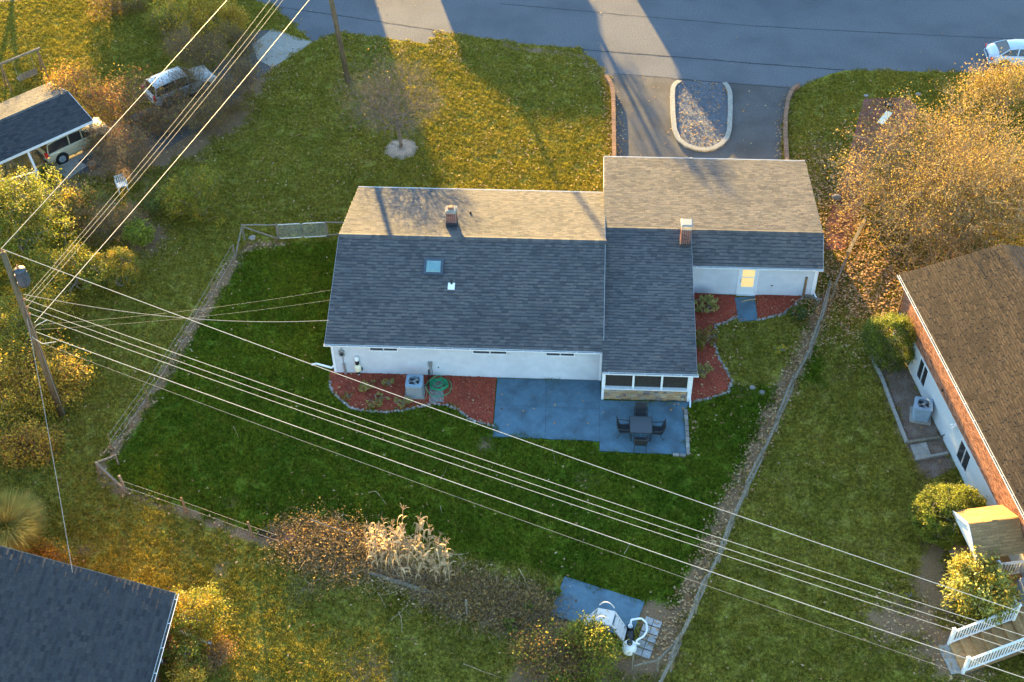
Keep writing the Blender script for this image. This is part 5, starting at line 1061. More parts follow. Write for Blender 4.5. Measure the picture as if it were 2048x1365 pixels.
# covered grill on the deck
gc = LP(S_n-1.05, O_n-1.05, DZ); cvr = MB(); prof = [(.62,.0,.42),(.66,.3,.45),(.60,.6,.40),(.50,.85,.33),(.36,1.0,.24),(.12,1.05,.10)]; n_ = 18; v = []
for i, (w, z, d) in enumerate(prof):
    for j in range(n_): a = 2*math.pi*j/n_; k = 1+.06*math.sin(5*a+i); v.append(gc+dS*w*k*np.sign(math.cos(a))*abs(math.cos(a))**.6+nO*d*k*np.sign(math.sin(a))*abs(math.sin(a))**.6+np.array([0, 0, z]))
cvr.add(v, [(i*n_+j, i*n_+(j+1) % n_, (i+1)*n_+(j+1) % n_, (i+1)*n_+j) for i in range(len(prof)-1) for j in range(n_)]+[tuple(range(5*n_, 6*n_))]); build('covered_grill', cvr, MT['cover'], loc=gc, smooth=False, label='grill under a shiny grey cover on the deck', cat='grill')

# ------------------------------------------------------------------ lower-left neighbour
ZL = 2.4; e1 = G(350, 1187, ZL); kL = .43; lb = thing('house', 'house with dark shingle roof and white gutter at the lower left', 'house', (e1[0]-5, e1[1]-5, 0))
HWL = 7.2; yb = e1[1]; ye = yb-13; xr = e1[0]; zr = ZL+kL*HWL
mb = MB(); mb.box((xr-HWL, (yb+ye)/2, (ZL-.1)/2), (2*HWL-.7, yb-ye-.6, ZL-.12)); mb.add([[xr-.4, yb-.31, ZL-.1], [xr-2*HWL+.4, yb-.31, ZL-.1], [xr-HWL, yb-.31, zr-.2]], [(0, 1, 2)]); build('wall', mb, MT['brick'], lb)
lr = build('roof', MB().bar((xr-HWL, yb, zr-.2), (xr-HWL, ye, zr-.2), .2, .1), MT['felt'], lb)
roof_plane(lr, (xr, ye, ZL), (xr, yb, ZL), (xr-HWL, yb, zr), (xr-HWL, ye, zr), MT['shingle_dark'], expo=.19, wmin=.28, wmax=.34)
roof_plane(lr, (xr-2*HWL, yb, ZL), (xr-2*HWL, ye, ZL), (xr-HWL, ye, zr), (xr-HWL, yb, zr), MT['shingle_dark'], expo=.3, wmin=.5, wmax=.9)
ridge_cap(lr, (xr-HWL, ye, zr), (xr-HWL, yb, zr), MT['shingle_dark'], k1=.36, k2=.36)
gutter(lb, (xr, yb), (xr, ye), (1, 0), ZL-.02, w=.17, seam=1.2); rk = MB(); rk.bar((xr, yb+.012, ZL-.07), (xr-HWL, yb+.012, zr-.07), .03, .16); rk.bar((xr-2*HWL, yb+.012, ZL-.07), (xr-HWL, yb+.012, zr-.07), .03, .16); build('rake_board', rk, MT['wood'], lb)
p = G(335, 1277, 1.2); build('downspout', MB().bar((xr+.06, yb-2.2, ZL-.12), (xr-.28, yb-2.45, ZL-.42), .07, .07).bar((xr-.28, yb-2.45, ZL-.4), (xr-.28, yb-2.45, .1), .07, .07, up=(0, 1, 0)), MT['trim'], lb)
t = thing('garden_bench', 'pale bench slats half hidden in the bushes at the lower left', 'bench', G(390, 1275)); a, b = G(358,1262,.45), G(381,1271,.45); c, d = G(400,1278,.45), G(423,1287,.45)
build('slat', MB().bar(a, b, .14, .04), MT['white_pl'], t); build('slat', MB().bar(c, d, .14, .04), MT['white_pl'], t); build('beam', MB().bar(a-[0, 0, .06], d-[0, 0, .06], .08, .08), MT['wood'], t)
for p in (a, d): build('leg', MB().bar([p[0], p[1], 0], p-[0, 0, .1], .07, .07, up=(1, 0, 0)), MT['wood'], t)

# ------------------------------------------------------------------ carport at the upper left
u = np.array([.7071, .7071, 0]); v_ = np.array([-.7071, .7071, 0]); CPO = np.array([-20.9, 18.9, 0])    # v=28.14 ridge
CV = lambda a, b, z: np.array([u[0]*a+v_[0]*b, u[1]*a+v_[1]*b, z])
vr = 28.42; hv = 2.78; ua, ub = -9.0, 1.15; cz, crz = 2.35, 3.08
cpt = thing('carport', 'low open carport with grey shingle roof at the upper left', 'carport', CV(-3, vr, 0)); cr = build('roof', MB().bar(CV(ua, vr, crz-.16), CV(ub, vr, crz-.16), .12, .1), MT['trim'], cpt)
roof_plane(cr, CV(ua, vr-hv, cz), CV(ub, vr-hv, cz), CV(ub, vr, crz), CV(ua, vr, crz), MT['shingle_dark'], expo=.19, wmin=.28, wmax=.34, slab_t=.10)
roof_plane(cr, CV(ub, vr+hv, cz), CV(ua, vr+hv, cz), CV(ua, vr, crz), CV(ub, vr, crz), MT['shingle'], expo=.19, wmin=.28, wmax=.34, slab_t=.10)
ridge_cap(cr, CV(ua, vr, crz), CV(ub, vr, crz), MT['shingle'], w=.13, k1=.26, k2=.26)
ft = MB(); ft.bar(CV(ua, vr-hv-.02, cz-.1), CV(ub, vr-hv-.02, cz-.1), .04, .16); ft.bar(CV(ua, vr+hv+.02, cz-.08), CV(ub, vr+hv+.02, cz-.08), .04, .16); ft.bar(CV(ub+.015, vr-hv, cz-.07), CV(ub+.015, vr, crz-.07), .03, .14); ft.bar(CV(ub+.015, vr+hv, cz-.07), CV(ub+.015, vr, crz-.07), .03, .14); build('fascia', ft, MT['trim'], cpt)
pb = G(85, 369); ub_ = np.dot(pb, u); vb_ = np.dot(pb, v_)
for a in (ub_, ub_-2.6): build('post', MB().bar(CV(a, vr-hv+.25 if a != ub_ else vb_, 0), CV(a, vr-hv+.25, cz-.15), .12, .12, up=u), MT['trim'], cpt)
for a in (ub-.3, -3.5, -7.0): build('post', MB().bar(CV(a, vr+hv-.3, 0), CV(a, vr+hv-.3, cz-.15), .12, .12, up=u), MT['trim'], cpt)
build('railing', MB().bar(CV(ub_-2.6, vr-hv+.2, 1.0), CV(ub_, vb_, 1.0), .07, .08).bar(CV(ub_-2.6, vr-hv+.2, .45), CV(ub_, vb_, .45), .06, .06), MT['trim'], cpt)
sheet('carport_floor', [CV(ua, vr-hv+.1, 0), CV(ub+.6, vr-hv+.1, 0), CV(ub+.6, vr+hv, 0), CV(ua, vr+hv, 0)], .03, MT['concrete'], thick=.04)
sb_ = poly([(112,340),(150,318),(175,333),(135,360)]); build('stone_slab', MB().prism(sb_, 0, .05), MT['concrete'], loc=sb_[0], label='concrete slab on the ground behind the tan car', cat='slab')
p = G(70, 372); t = thing('storage_box', 'grey box below the carport post', 'box', p); build('chest', MB().box(p+[0, .1, .25], (.85, .5, .5), rz=.5), MT['transf'], t); build('lid', MB().box(p+[0, .1, .53], (.90, .55, .06), rz=.5), MT['ac'], t)
p = G(186, 336); t = thing('planter', 'round clay planter on the brown ground near the tan car', 'planter', p); build('pot', MB().lathe(p, [(.18, 0), (.27, .30), (.30, .31), (.30, .36), (.25, .36), (.22, .28)], 18), MT['copper'], t); build('soil', MB().lathe(p, [(.22, .27), (.02, .29)], 14), MT['dirt'], t)
# white plastic chair
def garden_chair(p, rz, label):
    p = np.array([p[0], p[1], 0.0]); t = thing('garden_chair', label, 'chair', p); ca, sa = math.cos(rz), math.sin(rz); T = lambda x, y, z: np.array([p[0]+x*ca-y*sa, p[1]+x*sa+y*ca, z])
    build('seat', MB().prism([T(-.26, -.25, 0), T(.26, -.25, 0), T(.24, .23, 0), T(-.24, .23, 0)], .39, .425), MT['white_pl'], t)
    bk = MB()
    for x in (-.22, -.11, 0, .11, .22): bk.bar(T(x, .22, .42), T(x*1.1, .36, .84), .05, .022, up=T(0, -1, 0)-T(0, 0, 0))
    bk.bar(T(-.29, .36, .84), T(.29, .36, .84), .03, .09); build('backrest', bk, MT['white_pl'], t)
    for s in (-1, 1):
        build('armrest', MB().tube([T(s*.28, .30, .66), T(s*.31, 0, .66), T(s*.30, -.26, .62), T(s*.28, -.30, .4)], .03, 6), MT['white_pl'], t)
        for y in (-.27, .25): build('leg', MB().tube([T(s*.24, y*.9, .40), T(s*.29, y*1.15, 0)], .026, 6), MT['white_pl'], t)
    return t
garden_chair(G(246, 380), .5, 'white plastic garden chair on the brown ground at left')
# swing seat in the upper left lawn
h = 2.0; sa_ = G(90, 150); sb2 = G(18, 180); t = thing('swing_set', 'wooden frame with hanging bench swing on the upper left lawn', 'swing', (sa_+sb2)/2); dd = (sb2-sa_)/np.linalg.norm(sb2-sa_); pp = np.array([-dd[1], dd[0], 0])
T1 = sa_+[0, 0, h]; T2 = sb2+[0, 0, h]; build('beam', MB().bar(T1-dd*.2, T2+dd*.3, .11, .13), MT['wood'], t)
for e in (sa_, sb2):
    for s in (-1, 1): build('leg', MB().bar([e[0], e[1], h-.05], e+pp*s*.25*3*.6, .09, .09, up=dd), MT['wood_warm'], t)
mc = (sa_*.55+sb2*.45); s_ = build('swing_seat', MB().box(mc+[0, 0, .45], (1.35, .5, .05), rz=math.atan2(dd[1], dd[0])), MT['wood'], t); bks = MB()
for k in range(4): bks.bar(mc+dd*.66+pp*(.25+.03*k)+[0, 0, .55+.12*k], mc-dd*.66+pp*(.25+.03*k)+[0, 0, .55+.12*k], .02, .085)
build('backrest', bks, MT['wood'], t)
for s in (-1, 1): build('chain', MB().tube([mc+dd*s*.62+[0, 0, .48], mc+dd*s*.62+[0, 0, h]], .012, 5), MT['metal'], t)

# ------------------------------------------------------------------ vehicles
def carpaint(name, c): return mat(name, c, tuple(.92*v for v in c), scale=2, rough=.28, spec=.5, coat=.6)
def car(loc, heading, label, cat, paint, kind='suv', cladding=None):
    loc = np.array([loc[0], loc[1], 0.0]); h = np.array([heading[0], heading[1], 0.0]); h /= np.linalg.norm(h); lf = np.array([-h[1], h[0], 0])
    T = lambda x, y, z: loc+h*x+lf*y+np.array([0, 0, z])
    name = {'suv': 'parked_suv', 'sedan': 'parked_car'}[kind]; t = thing(name, label, cat, loc)
    if kind == 'suv':
        st = [(-2.28,.42,.80,.70,.86),(-2.22,.32,.92,.84,.92),(-1.9,.25,1.02,.92,1.02),(-.9,.22,1.05,.93,1.05),(.3,.22,1.05,.93,1.05),(.95,.22,1.04,.93,1.04),(1.5,.24,1.02,.92,1.02),(2.0,.28,.98,.88,.96),(2.22,.34,.88,.80,.86),(2.28,.44,.74,.70,.74)]
        gh = [(-2.12,.82,1.03),(-1.95,.72,1.62),(-1.5,.70,1.70),(-.3,.70,1.73),(.35,.69,1.68),(1.05,.80,1.04)]; wb = (-1.34, 1.36); R_ = .37; belt = 1.03
    else:
        st = [(-2.36,.42,.72,.62,.74),(-2.28,.30,.90,.80,.84),(-1.9,.24,.98,.88,.94),(-1.2,.2,.97,.91,.97),(0,.2,.95,.91,.95),(.9,.2,.95,.91,.95),(1.5,.22,.90,.89,.90),(2.0,.26,.82,.84,.78),(2.25,.32,.72,.74,.66),(2.34,.42,.60,.6,.58)]
        gh = [(-1.85,.74,.96),(-1.15,.62,1.38),(-.6,.60,1.45),(.0,.60,1.46),(.35,.60,1.42),(1.15,.76,.93)]; wb = (-1.38, 1.42); R_ = .33; belt = .95
    b = MB(); rows = []
    for x, zl, zb, w, ze_ in st:
        sec = [(0, zl), (.8*w, zl), (.97*w, zl+.10), (w, zl+.28), (1.0*w, zb*.72), (.965*w, zb-.07), (.90*w, zb-.005), (.5*w, zb+.03), (0, zb+.04)]
        ring = sec+[(-y, z) for y, z in sec[::-1][1:-1]]; rows += [T(x, y, z) for y, z in ring]
    k = 16; nS = len(st); fs = [(i*k+j, i*k+(j+1) % k, (i+1)*k+(j+1) % k, (i+1)*k+j) for i in range(nS-1) for j in range(k)]+[tuple(range(k)), tuple(range(nS*k-1, (nS-1)*k-1, -1))]
    body = build('body', b.add(rows, fs), paint, t, smooth=True)
    g = MB(); rows = []; mid = gh[1:-1]
    base_w = gh[0][1]
    # cabin shell: roof skin + pillars
    for x, w, z in mid:
        sec = [(w*.98, z-.10), (w*.93, z-.03), (w*.6, z+.015), (0, z+.03)]; ring = sec+[(-y, zz) for y, zz in sec[::-1][1:]]; rows += [T(x, y, zz) for y, zz in ring]
    n7 = 7; g.add(rows, [(i*n7+j, i*n7+j+1, (i+1)*n7+j+1, (i+1)*n7+j) for i in range(len(mid)-1) for j in range(n7-1)]); build('roof_panel', g, paint, t, smooth=True)
    rear, front = gh[0], gh[-1]; r1, f1_ = gh[1], gh[-2]; wbody = st[3][3]*.93
    pl = MB()
    for s in (-1, 1):
        for (xa, za, xb, zb2) in ((rear[0]+.02, belt, r1[0], r1[2]-.06), (-.62, belt, -.55, mid[1][2]-.06), (.28, belt, .30, mid[-1][2]-.07), (front[0], belt-.02, f1_[0], f1_[2]-.06)):
            wt = .69 if kind == 'suv' else .60
            pl.bar(T(xa, s*(wbody-.02), za), T(xb, s*(wt+.0), zb2), .07, .05, up=lf)
    build('pillar', pl, paint, t)
    wt = .67 if kind == 'suv' else .585; wl = wbody-.035
    def pane(pts, nm): m_ = MB(); m_.add([T(*q) for q in pts], [(0, 1, 2, 3)]); m_.add([T(q[0]*.985, q[1]*.97, q[2]-.01) for q in pts], [(3, 2, 1, 0)]); build(nm, m_, MT['glass'], t)
    pane([(front[0], -wl*.86, belt+.01), (front[0], wl*.86, belt+.01), (f1_[0]+.02, wt*.95, f1_[2]-.03), (f1_[0]+.02, -wt*.95, f1_[2]-.03)], 'windscreen')
    pane([(rear[0]+.02, wl*.86, belt+.02), (rear[0]+.02, -wl*.86, belt+.02), (r1[0]-.0, -wt*.95, r1[2]-.03), (r1[0]-.0, wt*.95, r1[2]-.03)], 'rear_window')
    for s in (-1, 1):
        for xa, xb, xc, xd in ((rear[0]+.1, -.66, -.60, r1[0]+.12), (-.60, .26, .28, -.53), (.32, front[0]-.08, f1_[0]-.06, .33)):
            zt = lambda x: np.interp(x, [q[0] for q in mid], [q[2] for q in mid])-.10
            pane([(xa, s*wl, belt), (xb, s*wl, belt), (xc, s*wt, zt(xc)), (xd, s*wt, zt(xd))], 'side_window')
    W = st[3][3]
    for x in wb:
        for s in (-1, 1):
            ar = MB(); ar.tube([T(x, s*(W-.20), R_+.02), T(x, s*(W+.004), R_+.02)], R_+.07, 22); build('wheel_arch', ar, MT['rubber'] if cladding is None else cladding, t)
            wh = build('wheel', MB().tube([T(x, s*(W-.18), R_), T(x, s*(W+.02), R_)], R_, 22), MT['rubber'], t)
            rmb = MB(); rmb.tube([T(x, s*(W+.0), R_), T(x, s*(W+.035), R_)], [R_*.66, R_*.60], 18); build('rim', rmb, MT['metal'], wh); sp = MB()
            for q in range(5): a = q*1.2566; sp.bar(T(x, s*(W+.045), R_), T(x+math.cos(a)*R_*.58, s*(W+.04), R_+math.sin(a)*R_*.58), .05, .02, up=lf)
            build('spoke', sp, MT['ac'], wh)
    for s in (-1, 1):
        zt = 1.0 if kind == 'suv' else .80
        tl = MB(); tl.box(T(st[1][0]+.02, s*(W-.12), zt-.02), (.14, .22, .32 if kind == 'suv' else .16), rz=math.atan2(h[1], h[0])); build('tail_light', tl, MT['redlamp'], t)
        hl = MB(); hl.box(T(st[-2][0]-.05, s*(W-.20), st[-2][2]-.10), (.18, .30, .14), rz=math.atan2(h[1], h[0])); build('headlight', hl, MT['white_pl'], t)
        build('mirror', MB().box(T(front[0]-.25, s*(W+.07), belt+.06), (.10, .16, .12), rz=math.atan2(h[1], h[0])), paint, t)
    for x in (st[0][0], st[-1][0]): build('bumper', MB().box(T(x*.985, 0, .46), (.12, 1.55, .18), rz=math.atan2(h[1], h[0])), MT['black'] if kind == 'suv' else paint, t)
    return t
MT['redlamp'] = mat('red_lamp', (.55,.02,.015), (.65,.03,.02), scale=4, rough=.2, spec=.5)
wc = G(126, 326); hd = u; rt_ = np.array([.7071, -.7071, 0]); cc_ = wc+1.34*u-.80*rt_
car(cc_, u, 'tan SUV parked under the carport with its hood in the sun', 'SUV', carpaint('tan_paint', (.46,.40,.27)), 'suv')
a, b = G(300, 215), G(425, 165); car((a+b)/2+[0, .1, 0], b-a, 'silver SUV parked behind the red-leaved shrubs, red tail light showing', 'SUV', carpaint('silver_paint', (.50,.51,.52)), 'suv')
a = G(1974, 112, .5); car(a+V(2.36, .1, 0), V(1, .02, 0), 'light blue sedan parked at the kerb at the upper right', 'car', carpaint('pale_blue_paint', (.42,.50,.60)), 'sedan')

# ------------------------------------------------------------------ houses across the street: unseen, placed and sized to throw the shadows
def simple_house(x0, x1, y0, y1, ze, zr, label, m='siding', hip=0.0):
    t = thing('house', label, 'house', ((x0+x1)/2, y0, 0), 'houses across the street'); mb = MB(); mb.box(((x0+x1)/2, (y0+y1)/2, ze/2), (x1-x0-.6, y1-y0-.6, ze)); ym = (y0+y1)/2
    if not hip:
        for x in (x0+.3, x1-.3): mb.add([[x, y0+.3, ze], [x, y1-.3, ze], [x, ym, zr-.15]], [(0, 1, 2)])
    build('wall', mb, MT[m], t); r_ = MB(); hx = hip
    r_.add([[x0, y0, ze], [x1, y0, ze], [x1-hx, ym, zr], [x0+hx, ym, zr], [x1, y1, ze], [x0, y1, ze]], [(0, 1, 2, 3), (4, 5, 3, 2), (1, 4, 2), (5, 0, 3), (0, 5, 4, 1)]); build('roof', r_, MT['shingle_dark'], t)
    n_ = max(2, int((x1-x0)/3.2))
    for i in range(n_):
        x = x0+(i+.5)*(x1-x0)/n_
        if i == n_//2: build('door', MB().box((x, y0+.28, 1.02), (.95, .08, 2.04)), MT['wood_warm'], t)
        else: window(t, (x, y0+.27, 1.55), 1.2, 1.1, 2)
    return t
simple_house(-15.2, -8.0, 50, 58, 4.2, 7.2, 'two storey house across the street, left of the gap', 'siding'); simple_house(-25, -15.8, 50, 58, 5.2, 8.0, 'unseen tallest house, far left, added to shade the lower left lawn', 'brick'); simple_house(-1.66, 7.5, 50, 58, 2.5, 3.75, 'low hipped house across the street in the middle', 'brick', hip=2.0)
simple_house(12.6, 17.6, 50, 58, 2.6, 4.8, 'small gabled house across the street beside the tall house', 'siding'); simple_house(18.0, 22.4, 51, 58.5, 5.4, 8.2, 'unseen tall house added across the street at the right for shade', 'brick'); simple_house(22.8, 40, 50, 58, 2.6, 4.8, 'unseen long low house, rightmost, stretched to close a gap in the shade', 'siding')
# ------------------------------------------------------------------ trees and shrubs
def ell_points(n, c, rad, lumps=9, hollow=.35, seed=0, zmin=.02):
    """points in an uneven crown: a cloud of overlapping lumps inside an ellipsoid"""
    r = np.random.default_rng(seed); c = np.array(c, float); rad = np.array(rad, float)
    lc = r.normal(0, 1, (lumps, 3)); lc /= np.linalg.norm(lc, axis=1, keepdims=True); lc *= (hollow+(1-hollow)*r.random((lumps, 1))**.5)*.72
    lr = .30+.28*r.random(lumps); k = r.integers(0, lumps, n); d = r.normal(0, 1, (n, 3)); d /= np.linalg.norm(d, axis=1, keepdims=True)
    p = lc[k]+d*lr[k][:, None]*(r.random((n, 1))**.45); p = c+p*rad; return p[p[:, 2] > zmin]
def shell_points(n, c, rad, seed):
    """points close under the skin of a clipped globe, slightly uneven"""
    r = np.random.default_rng(seed); d = r.normal(0, 1, (n, 3)); d /= np.linalg.norm(d, axis=1, keepdims=True); k = .86+.10*np.sin(3.1*d[:, 0]+seed)*np.sin(3.7*d[:, 1])+.05*np.sin(9*d[:, 2]+5*d[:, 0])
    k = k*np.where(r.random(n) < .25, .5+.4*r.random(n), 1); p = np.array(c)+d*np.array(rad)*k[:, None]; return p[p[:, 2] > .05]
def grow(base, trunk_h, nodes, r0, mb, seed=0, n=5, minr=.006, wob=.04, multi=1, power=2.2, trunk_lean=(0, 0), tr=None):
    """connect crown points back to the trunk, nearest first; tubes taper by the number of tips carried"""
    r = np.random.default_rng(seed); base = np.array(base, float); P = [base.copy()]; par = [-1]
    tn = 4
    for i in range(1, tn+1): f = i/tn; P.append(base+np.array([trunk_lean[0]*f+r.normal(0, wob), trunk_lean[1]*f+r.normal(0, wob), trunk_h*f])); par.append(i-1)
    top = P[-1]; nodes = nodes[np.argsort(np.linalg.norm(nodes-top, axis=1))]; arr = np.zeros((len(nodes)+tn+1, 3)); arr[:tn+1] = P; cost = np.zeros(len(arr)); cnt = tn+1; par += [0]*len(nodes)
    for i in range(1, tn+1): cost[i] = cost[i-1]+trunk_h/tn
    lo = 1 if multi > 1 else tn-1
    for q in nodes:
        d = np.linalg.norm(arr[lo:cnt]-q, axis=1); j = lo+int(np.argmin(d*1.0+.22*cost[lo:cnt])); m_ = arr[j]
        arr[cnt] = q; par[cnt] = j; cost[cnt] = cost[j]+d[j-lo]; cnt += 1
    w = np.zeros(cnt)
    child = np.bincount([p for p in par[1:cnt]], minlength=cnt)
    for i in range(cnt-1, 0, -1):
        if child[i] == 0: w[i] += 1
        w[par[i]] += w[i]
    rad = np.maximum(minr, r0*(w/max(1, w[1]))**(1/power)); a = arr[[par[i] for i in range(1, cnt)]]; b = arr[1:cnt]; ra = np.minimum(rad[[par[i] for i in range(1, cnt)]], rad[1:cnt]*1.7); rb = rad[1:cnt]
    # all branch segments at once
    d = b-a; L = np.maximum(np.linalg.norm(d, axis=1, keepdims=True), 1e-6); d = d/L; ref = np.where(np.abs(d[:, 2:3]) < .9, np.array([[0, 0, 1.0]]), np.array([[1.0, 0, 0]])); x = np.cross(d, ref); x /= np.linalg.norm(x, axis=1, keepdims=True); y = np.cross(d, x)
    an = np.arange(n)*2*math.pi/n; ring = np.cos(an)[None, :, None]*x[:, None]+np.sin(an)[None, :, None]*y[:, None]
    v = np.concatenate([a[:, None]+ring*ra[:, None, None], b[:, None]+ring*rb[:, None, None]], 1); k = len(a); o = np.arange(k)[:, None, None]*2*n; j = np.arange(n); f = np.stack([j, (j+1) % n, n+(j+1) % n, n+j], -1)[None]
    mb.add(v.reshape(-1, 3), (o+f).reshape(-1, 4)); tips = arr[:cnt][child == 0]; tdir = d[(np.flatnonzero(child == 0)-1).clip(0)]
    return tips, arr[:cnt], tdir
def twigs(mb, roots, dirs, n_each, length, r, seed=0, up=.25):
    """fine twigs as thin three-sided slivers"""
    q = np.random.default_rng(seed); k = len(roots)*n_each; p = np.repeat(roots, n_each, 0); d = np.repeat(dirs, n_each, 0)*.8+q.normal(0, .6, (k, 3)); d[:, 2] += up; d /= np.linalg.norm(d, axis=1, keepdims=True)
    L = length*(.4+.9*q.random((k, 1))); e = p+d*L+q.normal(0, .06, (k, 3))*L; s = np.cross(d, q.normal(0, 1, (k, 3))); s /= np.linalg.norm(s, axis=1, keepdims=True); s2 = np.cross(d, s)
    v = np.stack([p+s*r, p-s*r*.5+s2*r*.87, p-s*r*.5-s2*r*.87, e], 1); f = np.array([[0, 1, 3], [1, 2, 3], [2, 0, 3]]); mb.add(v.reshape(-1, 3), (np.arange(k)[:, None, None]*4+f[None]).reshape(-1, 3)); return e
def spread(tips, n, sig, seed, zmin=.03):
    q = np.random.default_rng(seed); p = tips[q.integers(0, len(tips), n)]+q.normal(0, sig, (n, 3)); return p[p[:, 2] > zmin]
LM = {
 'rust': leafmat('rust_leaves', [(.19,.10,.03),(.34,.185,.05),(.46,.27,.08),(.26,.18,.05),(.18,.15,.04)]),
 'tan': leafmat('tan_leaves', [(0.180,0.116,0.031),(0.324,0.209,0.053),(0.432,0.286,0.074),(0.264,0.149,0.040),(0.504,0.352,0.099)]), 'yellow': leafmat('yellow_leaves', [(.42,.24,.025),(.55,.34,.03),(.60,.42,.06),(.36,.20,.03)]),
 'gold': leafmat('golden_leaves', [(0.375,0.228,0.016),(0.550,0.324,0.020),(0.275,0.204,0.020),(0.625,0.360,0.032)]), 'green': leafmat('green_leaves', [(0.085,0.112,0.012),(0.145,0.173,0.016),(0.221,0.225,0.024),(0.111,0.135,0.016)]),
 'olive': leafmat('olive_leaves', [(0.123,0.128,0.013),(0.210,0.188,0.016),(0.333,0.247,0.022),(0.158,0.150,0.016)]), 'red': leafmat('red_leaves', [(.24,.06,.03),(.34,.11,.04),(.40,.17,.05),(.20,.10,.05)]),
 'dark': leafmat('dark_leaves', [(0.042,0.061,0.011),(0.075,0.102,0.016),(0.112,0.138,0.022)]), 'lime': leafmat('lime_leaves', [(0.163,0.196,0.014),(0.250,0.276,0.021),(0.350,0.322,0.035)]), 'pale': leafmat('glossy_pale_leaves', [(0.169,0.188,0.027),(0.312,0.300,0.054),(0.520,0.475,0.135),(0.117,0.138,0.023)], rough=.35),
 'brown': leafmat('brown_leaves', [(0.149,0.072,0.021),(0.241,0.121,0.032),(0.310,0.165,0.042),(0.196,0.099,0.032)]), 'hosta': leafmat('dying_hosta', [(0.264,0.204,0.054),(0.384,0.312,0.090),(0.192,0.180,0.036),(0.480,0.372,0.135)])}
def plant(name, label, cat, px, height, rad, leaf, nleaf, lsize, nodes=350, trunk=.12, r0=.07, bark='bark', seed=1, zc=None, mixleaf=None, sig=None, lumps=9, multi=3, ntw=0, twl=.4, twr=.006, hollow=.35, zlow=None, flat=.2, aspect=.6, off=(0, 0), group=None, minr=.006, tmat=None, twup=.25, n=4, xy=None, aspect_leaf=None, shell=False):
    """shrub or tree: px = foot on the ground in the photograph; rad = crown radii; height = crown top"""
    base = G(*px) if xy is None else np.array([xy[0], xy[1], 0.0]); zc = height-rad[2] if zc is None else zc; c = base+np.array([off[0], off[1], zc])
    t = thing(name, label, cat, base, group); N = ell_points(nodes, c, rad, lumps, hollow, seed) if not shell else shell_points(nodes, c, rad, seed); wood = MB()
    tips, allp, td = grow(base, trunk*height, N, r0, wood, seed, n=n, multi=multi, minr=minr)
    tmb = wood
    if ntw:
        e = twigs(wood, allp[5:], np.r_[td, td, td, td, td, td][:0] if False else norm(allp[5:]-c), ntw, twl, twr, seed+5, twup)
        tips = np.r_[tips, e]
    build('trunk', wood, MT[tmat or bark], t)
    if nleaf:
        sig = sig or .13*min(rad); L = MB(); first = True
        groups = [(leaf, 1.0)]+(mixleaf or []); tot = sum(w for _, w in groups); mats = []
        for gi, (nm, w) in enumerate(groups):
            sub = tips if gi == 0 else tips[np.random.default_rng(seed+gi).permutation(len(tips))[:max(6, int(len(tips)*w/tot*1.2))]]
            leaf_quads('', spread(sub, int(nleaf*w/tot), sig, seed+10+gi), lsize, None, mb=L, mi=gi, flat=flat, aspect=aspect); mats.append(LM[nm])
        build('crown', L, mats, t)
    return t
def norm(v): return v/np.maximum(np.linalg.norm(v, axis=-1, keepdims=True), 1e-9)
# bare tree on the front lawn
plant('bare_tree', 'leafless young tree in a mulch ring on the front lawn', 'tree', (801, 299), 6.3, (3.6, 3.4, 2.6), 'tan', 60, .10, nodes=1900, trunk=.28, r0=.12, seed=3, zc=3.8, multi=1, ntw=4, twl=.75, twr=.0030, minr=.0032, lumps=34, hollow=.15, tmat='twig_grey', n=5, sig=.1)
# big half-bare yellow tree on the right
plant('large_tree', 'large half-bare tree with tan and yellow leaves at the right', 'tree', (1862, 420), 7.0, (7.6, 7.2, 3.5), 'tan', 46000, .095, nodes=3400, trunk=.22, r0=.26, seed=5, zc=3.5, multi=1, ntw=4, twl=.8, twr=.010, lumps=44, hollow=.15, mixleaf=[('yellow', .05), ('olive', .26), ('brown', .25)], sig=.26, off=(1.0, -1.6), tmat='twig', n=5)
plant('small_tree', 'thin tan-leaved tree reaching over the parked blue sedan', 'tree', (2000, 235), 3.5, (3.6, 2.2, 1.7), 'tan', 8000, .11, nodes=700, trunk=.2, r0=.12, seed=6, multi=1, ntw=2, twl=.5, twr=.010, lumps=16, mixleaf=[('olive', .4)], sig=.25, tmat='twig')
# evergreens on the right
plant('evergreen_shrub', 'dense green evergreen shrub against the corner of the brick house', 'shrub', (1772, 722), 2.9, (1.45, 1.35, 1.7), 'dark', 26000, .08, nodes=800, seed=11, zc=1.45, shell=True, mixleaf=[('green', 1.0), ('lime', .35)], sig=.14, hollow=.5)
plant('round_shrub', 'rounded clipped green shrub beside the porch', 'shrub', (1885, 1062), 2.5, (1.80, 1.65, 1.35), 'green', 40000, .075, nodes=1300, seed=12, zc=1.15, shell=True, mixleaf=[('lime', .45), ('dark', .2)], sig=.09)
plant('glossy_shrub', 'glossy pale-leaved shrub leaning on the deck railing', 'shrub', (1925, 1222), 2.7, (1.75, 1.5, 1.15), 'pale', 7500, .16, nodes=350, seed=13, zc=1.75, lumps=13, mixleaf=[('olive', .45), ('yellow', .12)], sig=.2, hollow=.45, aspect=.5)
plant('yellow_shrub', 'low yellow-leaved shrub under the deck stair rail', 'shrub', (1962, 1232), .9, (.55, .45, .4), 'yellow', 900, .12, nodes=70, seed=14, zc=.5, lumps=6, mixleaf=[('olive', .5)])
plant('small_weed', 'small grey-green weed in the soil near the deck', 'plant', (1816, 1196), .35, (.35, .3, .2), 'olive', 260, .12, nodes=30, seed=15, zc=.18, lumps=5)
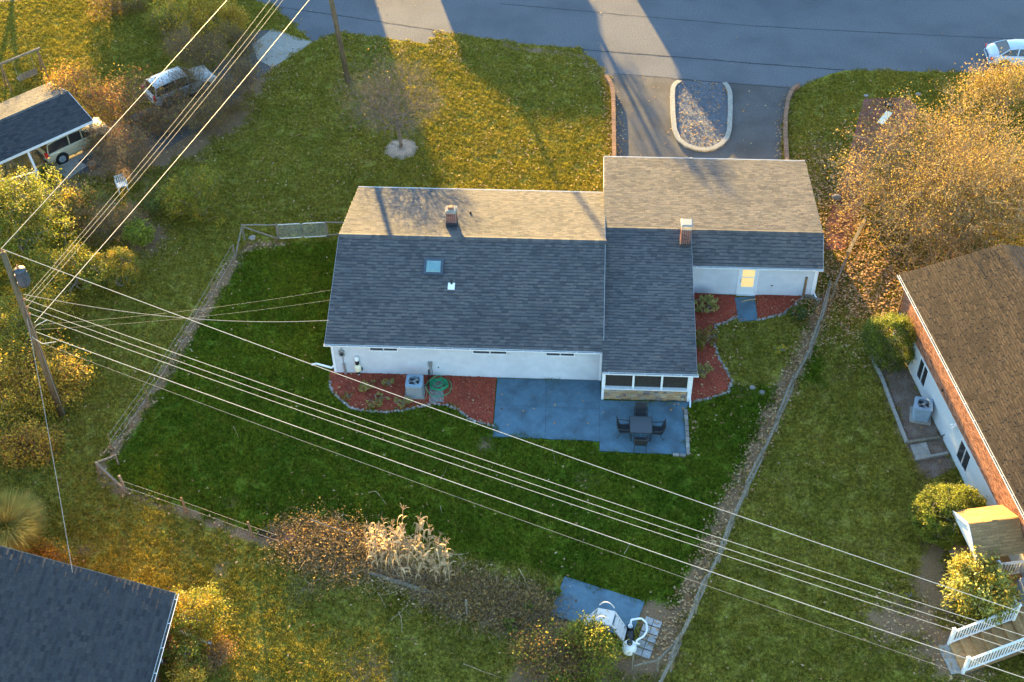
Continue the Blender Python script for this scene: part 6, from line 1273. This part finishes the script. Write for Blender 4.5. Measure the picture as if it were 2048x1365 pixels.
# sunroom bed plants
plant('hosta', 'withered yellow hosta clump close to the garage wall', 'plant', (1412, 622), .75, (.75, .65, .4), 'hosta', 900, .20, nodes=60, seed=21, zc=.4, lumps=9, aspect=.35); plant('hosta', 'small withered yellow hosta beside the sunroom corner', 'plant', (1408, 752), .6, (.50, .48, .32), 'hosta', 600, .17, nodes=50, seed=22, zc=.3, lumps=8, aspect=.35)
plant('low_shrub', 'brown-green low shrub between the two hostas', 'shrub', (1406, 690), .8, (.7, .85, .5), 'olive', 2200, .09, nodes=130, seed=23, zc=.42, mixleaf=[('brown', .8)]); plant('azalea', 'dark low shrub on the grass right of the garage mulch', 'shrub', (1596, 634), .75, (.62, .7, .42), 'dark', 2600, .085, nodes=120, seed=24, zc=.38, mixleaf=[('olive', .3), ('brown', .2)])
plant('yellow_weed', 'bright yellow-green weed beside the right fence', 'plant', (1556, 704), .45, (.4, .42, .25), 'lime', 420, .10, nodes=50, seed=25, zc=.24, mixleaf=[('yellow', .6)])
for px, s, lab in (((735,775), .55, 'withered hosta clump nearest the wall in the rear bed'), ((778,772), .36, 'small withered clump right of it, above the power line'), ((752,806), .62, 'withered clump at the front edge of the rear bed'), ((802,806), .52, 'withered clump near the stone edging left of the air conditioner')):
    plant('withered_clump', lab, 'plant', px, .42, (s, s*.85, .24), 'hosta', int(420*s/.5), .17, nodes=40, seed=int(px[0]), zc=.2, lumps=8, aspect=.28, mixleaf=[('brown', .35)], flat=.45)
plant('clover_clump', 'small green clump by the left edging of the rear bed', 'plant', (697, 797), .3, (.3, .28, .17), 'brown', 200, .10, nodes=30, seed=31, zc=.15, mixleaf=[('olive', .5)])
# left side
plant('yellow_shrub', 'tall golden shrub round the foot of the transformer pole', 'shrub', (70, 800), 2.9, (2.7, 2.3, 1.6), 'gold', 14000, .12, nodes=700, seed=41, zc=1.4, lumps=18, mixleaf=[('yellow', .55), ('olive', .4), ('brown', .35)], sig=.22, ntw=1, twl=.6, twr=.008, tmat='twig_brown')
plant('yellow_shrub', 'low golden shrub in front of the pole foot at left', 'shrub', (70, 905), 1.5, (1.7, 1.2, .85), 'gold', 5000, .11, nodes=320, seed=40, zc=.75, mixleaf=[('yellow', .5), ('brown', .9)], sig=.2, ntw=1, twl=.5, tmat='twig_brown')
plant('evergreen_tree', 'broad yellow-green tree at the left edge below the carport', 'tree', (60, 520), 5.2, (3.6, 3.0, 2.6), 'olive', 22000, .12, nodes=900, trunk=.2, r0=.15, seed=42, zc=2.7, lumps=22, mixleaf=[('lime', .6), ('gold', .08), ('green', .9), ('dark', .4)], sig=.22, off=(-.5, .4), multi=2)
plant('olive_shrub', 'wide olive thicket behind the transformer pole', 'shrub', (40, 690), 3.4, (2.6, 3.2, 1.9), 'olive', 14000, .11, nodes=600, seed=43, zc=1.6, lumps=18, mixleaf=[('green', .4), ('gold', .5)], sig=.2)
plant('olive_shrub', 'olive thicket filling the gap between pole and round shrub', 'shrub', (140, 590), 2.7, (2.2, 2.0, 1.5), 'green', 9000, .11, nodes=420, seed=44, zc=1.3, lumps=14, mixleaf=[('olive', .8), ('gold', .3)], sig=.18)
plant('round_shrub', 'round orange-green shrub standing at the edge of the left lawn', 'shrub', (243, 566), 2.0, (1.25, 1.2, 1.1), 'olive', 9000, .085, nodes=450, seed=45, zc=1.0, shell=True, mixleaf=[('gold', .55), ('dark', .25), ('green', .4)], sig=.12)
plant('leafy_shrub', 'small bright green shrub in the brown thicket', 'shrub', (285, 487), 1.7, (.9, .8, .85), 'lime', 2600, .12, nodes=160, seed=46, zc=.9, mixleaf=[('green', .8)], sig=.13)
plant('leafy_shrub', 'large orange-tipped green shrub left of the lawn, above the gate fence', 'shrub', (402, 428), 2.6, (2.05, 1.9, 1.4), 'olive', 14000, .10, nodes=600, seed=47, zc=1.25, lumps=20, mixleaf=[('gold', .38), ('lime', .2), ('green', .4)], sig=.17)
plant('leafy_shrub', 'dark shrub between the white chair and the orange-tipped shrub', 'shrub', (310, 420), 1.8, (1.3, 1.3, .9), 'green', 4500, .09, nodes=260, seed=48, zc=.9, mixleaf=[('brown', .8), ('dark', .4)], sig=.15)
plant('brown_thicket', 'brown leafless thicket below the white chair', 'shrub', (225, 480), 1.7, (2.0, 1.6, .9), 'brown', 3500, .08, nodes=600, seed=49, zc=.85, ntw=2, twl=.5, twr=.007, tmat='twig_brown', sig=.2, mixleaf=[('olive', .5)])
plant('red_shrub', 'sprawling red-leaved shrub in front of the silver SUV', 'shrub', (265, 262), 3.6, (2.6, 2.1, 1.7), 'red', 4200, .11, nodes=900, seed=50, zc=2.1, lumps=18, ntw=2, twl=.6, twr=.007, tmat='twig_brown', mixleaf=[('gold', .5), ('brown', .4)], sig=.2, trunk=.15)
plant('red_shrub', 'red and orange branches hanging over the carport roof edge', 'shrub', (192, 245), 3.8, (1.9, 1.5, 1.2), 'gold', 2200, .11, nodes=450, seed=51, zc=2.7, ntw=2, twl=.6, twr=.007, tmat='twig_brown', mixleaf=[('red', .9)], sig=.2, off=(-.5, .3), trunk=.3)
plant('brown_shrub', 'brown twiggy shrub in front of the tan SUV', 'shrub', (270, 345), 2.6, (2.5, 1.9, 1.2), 'brown', 2600, .09, nodes=1000, seed=52, zc=1.5, ntw=3, twl=.55, twr=.007, tmat='twig_brown', mixleaf=[('red', .5), ('olive', .2)], sig=.2, trunk=.15)
plant('brown_shrub', 'brown twiggy shrub on the driveway side, right of the silver SUV', 'shrub', (410, 262), 2.6, (2.1, 2.0, 1.3), 'brown', 1800, .09, nodes=900, seed=53, zc=1.4, ntw=3, twl=.55, twr=.007, tmat='twig_brown', mixleaf=[('olive', .6)], sig=.2, trunk=.15)
plant('brown_shrub', 'bare brown shrub beside the concrete driveway apron', 'shrub', (500, 190), 2.5, (1.5, 1.7, 1.25), 'olive', 900, .08, nodes=800, seed=54, zc=1.3, ntw=3, twl=.5, twr=.007, tmat='twig_brown', mixleaf=[('brown', .6)], sig=.2, trunk=.15)
plant('brown_shrub', 'bare brown thicket behind the silver SUV', 'shrub', (405, 150), 3.4, (2.5, 2.1, 1.6), 'brown', 1500, .09, nodes=1100, seed=55, zc=1.9, ntw=3, twl=.6, twr=.007, tmat='twig_brown', mixleaf=[('gold', .8)], sig=.25, trunk=.15)
plant('yellow_shrub', 'tall bright yellow shrub at the top beside the street pole', 'shrub', (372, 72), 3.6, (2.4, 2.1, 1.9), 'yellow', 9000, .12, nodes=520, seed=56, zc=1.8, lumps=15, mixleaf=[('lime', .35), ('gold', .3)], sig=.22); plant('yellow_shrub', 'rounder orange-yellow shrub at the top near the street', 'shrub', (455, 78), 2.6, (1.6, 1.5, 1.3), 'yellow', 7000, .11, nodes=350, seed=57, zc=1.3, mixleaf=[('gold', .7)], sig=.18)
plant('olive_shrub', 'pale grey-green shrub left of the bright yellow one', 'shrub', (325, 62), 2.4, (1.1, 1.2, 1.2), 'olive', 2600, .10, nodes=240, seed=58, zc=1.2, ntw=1, twl=.4, sig=.2); plant('brown_shrub', 'low reddish brown shrub at the very top left', 'shrub', (225, 22), 1.4, (2.6, 1.4, .7), 'brown', 4000, .10, nodes=420, seed=59, zc=.6, mixleaf=[('olive', .4)], sig=.2)
plant('pot_plant', 'dark green plant below the tan car at the carport corner', 'plant', (100, 362), 1.0, (.65, .6, .5), 'dark', 1200, .13, nodes=90, seed=60, zc=.5, mixleaf=[('lime', .3)])
plant('olive_shrub', 'olive shrub with orange tips right of the lower left roof', 'shrub', (398, 1252), 2.0, (1.45, 1.35, 1.1), 'olive', 8000, .10, nodes=380, seed=61, zc=1.0, lumps=14, mixleaf=[('gold', .4), ('green', .5), ('brown', .25)], sig=.15); plant('olive_shrub', 'darker shrub below the garden bench at the lower left', 'shrub', (372, 1335), 1.5, (1.3, 1.2, .8), 'green', 5500, .10, nodes=300, seed=62, zc=.75, mixleaf=[('brown', .6), ('olive', .5)], sig=.15)
plant('yellow_shrub', 'bright yellow shrub cut by the bottom edge', 'shrub', (366, 1385), 1.3, (1.0, .9, .75), 'yellow', 4000, .09, nodes=220, seed=63, zc=.65, sig=.13); plant('brown_shrub', 'low brown plants behind the lower left roof', 'plant', (105, 1120), .8, (1.5, .8, .45), 'olive', 2600, .09, nodes=200, seed=64, zc=.4, mixleaf=[('gold', .5), ('brown', .6)], sig=.15)
plant('weed_patch', 'twiggy weeds at the right edge of the olive shrub', 'plant', (440, 1330), .7, (.7, 1.1, .4), 'brown', 900, .08, nodes=300, seed=65, zc=.35, ntw=2, twl=.35, twr=.006, tmat='twig_brown', sig=.15)
plant('brown_shrub', 'bare twiggy shrub right in front of the silver SUV doors', 'shrub', (345, 245), 2.2, (1.7, 1.2, 1.1), 'brown', 1200, .09, nodes=700, seed=66, zc=1.2, ntw=3, twl=.5, twr=.006, tmat='twig_brown', mixleaf=[('red', .5), ('olive', .4)], sig=.2, trunk=.15)
plant('brown_shrub', 'bare twiggy shrub beside the tan SUV front door', 'shrub', (190, 305), 1.9, (1.3, 1.0, .9), 'brown', 700, .09, nodes=450, seed=67, zc=1.0, ntw=3, twl=.45, twr=.006, tmat='twig_brown', mixleaf=[('gold', .5)], sig=.2, trunk=.15)
plant('brown_thicket', 'tangled brown and green thicket along the driveway edge at far left', 'shrub', (160, 450), 2.2, (2.2, 1.6, 1.1), 'green', 6500, .10, nodes=420, seed=75, zc=1.1, ntw=1, twl=.4, mixleaf=[('brown', .9), ('olive', .6)], sig=.2, tmat='twig_brown')
plant('olive_shrub', 'yellowing shrub between the transformer and the left edge', 'shrub', (105, 640), 2.6, (1.9, 1.9, 1.4), 'gold', 7500, .10, nodes=380, seed=76, zc=1.3, mixleaf=[('olive', 1.2), ('green', .5)], sig=.18)
for k_, (px, h_, r_, lab, lf_) in enumerate((((455, 225), 2.3, (1.6, 1.5, 1.15), 'bare brown shrub over the neighbour driveway bend', 'brown'), ((330, 275), 2.4, (1.9, 1.3, 1.2), 'rusty twiggy shrub low before the silver SUV', 'red'), ((380, 205), 2.6, (1.6, 1.2, 1.3), 'fine bare shrub hiding the middle of the silver SUV', 'brown'), ((470, 120), 2.4, (1.6, 1.4, 1.2), 'bare brown shrub between driveway apron and yellow shrubs', 'olive'))):
    plant('brown_shrub', lab, 'shrub', px, h_, r_, lf_, 1300, .09, nodes=800, seed=110+k_, zc=h_*.52, ntw=3, twl=.5, twr=.0055, tmat='twig_brown', mixleaf=[('olive', .4), ('brown', .4)], sig=.2, trunk=.15)
# bottom centre
plant('garden_shrub', 'olive shrub growing over the pool ladder foot', 'shrub', (1185, 1322), 1.35, (1.25, 1.05, .75), 'olive', 5500, .11, nodes=320, seed=71, zc=.7, mixleaf=[('green', 1.0), ('lime', .3), ('brown', .2)], sig=.17, ntw=1, twl=.6, twr=.008, tmat='twig_brown'); plant('brown_shrub', 'brown twiggy shrub left of the pool ladder', 'shrub', (1105, 1330), 1.2, (1.6, 1.3, .65), 'brown', 3600, .10, nodes=600, seed=72, zc=.6, ntw=2, twl=.6, twr=.009, tmat='twig_brown', mixleaf=[('olive', .5), ('green', .25)], sig=.2)
plant('silver_weed', 'grey-green feathery weed at the bottom edge', 'plant', (1112, 1355), .7, (.6, .45, .35), 'green', 700, .15, nodes=70, seed=73, zc=.35, aspect=.25)
for px, lab, s in (((1018,1258), 'green broadleaf weed below the vines', .5), ((1057,1222), 'green broadleaf weed at the right end of the vines', .38), ((1108,1190), 'small green weed at the left edge of the pool pad', .35)): plant('broadleaf_weed', lab, 'plant', px, .45, (s, s, .25), 'green', int(150*s/.4), .17, nodes=30, seed=int(px[0]), zc=.24, aspect=.8)
# withered vines over the garden plot: an uncountable tangle
VN = dens(poly([(590,1070),(640,1080),(700,1092),(750,1118)]), 40); VN2 = dens(poly([(880,1175),(940,1195),(1010,1215),(1080,1228)]), 40); VN3 = dens(poly([(590,1090),(650,1115),(700,1140)]), 20)
def tangle(name, label, C_, w, hh, n, seed, leaves, mats):
    q = np.random.default_rng(seed); mb = MB(); i = q.integers(0, len(C_), n); c = C_[i]+np.c_[q.normal(0, w, (n, 2)), np.abs(q.normal(0, hh, n))]
    for p in c:
        d = q.normal(0, 1, 3)*[1, 1, .5]; d /= np.linalg.norm(d); e = np.cross(d, q.normal(0, 1, 3)); L = .3+.6*q.random(); P = np.array([p+d*L*(s-.5)+e*.15*math.sin(s*4)*L for s in (0, .33, .66, 1)]); P[:, 2] = np.maximum(P[:, 2], .02); mb.tube(P, .007, 3, cap=False)
    i = q.integers(0, len(C_), leaves); pos = C_[i]+np.c_[q.normal(0, w, (leaves, 2)), np.abs(q.normal(0, hh, leaves))]; leaf_quads('', pos, .10, None, mb=mb, mi=1, flat=.2)
    return build(name, mb, mats, label=label, kind='stuff')
tangle('withered_vines', 'tangle of withered orange-brown bean vines left of the corn', np.r_[VN, VN3], .72, .24, 1300, 1, 9500, [MT['twig_brown'], LM['rust']])
tangle('withered_vines', 'low brown tangle of dead vines right of the corn', VN2, .66, .24, 1500, 2, 9000, [MT['twig_brown'], LM['rust']])
CF = dens(poly([(740,1135),(800,1150),(860,1160),(900,1165)]), 30); tangle('corn_litter', 'broken dry leaves and stalks on the ground of the corn patch', CF, .62, .08, 420, 3, 1300, [MT['straw'], MT['straw']])
tangle('corn_litter', 'tan stalk scraps strewn over the dead vines right of the corn', VN2, .7, .15, 260, 4, 1600, [MT['straw'], MT['straw']])
tangle('corn_litter', 'tan scraps added to brighten the withered vines left of the corn', np.r_[VN, VN3], .6, .22, 200, 6, 900, [MT['straw'], MT['straw']])  # pale scraps added in place of golden sunlight on the vines
# dead corn: single stalks
def corn(name, seed):
    q = np.random.default_rng(seed); t = thing(name, '', 'corn stalk', (0, 0, 0), 'dead corn stalks in the garden plot'); H_ = 1.75+.45*q.random(); ln = q.normal(0, .14, 2); P = np.array([[ln[0]*f*f, ln[1]*f*f, H_*f] for f in np.linspace(0, 1, 6)])
    build('stalk', MB().tube(P, np.linspace(.020, .009, 6), 5), MT['straw'], t)
    for k in range(8):
        f = .22+.75*k/8+.05*q.random(); b = np.array([np.interp(f, np.linspace(0, 1, 6), P[:, i]) for i in range(3)]); a = q.random()*6.283; L = .45+.35*q.random(); d = np.array([math.cos(a), math.sin(a), 0]); s = np.array([-d[1], d[0], 0]); w = .035+.02*q.random(); v = []
        rise = .25+.3*q.random(); tw = q.normal(0, .5)
        for j, g in enumerate(np.linspace(0, 1, 6)):
            c = b+d*L*(g*.75 if g < .6 else .45+.15*(g-.6))+np.array([0, 0, L*(rise*math.sin(g*2.2)-1.0*g**2.2)]); c[2] = max(c[2], .03); ww = w*(1-g*.85); ss = s*math.cos(tw*g*3)+np.array([0, 0, 1])*math.sin(tw*g*3); v += [c-ss*ww, c+ss*ww]
        m_ = MB(); m_.add(v, [(2*j, 2*j+1, 2*j+3, 2*j+2) for j in range(5)]); build('leaf', m_, MT['straw'], t)
    tm = MB(); e = P[-1]
    for k in range(7): d = q.normal(0, .4, 3); d[2] = abs(d[2])+.5; d /= np.linalg.norm(d); tm.tube([e-[0, 0, .08], e+d*.16, e+d*.27+[0, 0, -.06]], [.012, .012, .006], 4)
    build('tassel', tm, MT['straw'], t); return t
protos = [corn('corn_stalk', 200+i) for i in range(7)]; k = 0
rows = [[(748,1128),(768,1131),(790,1137),(812,1142),(838,1150),(862,1158),(890,1163)], [(756,1112),(776,1116),(800,1118),(822,1124),(846,1131),(868,1140),(896,1150)], [(768,1102),(792,1104),(815,1106),(836,1112),(858,1122),(878,1132)], [(752,1142),(780,1150),(830,1165),(805,1157),(870,1172),(900,1176)], [(784,1125),(828,1137),(852,1143),(806,1130)], [(745,1118),(762,1122),(788,1112),(808,1113),(830,1118),(850,1128),(872,1148),(884,1142),(760,1136),(795,1146),(818,1150),(842,1158)]]
CL = 'tan dead corn stalk in the ragged patch at the bottom of the yard'
for r_ in rows:
    for px in r_:
        p = G(px[0]+rng.normal(0, 4), px[1]+rng.normal(0, 3)); src = protos[k % 7]
        if k < 7: src.location = tuple(p); src['label'] = CL
        else: copy_thing(src, p, CL, rz=rng.random()*6.28, scale=.85+.55*rng.random()).rotation_euler.rotate_axis('X', rng.normal(0, .16))
        k += 1
# ornamental grass at the left edge
def tuft(px, label, n, h, spr, m, seed, name='ornamental_grass'):
    q = np.random.default_rng(seed); p = G(*px); mb = MB(); t = thing(name, label, 'ornamental grass', p); a = q.random(n)*6.283; L = h*(.6+.6*q.random(n)); out = spr*(.15+q.random(n)**.7); d = np.stack([np.cos(a), np.sin(a), 0*a], -1); s = np.stack([-d[:, 1], d[:, 0], 0*a], -1)*.013; b = p+d*q.random((n, 1))*.35; v = []
    for g in (0, .35, .7, 1): v.append(b+d*(out*g**1.6)[:, None]+np.stack([0*a, 0*a, L*(g-.33*g**3)], -1))
    V_ = np.stack([v[0]-s, v[0]+s, v[1]-s, v[1]+s, v[2]-s*.8, v[2]+s*.8, v[3]], 1); mb.add(V_.reshape(-1, 3), (np.arange(n)[:, None, None]*7+np.array([[0, 1, 3, 2], [2, 3, 5, 4]])[None]).reshape(-1, 4)); base = mb.n-n*7; mb.f.append(((np.arange(n)[:, None]*7+np.array([[4, 5, 6]])), 0))
    build('blades', mb, m, t); return t
og = leafmat('tall_grass', [(.22,.22,.03),(.34,.30,.045),(.44,.34,.08),(.24,.18,.035)]); tuft((25, 1085), 'large fountain-like ornamental grass at the left edge', 7500, 2.3, 1.7, og, 81)

# ------------------------------------------------------------------ fallen leaves
fl = mat('fallen_leaves', (.85,.85,.85), (1.1,1.1,1.1), scale=3, rough=.8, island=[(0,(.17,.08,.035)),(.25,(.34,.18,.08)),(.5,(.42,.25,.12)),(.75,(.48,.34,.19)),(1,(.30,.13,.06))], trans=.15)
def leaf_field(n, box, dens_fn, size, z=.055, seed=0):
    q = np.random.default_rng(seed); P = np.c_[q.random(n)*(box[1]-box[0])+box[0], q.random(n)*(box[3]-box[2])+box[2]]; return P[q.random(n) < dens_fn(P[:, 0], P[:, 1])]
TREE = G(1840, 430)[:2]
def ld_(x, y):
    n1 = vnoise(x, y, .45, 21); n2 = vnoise(x, y, 1.6, 22); d = .010+.04*np.clip(n1-.45, 0, 1)*n2*2
    d = d+.9*np.exp(-(np.hypot((x-TREE[0])/1.0, (y-TREE[1]-1))/8.2)**4)*(.35+.65*n2)
    d = np.where((y > 12.5) & (x > -9) & (x < 14.3), .05+.13*n2*n1, d)
    for P, w, s in ((_ST[2][0], .7, .9), (_ST[0][0], .55, .5), (_ST[1][0], .4, .25), (_ST[3][0], 1.0, .12)): d = np.maximum(d, s*np.clip(1.3-segdist(x, y, P)/w, 0, 1)*(.5+.8*n2))
    for P, w, s in ((poly([(1660,560),(1700,540),(1780,570),(1800,560)]), 2.2, .8), (poly([(1640,470),(1660,380),(1700,300)]), 1.0, .6), (poly([(1225,320),(1222,230),(1205,165),(1175,130)]), .55, .8), (poly([(1240,320),(1238,230),(1228,190)]), .35, 1.0), (poly([(1566,320),(1563,240),(1580,190)]), .45, .9),
                    (poly([(660,80),(760,85),(850,100)]), .9, .4), (poly([(890,80),(905,110),(920,125)]), .8, .6), (poly([(1440,800),(1460,850),(1440,700),(1470,660)]), 1.3, .22), (poly([(1340,812),(1368,830)]), .35, 1.0), (poly([(1388,830),(1385,905)]), .3, .6), (poly([(1200,400),(1195,330)]), .9, .35)):
        d = np.maximum(d, s*np.clip(1.3-segdist(x, y, P)/w, 0, 1)*(.4+.9*n2))
    d = np.where(inpoly(x, y, ROAD), d*.04, d); d = np.where(inpoly(x, y, PATIO) & (segdist(x, y, poly([(1340,812),(1368,830)])) > .6), .03*n1, d)
    d = np.where(inpoly(x, y, ISLAND), .35, d); d = np.where(inpoly(x, y, BED_A), .04, d); d = np.where(inpoly(x, y, FOOT), 0, d)
    d = np.where(inpoly(x, y, DRIVE) & (segdist(x, y, poly([(1240,320),(1238,230),(1228,190)])) > .5) & (segdist(x, y, poly([(1566,320),(1563,240),(1580,190)])) > .5) & ~inpoly(x, y, ISLAND), .02, d); return d
P = leaf_field(150000, (-30, 44, -20, 37), ld_, .1, seed=5); zz = .06+.03*rng.random(len(P)); zz = np.where(inpoly(P[:, 0], P[:, 1], PATIO), .085, zz); zz = np.where(inpoly(P[:, 0], P[:, 1], ROAD) | inpoly(P[:, 0], P[:, 1], DRIVE), .03, zz); zz = np.where(inpoly(P[:, 0], P[:, 1], ISLAND), .11, zz)
for Q_ in (BED_A, BED_B, BED_C, BED_D): zz = np.where(inpoly(P[:, 0], P[:, 1], Q_), .11, zz)
P2 = leaf_field(42000, (24.5, 38, 1.0, 24), lambda x, y: np.clip(1.15-np.hypot((x-29.5)/6.0, (y-11)/9.5), 0, 1)*(.35+.65*vnoise(x, y, 1.1, 31))*~inpoly(x, y, FOOT)*(1-.8*inpoly(x, y, BED_D)), .1, seed=8); P = np.r_[P, P2]; zz = np.r_[zz, .07+.05*rng.random(len(P2))]
PS = [(_ST[2][0], .62, 26000, (14, 30, -17, 7), .8), (_ST[0][0], .45, 9000, (-14, 2, -6, 12), .6), (_ST[8][0], 2.0, 7000, (25, 34, -18, -9), .35), (_ST[10][0], 3.0, 14000, (-26, -6, 12, 32), .5), (_ST[11][0], 2.2, 9000, (-22, -10, 8, 18), .5)]
for S_, w_, n_, bx_, k_ in PS:
    P3 = leaf_field(n_, bx_, lambda x, y: k_*np.clip(1.25-segdist(x, y, S_)/w_, 0, 1)*(.3+.9*vnoise(x, y, 2.2, 41)), .1, seed=n_); P = np.r_[P, P3]; zz = np.r_[zz, .03+.04*rng.random(len(P3))]
leaf_quads('fallen_leaves', np.c_[P, zz], .135, fl, label='fallen tan and orange leaves strewn over the ground', flat=.72, aspect=.62)
# unseen bare trees opposite, added to soften and dapple the shade
plant('bare_tree', 'unseen leafless tree added beside the middle house to dapple the lawn', 'tree', None, 7.0, (3, 3, 2.6), 'tan', 60, .1, nodes=500, trunk=.3, r0=.15, seed=91, multi=1, ntw=2, twl=.6, twr=.02, tmat='twig', xy=(9.6, 47.5), n=4)
plant('bare_tree', 'unseen leafless tree added far to the left for partial shade', 'tree', None, 8.5, (3.6, 3.0, 3.4), 'tan', 900, .12, nodes=700, trunk=.25, r0=.18, seed=93, multi=1, ntw=3, twl=.7, twr=.02, tmat='twig', xy=(-25, 50), n=4)
plant('bare_tree', 'second unseen leafless tree added at the far left for partial shade', 'tree', None, 8.0, (3.6, 3.0, 3.2), 'tan', 900, .12, nodes=700, trunk=.25, r0=.18, seed=94, multi=1, ntw=3, twl=.7, twr=.02, tmat='twig', xy=(-33, 51), n=4)
plant('bare_tree', 'unseen leafless tree added beside the left house to soften the shadow edge', 'tree', None, 7.5, (2.6, 2.6, 2.8), 'tan', 60, .1, nodes=500, trunk=.3, r0=.15, seed=92, multi=1, ntw=2, twl=.6, twr=.02, tmat='twig', xy=(-5.6, 47.5), n=4)
